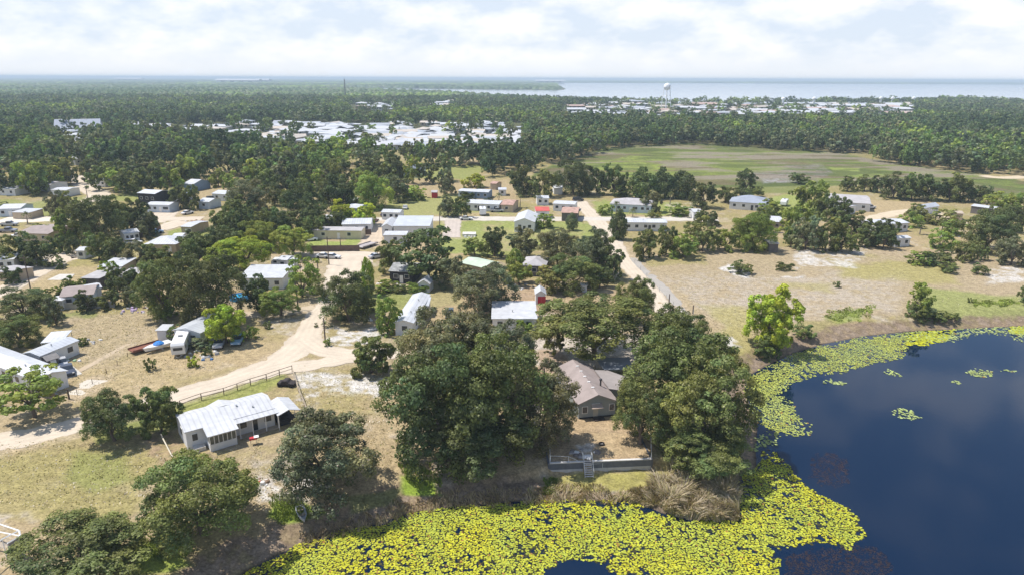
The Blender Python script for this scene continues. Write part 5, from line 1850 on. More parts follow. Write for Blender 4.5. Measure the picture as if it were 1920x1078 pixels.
# --- all other near and middle buildings: label, front eave line in pixels, depth ...
HB = [
 ('mobile_home', 'long grey-roofed mobile home at the left edge behind the open light green tree', (-60, 664), (68, 714), 5.0, 3.0, .6, 'x', 'metalx', 'white', 'f5 r1', .6, 2, 'mobile home', 'the long grey-roofed mobile home'),
 ('mobile_home', 'small metal-roofed home at the left edge beside the open lean-to', (40, 662), (74, 667), 8.2, 2.7, .45, 'y', 'metal', 'white', 'f1 l2 r2', None, 1, 'mobile home', 'the small metal-roofed home'),
 ('shed', 'dark weathered shed between the lean-to and the black car', (87, 676), (113, 668), 2.6, 2.2, .5, 'x', 'grey', 'shed', '', .5, 0, 'shed', None),
 ('house', 'white house with pale blue metal roof behind the travel trailer', (322, 618), (375, 624), 10.0, 2.8, .7, 'y', 'metal', 'white', 'f2 r2', .3, 1, 'house', 'the house with the pale blue metal roof'),
 ('house', 'long house with flat white metal roof above the blue pool', (445, 521), (530, 521), 10.0, 3.0, .7, 'mono', 'whitey', 'white', 'f4', .5, 0, 'house', 'the long white-roofed house'),
 ('shed', 'small white shed behind the rounded camper', (519, 487), (538, 488), 5.0, 2.6, .5, 'x', 'white', 'white', 'f1', None, 0, 'shed', None),
 ('garage', 'long low cream building behind the green lawn', (580, 432), (678, 433), 6.0, 2.9, .3, 'x', 'pale', 'cream', 'f2', .55, 0, 'building', 'the long cream building'),
 ('house', 'metal-roofed house directly behind the right half of the cream building', (640, 421), (696, 420), 10.0, 3.0, 1.0, 'x', 'metalx', 'white', 'f3', None, 0, 'house', None),
 ('house', 'white gabled wing at the left of the L-shaped white building', (714, 425), (736, 425), 12.0, 3.4, .9, 'y', 'whitey', 'white', 'f1', None, 0, 'house', 'the white L-shaped building'),
 ('building', 'broad building with bright white roof behind the open-limbed dark tree', (736, 424), (806, 424), 14.0, 3.6, .7, 'mono', 'metal', 'white', '', None, 0, 'building', None),
 ('shed', 'low flat white shed in front of the white L-shaped building', (718, 441), (762, 441), 5.0, 2.8, .2, 'mono', 'whitey', 'white', 'f1', None, 0, 'shed', None),
 ('mobile_home', 'white camper-like home above the paved road, behind the dark blue truck', (714, 398), (750, 399), 6.0, 2.9, .6, 'x', 'metalx', 'white', 'f3', None, 0, 'mobile home', 'the white home above the paved road'),
 ('house', 'black charred house with patched pale roof below the open-limbed dark tree', (728, 508), (775, 510), 9.0, 3.2, 1.0, 'x', 'charred', 'dark', 'f2 r1', .5, 0, 'house', 'the black charred house'),
 ('shed', 'little white gabled shed right of the black charred house', (782, 531), (806, 532), 4.6, 2.4, .9, 'y', 'white', 'white', 'f1', None, 0, 'shed', None),
 ('mobile_home', 'grey metal-roofed mobile home standing end-on above the grey-green oak', (738, 604), (776, 605), 19.0, 2.9, .55, 'y', 'metalx', 'white', 'f1 r3', None, 2, 'mobile home', 'the grey mobile home seen end-on'),
 ('porch', 'small white porch building attached right of the end-on grey mobile home', (781, 573), (804, 573), 5.5, 2.6, .25, 'mono', 'metal', 'white', 'f1', .3, 0, 'porch', None),
 ('house', 'white low house with stained white metal roof behind the big oak cluster', (921, 597), (1008, 597), 10.0, 2.7, .55, 'mono', 'whitey', 'white', 'f3', .6, 1, 'house', 'the white-roofed shed house'),
 ('shed', 'tiny barn-shaped white shed with dark red doors', (1003, 551), (1025, 551), 4.6, 2.6, .8, 'y', 'whitey', 'white', '', None, 0, 'shed', 'the red-doored shed'),
 ('house', 'house under a long pale green roof among grey-green trees', (862, 492), (906, 502), 7.0, 2.8, .8, 'x', 'green', 'tan', '', None, 0, 'house', 'the pale green roof'),
 ('shed', 'grey shed with pale arched roof among the grove trees', (978, 497), (1024, 499), 9.0, 3.0, 1.1, 'hip', 'pale', 'shed', 'f1', None, 0, 'shed', 'the grey arched shed'),
 ('shed', 'pale blue shed at the right edge of the grove', (1112, 506), (1142, 506), 4.0, 2.8, .5, 'x', 'pale', 'pale', 'f1', .3, 0, 'shed', 'the pale blue shed'),
 ('shed', 'small white shed below the grove near the sandy lane', (1089, 535), (1103, 535), 2.6, 1.8, .3, 'x', 'metalx', 'white', '', None, 0, 'shed', None),
 ('house', 'white gabled building touching the paved road beside the round bright tree', (963, 416), (1003, 417), 16.0, 3.6, 1.3, 'y', 'whitey', 'white', 'f2', .5, 0, 'house', 'the white gabled building'),
 ('shed', 'red-roofed shed behind the round bright tree', (1004, 396), (1031, 396), 9.0, 3.0, .7, 'x', 'red', 'white', 'f1', None, 0, 'shed', 'the red roof'),
 ('shed', 'open shed with patchy pink and white rusty roof beside the paved road', (1052, 399), (1084, 400), 12.0, 3.2, .8, 'x', 'rust', 'shed', 'f1', None, 0, 'shed', 'the rusty patched roof'),
 ('mobile_home', 'long white mobile home left of the palm clump in the middle yards', (872, 381), (936, 384), 9.0, 3.0, .6, 'x', 'white', 'white', 'f5', .4, 0, 'mobile home', 'the long white home in the middle yards'),
 ('house', 'grey patched roof in the middle yards right of the long white home', (938, 384), (962, 385), 12.0, 3.0, .9, 'x', 'rust', 'tan', 'f1', None, 0, 'house', None),
 ('mobile_home', 'white flat-roofed home directly above the rusty patched roof', (1036, 382), (1078, 384), 8.0, 3.0, .4, 'x', 'white', 'white', 'f3', None, 0, 'mobile home', 'the white home above the rusty roof'),
 ('shed', 'white open shed behind the rusty patched roof near the marsh trees', (1038, 353), (1056, 353), 9.0, 3.0, .8, 'x', 'white', 'white', '', None, 0, 'shed', None),
 ('mobile_home', 'long pale mobile home below the bright round tree', (858, 358), (890, 360), 7.0, 3.0, .4, 'x', 'white', 'pale', 'f3', None, 0, 'mobile home', 'the home below the bright round tree'),
 ('mobile_home', 'blue-doored white home right of the long pale mobile home', (890, 360), (916, 361), 8.0, 3.0, .5, 'x', 'metalx', 'blue', 'f2', None, 0, 'mobile home', None),
 ('shed', 'small bright red shed on the sand behind the yards', (808, 361), (820, 361), 5.0, 2.6, .5, 'x', 'pale', 'red', '', None, 0, 'shed', 'the small red shed'),
 ('shed', 'pinkish small roof right of the bright round tree', (918, 344), (930, 345), 6.0, 3.0, .6, 'x', 'rust', 'tan', '', None, 0, 'shed', None),
 ('shed', 'small pale shed left of the wide dark tree in the middle yards', (934, 356), (950, 356), 6.0, 2.8, .5, 'x', 'metalx', 'white', 'f1', None, 0, 'shed', None),
 ('house', 'wide grey hip-roofed house with a row of windows above the road', (1143, 382), (1222, 386), 12.0, 3.2, 1.6, 'hip', 'pale', 'pale', 'f7', .5, 0, 'house', 'the wide grey hip-roofed house'),
 ('mobile_home', 'long white mobile home with pale blue roof right of the crossroads', (1170, 417), (1252, 418), 7.0, 3.1, .5, 'x', 'metalx', 'white', 'f5', .6, 1, 'mobile home', 'the long white home at the crossroads'),
 ('house', 'blue-grey hip-roofed house on the lawn in front of the marsh', (1367, 378), (1441, 383), 14.0, 3.1, 2.0, 'hip', 'blue', 'white', 'f4', .6, 0, 'house', 'the blue-grey hip-roofed house'),
 ('house', 'long low house with wide grey roof at the marsh edge', (1555, 378), (1634, 383), 22.0, 3.2, .9, 'x', 'pale', 'white', 'f3', None, 0, 'house', 'the wide grey roof at the marsh edge'),
 ('shed', 'bright white roof jutting from the left of the wide grey marsh-edge roof', (1556, 388), (1582, 392), 10.0, 2.8, .5, 'x', 'white', 'white', '', None, 0, 'shed', None),
 ('house', 'white-roofed tan house half hidden left of the tallest right-hand trees', (1430, 415), (1468, 417), 11.0, 3.0, .6, 'x', 'white', 'tan', 'f2', None, 0, 'house', 'the white-roofed tan house'),
 ('house', 'pale roof glimpsed at the foot of the right-hand tree row', (1442, 457), (1462, 457), 6.0, 2.8, .4, 'x', 'pale', 'shed', '', None, 0, 'house', None),
 ('mobile_home', 'long white mobile home behind the right field trees', (1642, 422), (1706, 418), 8.0, 3.1, .6, 'x', 'metalx', 'white', 'f5', .4, 0, 'mobile home', 'the long white home behind the right field'),
 ('shed', 'small bright white shed at the edge of the right field', (1680, 448), (1710, 446), 4.0, 2.8, .4, 'x', 'white', 'white', 'f2', None, 0, 'shed', 'the small white shed by the right field'),
 ('shed', 'blue-white gabled shed right of the wide grey marsh-edge roof', (1711, 388), (1730, 391), 12.0, 3.0, 1.0, 'y', 'metal', 'white', '', None, 0, 'shed', 'the blue-white gabled shed'),
 ('shed', 'long narrow shed with silvery roof near the right edge', (1820, 386), (1866, 392), 6.0, 3.0, .4, 'x', 'metalx', 'shed', '', None, 0, 'shed', 'the long silvery-roofed shed'),
 ('shed', 'small white shed half hidden between the right-hand trees', (1560, 422), (1576, 423), 5.0, 2.8, .6, 'x', 'white', 'white', '', None, 0, 'shed', None),
 ('shed', 'small tan shed beside the palms at the right', (1790, 400), (1808, 401), 6.0, 2.8, .5, 'x', 'tan', 'tan', '', None, 0, 'shed', None),
 ('house', 'white house with blue shutters at the left edge', (-6, 392), (38, 391), 10.0, 3.1, .9, 'x', 'white', 'pale', 'f3', .5, 0, 'house', 'the white house at the left edge'),
 ('shed', 'flat white roof in front of the white house at the left edge', (20, 398), (54, 399), 7.0, 2.6, .2, 'mono', 'whitey', 'tan', '', None, 0, 'shed', None),
 ('mobile_home', 'long white mobile home with blue windows left of the grey thicket', (272, 384), (317, 385), 7.0, 3.0, .5, 'x', 'white', 'pale', 'f4', .6, 0, 'mobile home', 'the long white home at left'),
 ('house', 'dark two-level house with porches among the left trees', (256, 362), (290, 364), 9.0, 4.6, .8, 'x', 'metalx', 'dark', 'f3', None, 0, 'house', 'the dark two-level house'),
 ('house', 'brown-roofed house behind the parked cars at far left', (30, 437), (90, 439), 14.0, 2.8, .9, 'x', 'brown', 'tan', 'f3', None, 0, 'house', 'the brown-roofed house at far left'),
 ('mobile_home', 'white home with blue-grey roof left of the reddish board fence', (231, 439), (262, 435), 6.0, 2.9, .7, 'x', 'metalx', 'white', 'f3', .5, 0, 'mobile home', 'the white home by the reddish fence'),
 ('house', 'tan gabled house with bright white roof behind the reddish fence', (268, 458), (330, 458), 11.0, 2.9, 1.2, 'hip', 'white', 'tan', '', .8, 0, 'house', 'the tan house with the white roof'),
 ('house', 'tan house with white roof edge and red clutter by the left driveway', (337, 425), (358, 426), 10.0, 2.9, .5, 'x', 'white', 'tan', 'f1', .5, 0, 'house', 'the tan house by the left driveway'),
 ('house', 'faded grey-pink roofed house behind the pale grey fence', (110, 557), (176, 551), 9.0, 2.8, .8, 'x', 'brown', 'pale', 'f2', None, 0, 'house', 'the faded grey house'),
 ('shed', 'white canopy roof at the back of the faded grey house', (152, 545), (192, 538), 5.0, 2.8, .4, 'x', 'white', 'white', '', None, 0, 'shed', None),
 ('shed', 'dark boarded shed with pale roof right of the bright small tree', (215, 519), (250, 519), 8.0, 2.8, .2, 'mono', 'pale', 'shed', 'f1', None, 0, 'shed', 'the dark boarded shed'),
 ('house', 'low brown-walled house behind the light green small trees at left', (150, 521), (186, 522), 9.0, 2.8, .2, 'mono', 'pale', 'shed', '', None, 0, 'house', None),
 ('shed', 'flat white roof above the low brown-walled house', (182, 500), (228, 500), 8.0, 2.8, .3, 'mono', 'whitey', 'tan', '', None, 0, 'shed', None),
 ('shed', 'white dome-like canopy left of the pale grey fence', (88, 563), (116, 563), 3.5, 2.4, .5, 'hip', 'whitey', 'white', '', None, 0, 'canopy', None),
 ('shed', 'small white box-shaped cargo trailer shed left of the metal-roofed house', (290, 619), (312, 619), 3.2, 2.4, .15, 'mono', 'whitey', 'white', '', None, 0, 'shed', None),
 ('house', 'white-roofed home at the upper left edge', (-4, 354), (27, 355), 10.0, 3.0, .6, 'x', 'white', 'white', 'f2', None, 0, 'house', None),
 ('house', 'pale brown roof half hidden in the upper left trees', (70, 346), (93, 347), 10.0, 3.2, .9, 'x', 'pale', 'white', 'f1', None, 0, 'house', None),
 ('mobile_home', 'white flat home below the pale brown roof at upper left', (94, 356), (124, 357), 8.0, 3.0, .4, 'x', 'white', 'white', 'f2', None, 0, 'mobile home', None),
 ('house', 'grey-blue gabled house at the edge of the small dry clearing', (342, 345), (362, 346), 12.0, 3.4, 1.4, 'x', 'metalx', 'blue', 'f1', None, 0, 'house', 'the grey-blue gabled house'),
 ('house', 'white house with open carport right of the small dry clearing', (396, 363), (428, 365), 9.0, 3.0, .8, 'x', 'white', 'white', 'f2', None, 0, 'house', 'the white carport house'),
 ('house', 'white roof showing behind the grey thicket at left', (320, 367), (344, 367), 9.0, 3.0, .6, 'x', 'white', 'white', '', None, 0, 'house', None),
 ('house', 'pale house left of the white carport house', (370, 378), (392, 379), 8.0, 3.0, .8, 'x', 'metalx', 'pale', 'f1', None, 0, 'house', None),
 ('shed', 'white shed with dark opening beside the tall light green tree', (646, 375), (666, 376), 6.0, 3.0, .6, 'x', 'white', 'shed', '', None, 0, 'shed', None),
 ('house', 'white-roofed house just below the white shed by the tall light green tree', (648, 389), (672, 391), 8.0, 3.0, .8, 'x', 'metalx', 'blue', '', None, 0, 'house', None),
 ('house', 'grey house on the bright lawn at the end of the far sandy drive', (755, 320), (780, 321), 14.0, 3.6, 2.6, 'hip', 'blue', 'pale', 'f2', None, 0, 'house', 'the grey house on the far lawn'),
 ('mobile_home', 'long white mobile home beside the far field above the yards', (906, 285), (955, 285), 9.0, 3.4, .8, 'x', 'metalx', 'white', 'f4', None, 0, 'mobile home', 'the long white home by the far field'),
 ('shed', 'tiny white shed in the trees left of the far field', (824, 293), (835, 293), 8.0, 3.4, .8, 'x', 'white', 'white', '', None, 0, 'shed', None),
 ('house', 'white roof in the small gap of the upper left woods, back one', (126, 284), (150, 284), 12, 3.6, 1.0, 'x', 'white', 'white', 'f2', None, 0, 'house', None),
 ('house', 'long white roof in the small gap of the upper left woods, front one', (140, 299), (176, 296), 12, 3.6, 1.0, 'x', 'white', 'white', 'f3', None, 0, 'house', None),
 ('house', 'pink-walled house in the small gap of the upper left woods', (156, 278), (180, 278), 12, 4.2, 1.0, 'x', 'metalx', 'tan', 'f3', None, 0, 'house', None),
 ('house', 'small white house just above the upper left bend of the road', (176, 338), (196, 339), 9, 3.2, .8, 'x', 'white', 'white', 'f2', None, 0, 'house', None),
 ('house', 'grey home between the reddish fence and the bright driveway', (318, 446), (338, 446), 7, 2.8, .6, 'x', 'metalx', 'white', 'f1', None, 0, 'house', None),
 ('shed', 'small white shed near the left dirt road junction', (140, 470), (158, 470), 5, 2.6, .5, 'x', 'white', 'white', 'f1', None, 0, 'shed', None),
 ('house', 'pale roof at the left edge above the left dirt road', (-10, 488), (26, 486), 9, 2.9, .7, 'x', 'metalx', 'white', 'f2', None, 0, 'house', None),
 ('house', 'low tan house at the left edge beside the white parked car', (-12, 508), (22, 512), 6, 2.6, .4, 'x', 'pale', 'tan', '', None, 0, 'house', None),
 ('shed', 'white shed under the trees between the brown fence and the yellow-green umbrella tree', (600, 410), (622, 410), 7, 3.0, .6, 'x', 'white', 'white', 'f1', None, 0, 'shed', None),
 ('mobile_home', 'white home with patio behind the small palm in the middle yards', (1006, 372), (1030, 372), 7, 3.0, .5, 'x', 'metalx', 'white', 'f2', None, 0, 'mobile home', None),
 ('shed', 'white shed beside the second palm at the end of the paved road', (1300, 398), (1318, 398), 7, 2.8, .5, 'x', 'white', 'white', 'f1', None, 0, 'shed', None),
 ('house', 'small pale house at the left rim of the marsh', (988, 286), (1004, 287), 10.0, 3.4, 1.2, 'x', 'metalx', 'white', 'f2', None, 0, 'house', 'the small house at the marsh rim'),
]
for (nm, lb, Lp, Rp, Wd, z, rise, rd, rf_, wl_, wins, dr, vn, ct, ph) in HB:
    house(nm, lb, Lp, Rp, Wd, z, rise, rd, rf_, wl_, wins, dr, vn, ct, 0.25, ph)
LANDMARKS += [(1320, 500, 'the sandy right field'), (1300, 310, 'the marsh'), (850, 430, 'the lawn with the concrete slab')]

# red doors of the tiny barn-shaped shed
for o in list(sc.objects):
    if o.get('label', '').startswith('tiny barn-shaped'):
        d_ = MB().box(0.45, 1.35, -0.05, 0.0, 0.1, 1.9).build('door', WALLS['red'], o)
        d_ = MB().box(1.37, 2.27, -0.05, 0.0, 0.1, 1.9).build('door', WALLS['red'], o)

# open lean-to by the small metal-roofed home
lt = empty('lean_to', tuple(at(80, 664, 0)[:2]) + (0,), rad(12))
tag(lt, 'open metal lean-to full of stored things right of the small metal-roofed home', 'lean-to')
MB().add([(0, 0, 2.3), (3.6, 0.3, 2.3), (3.6, 5.2, 2.7), (0, 5.0, 2.7), (0, 0, 2.2), (3.6, 0.3, 2.2), (3.6, 5.2, 2.6), (0, 5.0, 2.6)],
         [(0, 1, 2, 3), (7, 6, 5, 4), (0, 4, 5, 1), (1, 5, 6, 2), (2, 6, 7, 3), (3, 7, 4, 0)]).build('roof', ROOFS['metalx'], lt)
for x_, y_ in ((0.05, .1), (3.4, .4), (3.4, 5.0), (0.05, 4.8)):
    MB().box(x_, x_ + .1, y_, y_ + .1, -0.2, 2.3).build('post', STEEL, lt)
MB().box(0.3, 1.4, 1.0, 2.2, 0, 1.1).box(1.6, 2.6, 0.8, 1.6, 0, 0.8).box(0.5, 3.2, 3.0, 4.4, 0, 1.7).build('stored_goods', DARKIN, lt)

# white frame at the lower left corner
fr = empty('patio_frame', tuple(at(10, 1025, 0)[:2]) + (0,), 0)
tag(fr, 'white open patio frame cut by the lower left corner', 'patio frame')
p0 = at(10, 1025, 0)
hh = 2.5
cs_ = [at(-60, 962, hh) - p0, at(36, 994, hh) - p0, at(4, 1010, hh) - p0, at(14, 1018, hh) - p0, at(38, 1004, hh) - p0, at(-60, 985, hh) - p0, at(-60, 1060, hh) - p0]


def bar(a, b, w=0.09, name='beam'):
    MB().tube([a, b], w, 4).build(name, TRIM, fr)


bar(cs_[0], cs_[1])
bar(cs_[1], cs_[2])
bar(cs_[5], cs_[4])
bar(cs_[4], cs_[3])
bar(cs_[2], cs_[6])
bar(cs_[1], cs_[4])
for c in (cs_[1], cs_[2], cs_[3], cs_[4]):
    bar(c, Vector((c.x, c.y, -0.2)), 0.07, 'post')
MB().add([cs_[3] * 1, cs_[4] * 1, Vector((cs_[4].x, cs_[4].y, 0.0)), Vector((cs_[3].x, cs_[3].y, 0.0))], [(0, 1, 2, 3)]).build('screen', mat('grey_screen', (0.30, 0.30, 0.33), 0.8), fr)

# --- water tower
tw = at(1248, 208, 0)
WT = mat('white_tank_paint', (0.84, 0.84, 0.84), 0.4, 0.06, 0.1)
tr_ = empty('water_tower', (tw.x, tw.y, 0), 0.3)
tag(tr_, 'white water tower with round tank on slanted legs in front of the lake', 'water tower')
prof = [(0.6, 31.6)] + [(5.6 * math.cos(a), 38.0 + (5.4 if a > 0 else 5.8) * math.sin(a)) for a in np.linspace(-1.45, 1.5, 16)] + [(0.4, 44.0)]
MB().lathe(0, 0, prof, 24).build('tank', WT, tr_, smooth_=True)
MB().lathe(0, 0, [(5.6, 37.2), (6.2, 37.2), (6.2, 37.5), (5.6, 37.5)], 24).build('balcony', WT, tr_)
MB().lathe(0, 0, [(0.9, 0), (0.9, 31.5)], 10).build('riser', WT, tr_)
for i in range(6):
    a = i * math.pi / 3
    MB().tube([(9.8 * math.cos(a), 9.8 * math.sin(a), -0.5), (5.4 * math.cos(a), 5.4 * math.sin(a), 37)], 0.5, 6).build('leg', WT, tr_)
for zr in (12, 24):
    r_ = 9.8 - 3.8 * zr / 37
    MB().tube([(r_ * math.cos(i * math.pi / 3), r_ * math.sin(i * math.pi / 3), zr) for i in range(7)], 0.2, 4).build('brace', WT, tr_)
LANDMARKS.append((1248, 200, 'the water tower'))

# radio mast
rmst = at(648, 189, 0)
rt = empty('radio_mast', (rmst.x, rmst.y, 0))
tag(rt, 'thin dark lattice radio mast standing up against the far lake', 'mast')
mb = MB()
for i in range(3):
    a = i * 2.094
    mb.tube([(2.2 * math.cos(a), 2.2 * math.sin(a), 0), (0.8 * math.cos(a), 0.8 * math.sin(a), 46)], 0.42, 4)
for k in range(12):
    z_ = k * 3.8
    r_ = 2.2 - 1.4 * z_ / 46
    mb.tube([(r_ * math.cos(i * 2.094), r_ * math.sin(i * 2.094), z_ + (i % 2) * 3) for i in range(4)], 0.25, 3)
mb.build('lattice', mat('dark_steel', (0.14, 0.14, 0.15), 0.6), rt)
MB().tube([(0, 0, 45), (0, 0, 50)], 0.3, 4).build('antenna', mat('dark_steel', (0.14, 0.14, 0.15), 0.6), rt)

# church with the grey roof and small spire
house('church', 'large low church with grey sloping roof and small white spire', (100, 241), (188, 239), 30, 5, 7.0, 'x', 'blue', 'white', '', None, 0, 'church', 0.8, 'the grey-roofed church')
pc = at(155, 226, 8)
spr = empty('steeple', (pc.x, pc.y, 12))
for o in list(sc.objects):
    if o.get('category') == 'church':
        spr.parent = o
        spr.matrix_world = Matrix.Translation((pc.x, pc.y, 0))
        MB().lathe(0, 0, [(1.6, 8), (1.5, 15.5), (1.9, 15.6), (0.1, 22)], 8).build('spire', TRIM, spr)

# --- far town: white homes of the park and the shops by the lake
fg = np.random.default_rng(5)
FAR = {}
for nm_, rf_, wl_ in (('white', (0.56, 0.565, 0.58), (0.60, 0.60, 0.58)), ('grey', (0.40, 0.42, 0.45), (0.6, 0.6, 0.6)), ('tan', (0.55, 0.48, 0.40), (0.60, 0.52, 0.42)), ('brick', (0.50, 0.36, 0.30), (0.42, 0.23, 0.17))):
    for kk in range(2):
        mbw = MB().box(0.02, 0.98, 0.03, 0.97, -0.1, 0.75)
        nw = len(mbw.f)
        roof_mesh(mbw, 1, 1, 0.78, 0.30 if kk == 0 else 0.22, 'x' if kk == 0 else 'hip', 0.03, 0.05)
        nrf = len(mbw.f)
        for q in range(4):
            mbw.box(0.12 + q * 0.22, 0.22 + q * 0.22, 0.015, 0.03, 0.3, 0.58)
        me = bpy.data.meshes.new('far_home')
        me.from_pydata(mbw.v, [], mbw.f)
        me.materials.append(mat('far_wall_' + nm_, wl_, 0.8, 0.1, 0.3))
        me.materials.append(mat('far_roof_' + nm_, rf_, 0.4, 0.08, 0.3))
        me.materials.append(GLASS)
        mi = np.zeros(len(mbw.f), np.int32)
        mi[nw:nrf] = 1
        mi[nrf:] = 2
        me.polygons.foreach_set('material_index', mi)
        FAR[(nm_, kk)] = me


FARL = []


def far_home(px, py, lx, w, h, key, kk, rz, name, label, cat, group):
    p = at(px, py, 0)
    o = link(name, FAR[(key, kk)], None, (p.x, p.y, 0))
    o.scale = (lx, w, h)
    o.rotation_euler = (0, 0, rz)
    tag(o, label, cat, group)
    FARL.append((o, px, py, key, group))


nfar = 0
ROWS5 = ['back', 'second', 'middle', 'fourth', 'front']
SECT = ['far left', 'left', 'inner left', 'centre', 'inner right', 'right', 'far right']
PARK = [(190, 240, 300, 250, 12), (200, 246, 330, 260, 10), (300, 240, 450, 266, 26), (450, 236, 600, 276, 66), (600, 237, 800, 284, 88), (800, 237, 985, 288, 70), (125, 256, 180, 294, 12)]
for x0_, y0_, x1_, y1_, n in PARK:
    for i in range(n):
        px = fg.uniform(x0_, x1_)
        py = y0_ + (y1_ - y0_) * ((i * 0.618) % 1.0)
        key = ['white', 'white', 'white', 'grey', 'grey', 'tan'][int(fg.integers(0, 6))]
        kw = {'white': 'white-roofed', 'grey': 'grey-roofed', 'tan': 'tan-roofed'}[key]
        far_home(px, py, fg.uniform(15, 24), fg.uniform(9, 15), fg.uniform(4.4, 5.8), key, int(fg.integers(0, 2)), fg.choice([0.15, 0.2, 1.6, 1.45, -0.1]) + fg.uniform(-.1, .1),
                 'mobile_home', 'distant %s mobile home in the crowded home park' % kw, 'mobile home', '%s homes in the distant home park' % kw)
        nfar += 1
TOWN = [(655, 198, 745, 210, 15, 'left of the lakeside town', 10), (795, 194, 860, 204, 9, 'behind the home park', 10), (1055, 199, 1240, 224, 42, 'left of the water tower', 14), (1255, 200, 1420, 224, 34, 'right of the water tower', 14),
        (1420, 199, 1700, 220, 56, 'in the lakeside town on the right', 20), (60, 212, 150, 216, 3, 'near the church', 12)]
for x0_, y0_, x1_, y1_, n, wh, s in TOWN:
    for i in range(n):
        px = fg.uniform(x0_, x1_)
        py = y0_ + (y1_ - y0_) * ((i * 0.618) % 1.0)
        key = ['white', 'white', 'white', 'grey', 'tan', 'brick'][int(fg.integers(0, 6))]
        kw = {'white': 'white', 'grey': 'grey', 'tan': 'tan', 'brick': 'brick-red'}[key]
        far_home(px, py, fg.uniform(1.0, 2.6) * s, fg.uniform(.8, 1.4) * s, fg.uniform(5, 8.5), key, int(fg.integers(0, 2)), fg.uniform(-.3, .3),
                 'town_building', 'far %s low building %s' % (kw, wh), 'building', 'far %s buildings %s' % (kw, wh))
far_home(175, 249, 60, 10, 5.5, 'white', 0, 0.0, 'building', 'long white-roofed hall in front of the left end of the home park', 'hall', None)
far_home(1540, 205, 110, 26, 8, 'white', 0, -0.05, 'building', 'very long white store roof in the lakeside town', 'store', None)
far_home(1300, 203, 42, 18, 9, 'brick', 0, 0.0, 'building', 'brick-red block right of the water tower', 'building', None)
far_home(1632, 203, 34, 14, 9, 'brick', 1, 0.0, 'building', 'brown block at the right end of the lakeside town', 'building', None)
far_home(1160, 197, 55, 16, 10, 'grey', 1, 0.0, 'building', 'pale grey hall with low roof left of the water tower', 'hall', None)
for px, py in ((1467, 197), (1525, 196), (1650, 195), (1672, 195), (1711, 195)):
    p = at(px, py + 3, 0)
    o = MB().lathe(0, 0, [(2.2, 0), (2.2, 12), (4.2, 13), (3.8, 15.5), (1.8, 17)], 12).build('storage_tank', WT, None, (p.x, p.y, 0))
    tag(o, 'small white round tank rising over the lakeside tree line', 'tank', 'white round tanks over the lakeside trees')
for px, py, lx in ((405, 157, 340), (215, 152.6, 300), (478, 156, 120), (1005, 157, 300)):
    far_home(px, py, lx, 120, 34, 'white', 0, 0, 'building', 'white speck of a large building in the farthest woods', 'building', 'white specks of buildings in the farthest woods')


def far_labels():
    """every far home by its row, its section and its place in them"""
    cells = {}
    for o, px, py, key, grp in FARL:
        if not grp or 'specks' in grp:
            continue
        park = 'home park' in grp and 'behind' not in grp
        kw = {'white': 'white', 'grey': 'grey', 'tan': 'tan', 'brick': 'brick-red'}[key]
        if park:
            r = ROWS5[min(4, int((py - 235) / 12.5))] if py > 235 else 'back'
            s_ = SECT[max(0, min(6, int((px - 130) / 122)))]
            lb = '%s-roofed home, %s row of the distant home park, %s section' % (kw, r, s_)
            o['group'] = 'homes in the distant home park'
        else:
            r = 'near' if py > 208 else 'lakeside'
            lb = 'far %s building%s, %s side' % (kw, grp.split('buildings')[-1], r)
            o['group'] = 'buildings of the lakeside town'
        cells.setdefault(lb, []).append((px, o))
    for lb, it in cells.items():
        it.sort(key=lambda q: q[0])
        for i, (px, o) in enumerate(it):
            if len(it) == 1:
                o['label'] = lb
            elif i == 0:
                o['label'] = lb + ', leftmost'
            elif i == len(it) - 1:
                o['label'] = lb + ', rightmost'
            elif i < 16:
                o['label'] = lb + ', ' + ['', 'second', 'third', 'fourth', 'fifth', 'sixth', 'seventh', 'eighth', 'ninth', 'tenth', 'eleventh', 'twelfth', 'thirteenth', 'fourteenth', 'fifteenth', 'sixteenth'][i]
            else:
                o['label'] = lb + ', further right'


far_labels()
sp = sorted([q for q in FARL if q[4] and 'specks' in q[4]], key=lambda q: q[1])
for w_, q in zip(('leftmost', 'second from left', 'third from left', 'rightmost'), sp):
    q[0]['label'] = 'white speck of a large building in the farthest woods, ' + w_
tks = sorted([o for o in sc.objects if o.name.startswith('storage_tank')], key=lambda o: o.location.x / o.location.y)
for w_, o in zip(('leftmost', 'second from left', 'middle', 'fourth from left', 'rightmost'), tks):
    o['label'] = 'small white round tank over the lakeside tree line, %s of five' % w_

# ------------------------------------------------------------------ poles, vehicles, clutter
POLE = mat('pole_wood', (0.13, 0.10, 0.085), 0.9, 0.3, 1.0)


def pole(px, py, hpx, label, arm=True, r=0.14):
    p = ground_at(px, py)
    s = scale_at(px, py)
    ang = math.atan2(H, math.hypot(p.x, p.y))
    h = hpx / s / math.cos(ang)
    root = empty('utility_pole', (p.x, p.y, 0))
    tag(root, label, 'utility pole')
    MB().tube([(0, 0, -0.3), (0, 0, h)], [r * 1.15, r * 0.8], 8).build('shaft', POLE, root)
    if arm:
        MB().box(-1.1, 1.1, -0.06, 0.06, h - 0.75, h - 0.6).build('crossarm', POLE, root)
        for x_ in (-1.0, 0.0, 1.0):
            MB().lathe(x_, 0, [(0.05, h - 0.6), (0.07, h - 0.5), (0.03, h - 0.4)], 6).build('insulator', STEEL, root)


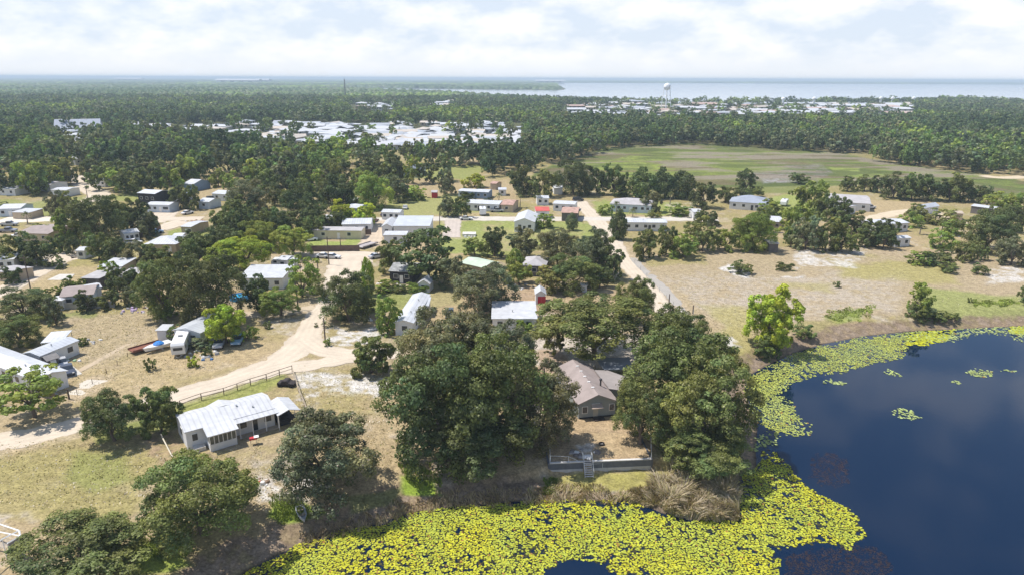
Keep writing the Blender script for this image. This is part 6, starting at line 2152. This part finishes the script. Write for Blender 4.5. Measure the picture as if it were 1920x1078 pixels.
for a in [(57, 541, 62, 'wooden utility pole beside the left dirt road', True), (599, 540, 52, 'utility pole left of the wide sandy junction', True), (617, 497, 52, 'utility pole beside the parked white cars', True),
          (681, 530, 40, 'thin pole left of the slim bright tree', False), (610, 640, 44, 'wooden pole beside the road junction', False), (559, 580, 52, 'thin wooden pole by the thin light green tree', False),
          (1254, 573, 22, 'short pole beside the sandy diagonal lane', False), (1299, 588, 16, 'lone post at the left rim of the sandy field', False), (165, 376, 26, 'pole beside the upper left bend of the road', True),
          (320, 256, 26, 'tall pale pole above the home park, left one', False), (453, 246, 26, 'tall pale pole above the home park, right one', False), (825, 440, 40, 'thin pole at the left of the green lawn', False),
          (639, 468, 20, 'thin pole standing in the small lawn', False), (963, 595, 16, 'thin pole in front of the white-roofed shed house', False), (1020, 724, 34, 'thin pole left of the grey-roofed house roof', False), (130, 748, 20, 'grey stump-like post pair at the foot of the wire fence', False)]:
    pole(*a)

CARP = {}


def paint(c):
    k = tuple(c)
    if k not in CARP:
        CARP[k] = mat('car_paint_%d' % len(CARP), c, 0.3, 0.06, 0.8, 0, 0.6)
    return CARP[k]


def car(px, py, yaw, typ, col, label, name=None, group=None, cat=None):
    p = ground_at(px, py)
    nm = name or {'sedan': 'parked_car', 'suv': 'parked_suv', 'pickup': 'pickup_truck', 'van': 'parked_van'}[typ]
    root = empty(nm, (p.x, p.y, 0.05), rad(yaw))
    tag(root, label, cat or {'sedan': 'car', 'suv': 'suv', 'pickup': 'pickup truck', 'van': 'van'}[typ], group)
    Lc = {'sedan': 4.7, 'suv': 4.8, 'pickup': 5.5, 'van': 5.2}[typ]
    a = Lc / 2
    w = 0.9
    pt = paint(col)
    if typ == 'sedan':
        body = [(-a, .35), (-a, .85), (-a + .9, .98), (a - 1.4, .95), (a - .1, .75), (a, .4), (a - .3, .28), (-a + .3, .28)]
        cab = [(-a + .75, .95), (-a + 1.35, 1.42), (a - 2.2, 1.45), (a - 1.35, .93)]
        top = [(-a + 1.3, 1.38), (-a + 1.4, 1.46), (a - 2.25, 1.49), (a - 2.1, 1.41)]
    elif typ == 'pickup':
        body = [(-a, .45), (-a, 1.05), (-a + 2.0, 1.05), (a - 1.4, 1.08), (a - .1, .95), (a, .5), (a - .3, .38), (-a + .3, .38)]
        cab = [(-a + 2.0, 1.04), (-a + 2.1, 1.68), (a - 2.1, 1.70), (a - 1.4, 1.06)]
        top = [(-a + 2.05, 1.64), (-a + 2.1, 1.74), (a - 2.15, 1.76), (a - 2.0, 1.67)]
    else:
        hgt = 1.75 if typ == 'suv' else 2.1
        body = [(-a, .4), (-a, 1.05), (a - 1.3, 1.08), (a - .1, .9), (a, .5), (a - .3, .33), (-a + .3, .33)]
        cab = [(-a + .08, 1.04), (-a + .3, hgt - .05), (a - 1.9, hgt), (a - 1.2, 1.06)]
        top = [(-a + .2, hgt - .1), (-a + .3, hgt), (a - 2.0, hgt + .04), (a - 1.85, hgt - .06)]
    MB().profile('y', body, -w, w).build('body', pt, root, bevel=0.06)
    MB().profile('y', cab, -w + .1, w - .1).build('window', GLASS, root, bevel=0.03)
    MB().profile('y', top, -w + .08, w - .08).build('roof', pt, root)
    if typ == 'pickup':
        MB().box(-a + .12, -a + 1.9, -w + .12, w - .12, 1.02, 1.065).build('truck_bed', DARKIN, root)
    for x_ in (-a + .9, a - .95):
        for y_ in (-w, w - .2):
            wv = MB()
            n = 14
            vs = [(x_ + .34 * math.cos(2 * math.pi * i / n), y_ + dy, .33 + .34 * math.sin(2 * math.pi * i / n)) for dy in (-.02, .22) for i in range(n)]
            wv.add(vs, [tuple(range(n)), tuple(range(n, 2 * n))[::-1]] + [(i, (i + 1) % n, n + (i + 1) % n, n + i) for i in range(n)])
            wv.build('wheel', RUBBER, root)
    for y_ in (-w + .12, w - .42):
        MB().box(a - .12, a + .01, y_, y_ + .3, .62, .76).build('headlight', TRIM, root)
        MB().box(-a - .01, -a + .1, y_, y_ + .3, .68, .82).build('tail_light', WALLS['red'], root)
    return root


WHT, BLK, BLU, SIL, TANC, NAVY = (0.75, 0.75, 0.75), (0.03, 0.033, 0.045), (0.20, 0.34, 0.46), (0.45, 0.46, 0.48), (0.42, 0.33, 0.25), (0.04, 0.08, 0.20)
car(128, 699, -52, 'sedan', (0.05, 0.06, 0.09), 'black car on the concrete drive right of the dark weathered shed')
car(116, 686, -50, 'sedan', SIL, 'pale cluttered car behind the black car on the concrete drive')
car(447, 641, -80, 'pickup', BLU, 'pale blue pickup truck right of the bright round tree')
car(412, 648, -78, 'sedan', SIL, 'dark-shaded car under the bright round tree, left of the blue pickup')
car(33, 512, 8, 'sedan', WHT, 'white car parked beside the left dirt road')
car(72, 495, 20, 'sedan', (0.5, 0.45, 0.7), 'white and violet car half hidden under the left roadside trees')
car(18, 424, 10, 'pickup', SIL, 'silver pickup, back one of the two beside the brown-roofed house')
car(16, 436, 5, 'pickup', (0.25, 0.26, 0.30), 'dark grey pickup, front one of the two beside the brown-roofed house')
car(38, 445, 35, 'sedan', WHT, 'white car in front of the brown-roofed house at far left')
car(251, 459, 12, 'suv', WHT, 'white car beside the tan house with the white roof')
car(293, 438, 30, 'sedan', (0.30, 0.45, 0.62), 'light blue car behind the tan house with the white roof')
car(608, 484, -5, 'sedan', WHT, 'white car, left one of the two by the sandy junction')
car(624, 485, -8, 'sedan', (0.66, 0.66, 0.68), 'white car, right one of the two by the sandy junction')
car(706, 484, 40, 'sedan', SIL, 'silver car half hidden left of the black charred house')
car(582, 452, 20, 'sedan', WHT, 'white car at the left end of the small lawn')
car(720, 405, 90, 'pickup', NAVY, 'dark blue truck in front of the white home above the paved road')
car(701, 417, 70, 'sedan', (0.25, 0.13, 0.11), 'dark red car at the end of the sandy driveway')
car(1191, 431, 2, 'suv', BLK, 'black vehicle in front of the long white home at the crossroads')
car(1084, 378, 20, 'suv', BLK, 'dark car right of the flat white home above the rusty roof')
car(810, 545, 0, 'sedan', WHT, 'white car glimpsed below the grey-green oak left of the shed house') if False else None
car(843, 592, -85, 'pickup', (0.10, 0.13, 0.15), 'dark pickup truck right of the end-on grey mobile home')
car(874, 413, 0, 'sedan', WHT, 'white car on the paved road below the grey trees')
car(1545, 412, 90, 'sedan', WHT, 'white car glimpsed in the right-hand trees') if False else None
car(150, 280, 0, 'suv', WHT, 'white vehicle in the clearing left of the upper left trees')
car(28, 1034, 30, 'sedan', BLK, 'black car half under the white frame at the lower left corner') if False else None


for a_ in [(398, 376, 20, 'suv', BLK, 'black vehicle in front of the white carport house'), (352, 402, 60, 'sedan', WHT, 'white car on the left driveway above the tan house'),
           (640, 401, 10, 'sedan', SIL, 'silver car under the trees left of the tall light green tree'), (735, 432, 100, 'sedan', WHT, 'white car beside the low flat white shed'),
           (146, 302, 5, 'sedan', WHT, 'white car in front of the long white roof in the upper left gap'), (130, 292, 5, 'van', SIL, 'silver van in the gap of the upper left woods'),
           (932, 398, 0, 'pickup', SIL, 'silver pickup below the long white home in the middle yards'), (1012, 380, 80, 'sedan', BLU, 'blue car beside the white home with patio'),
           (1630, 392, 20, 'pickup', WHT, 'white pickup right of the wide grey marsh-edge roof'), (1500, 398, 50, 'sedan', BLK, 'black car under the light green tree beside the white camper'),
           (1660, 430, 0, 'suv', SIL, 'silver vehicle in front of the long white home behind the right field'), (1775, 448, 30, 'pickup', WHT, 'white pickup among the junk under the light trees at right'),
           (66, 446, 10, 'sedan', (0.35, 0.10, 0.08), 'red car in front of the brown-roofed house at far left'), (165, 540, 20, 'pickup', (0.12, 0.13, 0.15), 'dark pickup behind the faded grey house'),
           (760, 392, 95, 'sedan', WHT, 'white car right of the white home above the paved road'), (486, 532, 5, 'sedan', WHT, 'white car parked in front of the long white-roofed house')]:
    car(*a_)


def camper(px, py, yaw, L_, label, rounded=False, col=(0.72, 0.72, 0.72)):
    p = ground_at(px, py)
    root = empty('travel_trailer', (p.x, p.y, 0), rad(yaw))
    tag(root, label, 'travel trailer')
    m = paint(col)
    a = L_ / 2
    if rounded:
        pr = [(-a, .7), (-a + .1, 1.9), (-a + .6, 2.6), (a - .7, 2.6), (a - .1, 2.0), (a, .8), (a - .3, .55), (-a + .3, .55)]
    else:
        pr = [(-a, .55), (-a, 2.75), (-a + .15, 2.85), (a - .4, 2.85), (a, 2.4), (a, .75), (a - .25, .55)]
    MB().profile('y', pr, -1.2, 1.2).build('body', m, root, bevel=0.12)
    st = mat('grey_stripe', (0.32, 0.34, 0.40), 0.5)
    MB().box(-a + .1, a - .2, -1.225, -1.205, 1.05, 1.2).box(-a + .1, a - .2, 1.205, 1.225, 1.05, 1.2).build('stripe', st, root)
    for x_ in np.linspace(-a + 1.2, a - 1.2, 3):
        for y_ in (-1.24, 1.21):
            MB().box(x_ - .45, x_ + .45, y_, y_ + .03, 1.55, 2.15).build('window', GLASS, root)
    MB().box(a + .002, a + .03, -.8, .8, 1.5, 2.05).build('window', GLASS, root)
    MB().box(-0.35, 0.35, -0.35, 0.35, 2.84, 3.05).build('roof_unit', mat('roof_unit_grey', (0.25, 0.25, 0.26), 0.7), root)
    MB().box(a * .3, a * .3 + .7, -1.25, -1.21, .7, 2.3).build('door', TRIM, root)
    for y_ in (-1.18, 1.0):
        for x_ in (-.6, .3):
            MB().lathe(0, 0, [(0.34, -.1), (0.34, .1)], 12).build('wheel', RUBBER, root, (x_, y_ + .09, .34)).rotation_euler = (math.pi / 2, 0, 0)
    MB().tube([(a - .1, -.7, .5), (a + 1.1, 0, .5), (a - .1, .7, .5)], 0.05, 5).build('hitch', STEEL, root)


camper(342, 656, -73, 8.2, 'white travel trailer parked in front of the house with the pale blue metal roof')
camper(535, 501, 2, 7.0, 'rounded white camper behind the long white-roofed house', True)
camper(905, 403, 95, 5.6, 'white camper standing beside the paved road in the middle yards')
camper(1470, 386, 60, 6.0, 'white camper on the lawn right of the blue-grey hip-roofed house', True)


def flat_trailer(px, py, yaw, label, m, L_=5.5, W_=2.0):
    p = ground_at(px, py)
    root = empty('flat_trailer', (p.x, p.y, 0), rad(yaw))
    tag(root, label, 'trailer')
    MB().box(-L_ / 2, L_ / 2, -W_ / 2, W_ / 2, .55, .68).build('deck', m, root)
    f = MB()
    for y_ in (-W_ / 2 - .03, W_ / 2 - .03):
        f.box(-L_ / 2, L_ / 2, y_, y_ + .06, .68, .95)
    f.build('side_rail', m, root)
    MB().tube([(L_ / 2, -.6, .55), (L_ / 2 + 1.3, 0, .5), (L_ / 2, .6, .55)], 0.06, 5).build('hitch', m, root)
    for y_ in (-W_ / 2 - .12, W_ / 2 + .12):
        MB().lathe(0, 0, [(0.36, -.1), (0.36, .1)], 12).build('wheel', RUBBER, root, (0, y_, .36)).rotation_euler = (math.pi / 2, 0, 0)
    return root


RUST = mat('rusty_steel', (0.24, 0.10, 0.065), 0.9, 0.4, 1.5)
flat_trailer(275, 655, 52, 'rusty flat trailer left of the boat with the blue cover', RUST, 5.8, 2.2)
flat_trailer(688, 463, 62, 'grey empty boat trailer at the right end of the brown fence', mat('grey_deck', (0.40, 0.36, 0.35), 0.8, 0.3, 1.0), 7.5, 3.0)

# boat with a blue cover
bt = ground_at(296, 656)
br = empty('boat', (bt.x, bt.y, 0.1), rad(52 + 180))
tag(br, 'small white boat with blue cover between the rusty trailer and the travel trailer', 'boat')
hl = [(-2.6, .95), (-1.0, 1.05), (1.2, .8), (2.7, 0.02), (1.2, -.8), (-1.0, -1.05), (-2.6, -.95)]
mb = MB()
n = len(hl)
mb.add([(x * .85, y * .55, .35) for x, y in hl] + [(x, y, 1.1) for x, y in hl], [tuple(range(n)), tuple(range(n, 2 * n))[::-1]] + [(i, n + i, n + (i + 1) % n, (i + 1) % n) for i in range(n)])
mb.build('hull', paint(WHT), br)
MB().lathe(-.3, 0, [(1.0, 1.1), (.95, 1.3), (.5, 1.6), (.1, 1.68)], 9).build('cover', mat('blue_tarp', (0.03, 0.20, 0.55), 0.6, 0.25, 2), br)
MB().box(-2.95, -2.6, -.2, .2, .6, 1.5).build('outboard_motor', mat('black_plastic', (0.03, 0.03, 0.03), 0.4), br)

# black wreck by the fence
bw = ground_at(539, 722)
wr_ = empty('wrecked_cart', (bw.x, bw.y, 0), rad(-8))
tag(wr_, 'dark wrecked vehicle frame beside the timber fence above the carport', 'wreck')
MB().profile('y', [(-1.5, .3), (-1.5, .7), (-.8, .75), (-.6, 1.1), (.2, 1.15), (.5, .8), (1.5, .65), (1.5, .3)], -.75, .75).build('body', mat('burnt_metal', (0.05, 0.04, 0.038), 0.8, 0.5, 2), wr_, bevel=.05)
for x_ in (-1.0, 1.0):
    for y_ in (-.85, .85):
        MB().lathe(0, 0, [(0.34, -.12), (0.34, .12)], 12).build('wheel', RUBBER, wr_, (x_, y_, .34)).rotation_euler = (math.pi / 2, 0, 0)

# round blue pool
pl = ground_at(449, 561)
po = empty('pool', (pl.x, pl.y, 0))
tag(po, 'round blue above-ground pool below the long white-roofed house', 'pool')
MB().lathe(0, 0, [(2.2, -.1), (2.2, 1.0), (2.05, 1.05), (2.0, .9), (2.0, -.1)], 24).build('pool_wall', mat('blue_pool_wall', (0.05, 0.30, 0.62), 0.5), po)
MB().lathe(0, 0, [(1.98, .7), (1.98, .82)], 24).build('pool_water', mat('pool_water', (0.05, 0.38, 0.62), 0.1), po)

# fire ring, mown stones, fallen pole, seats
fp = ground_at(1128, 833)
fo = empty('fire_ring', (fp.x, fp.y, 0))
tag(fo, 'dark round fire ring on the yard in front of the grey-roofed house', 'fire ring')
MB().lathe(0, 0, [(.42, 0), (.42, .25), (.34, .28), (.3, .1), (.3, 0)], 18).build('ring', mat('black_iron', (0.03, 0.028, 0.026), 0.7), fo)
MB().lathe(0, 0, [(.3, .02), (.3, .06)], 14).build('ash', mat('ash', (0.25, 0.24, 0.23), 0.9), fo)
a_, b_ = ground_at(303, 824), ground_at(337, 884)
o = MB().tube([(0, 0, .9), (b_.x - a_.x, b_.y - a_.y, .25)], 0.09, 7).build('fallen_pole', mat('bleached_wood', (0.60, 0.54, 0.42), 0.9), None, (a_.x, a_.y, 0))
tag(o, 'long pale pole lying slanted in the grass left of the foreground oak', 'pole')

g_ = ground_at(476, 832)
gr = empty('grill', (g_.x, g_.y, 0), .4)
tag(gr, 'red and white grill with its shadow in front of the sunroom', 'grill')
MB().box(-.5, .5, -.3, .3, .75, 1.05).build('firebox', WALLS['red'], gr, bevel=.05)
MB().box(.1, .75, -.35, .35, 1.06, 1.12).build('shelf', TRIM, gr)
for x_ in (-.4, .4):
    for y_ in (-.25, .25):
        MB().tube([(x_, y_, 0), (x_, y_, .78)], .03, 4).build('leg', STEEL, gr)

cn = ground_at(566, 966)
co = empty('rowing_boat', (cn.x, cn.y, z_at(cn.x, cn.y) + .02), rad(-62))
tag(co, 'small grey rowing boat drawn up on the bank below the rounded grey-green oak', 'boat')
hl = [(-1.5, .45), (-.5, .58), (.7, .5), (1.7, .02), (.7, -.5), (-.5, -.58), (-1.5, -.45)]
n = len(hl)
MB().add([(x * .9, y * .7, 0) for x, y in hl] + [(x, y, .5) for x, y in hl] + [(x * .93, y * .86, .5) for x, y in hl] + [(x * .85, y * .62, .12) for x, y in hl],
         [tuple(range(n))[::-1], tuple(range(3 * n, 4 * n))] + [(i + n * k, (i + 1) % n + n * k, n * (k + 1) + (i + 1) % n, n * (k + 1) + i) for i in range(n) for k in range(3)]).build('hull', mat('grey_boat_paint', (0.50, 0.53, 0.58), 0.5, .2, 2), co)
for x_ in (-.7, .4):
    MB().box(x_ - .12, x_ + .12, -.45, .45, .32, .37).build('seat', PALEWOOD, co)


def heap(px, py, n, r, cols, name, label, seed, cat='rubbish heap', hmax=.6):
    p = ground_at(px, py)
    root = empty(name, (p.x, p.y, z_at(p.x, p.y)))
    tag(root, label, cat)
    rg2 = random.Random(seed)
    for i in range(n):
        a = rg2.uniform(0, 6.28)
        d = r * math.sqrt(rg2.random())
        s = rg2.uniform(.25, .7)
        c = rg2.choice(cols)
        mb = MB()
        k = 6
        h = rg2.uniform(.2, hmax) * s * 1.5
        base = [(math.cos(t_ * 6.283 / k) * s * rg2.uniform(.6, 1), math.sin(t_ * 6.283 / k) * s * rg2.uniform(.5, 1)) for t_ in range(k)]
        mb.add([(x, y, -.05) for x, y in base] + [(x * .7, y * .7, h * rg2.uniform(.7, 1.1)) for x, y in base] + [(0, 0, h * 1.1)],
               [(j, (j + 1) % k, k + (j + 1) % k, k + j) for j in range(k)] + [(k + j, k + (j + 1) % k, 2 * k) for j in range(k)])
        mb.build('item', mat('scrap_%s' % '_'.join('%02d' % int(v * 99) for v in c), c, .7, .3, 2), root, (math.cos(a) * d * 1.4, math.sin(a) * d * .8, 0))


WH_, GY_, RD_, BL_, OR_, VI_, BR_ = (.72, .70, .67), (.35, .35, .36), (.45, .10, .06), (.08, .20, .42), (.85, .16, .03), (.50, .38, .55), (.25, .17, .11)
heap(375, 664, 16, 2.6, [WH_, WH_, GY_], 'rubbish_heap', 'pale heap of rubbish with blue scrap right of the travel trailer', 1)
heap(384, 672, 4, 1.2, [BL_, GY_], 'tarp_heap', 'blue tarp lying below the pale rubbish heap', 2)
heap(248, 583, 12, 2.6, [VI_, WH_, GY_, VI_], 'rubbish_heap', 'heap of violet and pale junk at the top of the dry left field', 3)
heap(272, 580, 10, 3.0, [WH_, GY_, BR_], 'rubbish_heap', 'pale junk pile right of the violet junk', 4)
heap(165, 642, 14, 2.2, [WH_, GY_, WH_], 'stone_heap', 'pale stone heap in the dry left field', 5, 'stone heap')
heap(128, 658, 7, 1.4, [OR_, OR_, RD_], 'tarp_heap', 'bright orange tarp beside the open lean-to', 6, 'tarp')
heap(122, 680, 10, 2.0, [WH_, GY_, (.35, .5, .3)], 'rubbish_heap', 'white and grey junk behind the pale cluttered car', 7)
heap(478, 905, 9, 1.3, [RD_, WH_, BR_], 'rubbish_heap', 'red and white junk between the two foreground oaks', 8)
heap(60, 745, 16, 3.4, [BR_, WH_, GY_, BR_], 'rubbish_heap', 'brown and white clutter under the open light green tree', 9)
heap(18, 760, 5, 1.2, [WH_, GY_], 'rubbish_heap', 'white barrel-like clutter at the left edge below the open tree', 10)
heap(300, 655, 4, 0.8, [GY_, BR_], 'rubbish_heap', 'small scrap beside the boat with the blue cover', 11)
heap(1095, 850, 16, 1.6, [(.3, .28, .27), WH_, (.2, .17, .15)], 'branch_heap', 'heap of pale dead branches in the yard corner by the stairs', 12, 'branch heap', .3)
heap(880, 446, 8, 2.8, [WH_, WH_, (.6, .5, .42)], 'rubble_heap', 'pale boards and rubble lying on the middle lawn', 13)
heap(365, 415, 10, 2.6, [RD_, BR_, WH_], 'rubbish_heap', 'red clutter right of the tan house by the left driveway', 14)
heap(870, 608, 9, 2.0, [WH_, WH_, GY_], 'tarp_heap', 'bright white tarp between the big oaks and the dark pickup', 15, 'tarp')
heap(1795, 440, 10, 5.0, [WH_, GY_, BL_], 'rubbish_heap', 'white and blue junk among the light trees at right', 16)
heap(740, 532, 8, 3.4, [WH_, WH_, (.5, .5, .5)], 'tarp_heap', 'white sheets on the ground in front of the black charred house', 17, 'tarp', .3)
heap(950, 392, 8, 3.0, [WH_, GY_, BR_], 'rubbish_heap', 'yard clutter below the long white home in the middle yards', 18)
heap(1000, 535, 10, 5, [WH_, GY_], 'rubbish_heap', 'white clutter under the olive trees behind the red-doored shed', 19)
heap(700, 601, 4, 1.0, [WH_, GY_], 'rubbish_heap', 'small white skiff-like scrap left of the pale young tree', 20)
mb = MB().lathe(0, 0, [(.55, 0), (.6, 1.3), (.5, 1.5), (.05, 1.6)], 12)
p = ground_at(158, 788)
o = MB().lathe(0, 0, [(.3, 0), (.32, .9), (.28, 1.0)], 10).box(-.02, .5, -.02, .5, .2, .9).build('burn_barrel', RUST, None, (p.x, p.y, 0))
tag(o, 'rusty barrel at the roadside left of the dark roadside tree', 'barrel')

# hedge in front of the black charred house
hg = np.random.default_rng(4)
T(700, 534, 735, 553, 'L', 'bush', None, 'light green hedge bush, left one below the white sheets')
T(730, 534, 768, 552, 'M', 'bush', None, 'green hedge bush, middle one below the white sheets')
T(762, 534, 805, 553, 'L', 'bush', None, 'light green hedge bush below the little white gabled shed')

# slab on the middle lawn
p = at(880, 442, 0)
o = MB().box(-2.2, 2.2, -1.5, 1.5, 0, .9).build('well_cover', mat('white_plaster', (0.74, 0.71, 0.66), .8), None, (p.x, p.y, 0), bevel=.05)
tag(o, 'white plastered block on the middle lawn above the pale rubble', 'block')

# ------------------------------------------------------------------ labels for the trees that were placed in rows
ORD = ['', 'second', 'third', 'fourth', 'fifth', 'sixth', 'seventh', 'eighth', 'ninth', 'tenth']


def auto_labels():
    rows_ = {}
    for t_ in TREES:
        o, x0, y0, x1, y1, ck, kd, wm_ = t_
        if 'label' in o:
            continue
        cx, cy = (x0 + x1) / 2, (y0 + y1) / 2
        best = min(LANDMARKS, key=lambda l: (l[0] - cx) ** 2 + ((l[1] - cy) * 2.4) ** 2)
        dx, dy = cx - best[0], (cy - best[1]) * 2.0
        if abs(dx) > abs(dy):
            rel = 'right of' if dx > 0 else 'left of'
        else:
            rel = 'in front of' if dy > 0 else 'behind'
        size = 'large' if wm_ > 13 else ('mid-sized' if wm_ > 8.5 else 'small')
        kw = {'oak': 'tree', 'round': 'tree', 'bush': 'bush', 'sparse': 'open tree', 'column': 'tall tree', 'pine': 'pine'}[kd]
        lb = '%s %s %s %s %s' % (size, TWORD[ck], kw, rel, best[2])
        rows_.setdefault(lb, []).append((cx, o))
    for lb, it in rows_.items():
        it.sort(key=lambda q: q[0])
        for i, (cx, o) in enumerate(it):
            o['group'] = 'trees among the houses and fields' if 'bush' not in lb else 'bushes among the houses'
            if len(it) == 1:
                o['label'] = lb
            else:
                w = 'leftmost' if i == 0 else ('rightmost' if i == len(it) - 1 else (ORD[i] + ' from left' if i < 10 else 'one of those further right'))
                o['label'] = lb + ', ' + w


auto_labels()

# ------------------------------------------------------------------ the air
hm = bpy.data.materials.new('haze')
hm.use_nodes = True
t = hm.node_tree
t.nodes.clear()
pv = t.nodes.new('ShaderNodeVolumePrincipled')
pv.inputs['Color'].default_value = (0.72, 0.87, 1.0, 1)
pv.inputs['Density'].default_value = 1.6e-4
pv.inputs['Anisotropy'].default_value = 0.0
o_ = t.nodes.new('ShaderNodeOutputMaterial')
t.links.new(pv.outputs[0], o_.inputs['Volume'])
tag(MB().box(-62000, 62000, -400, 46500, -6.5, 62).build('haze', hm), kind='stuff')
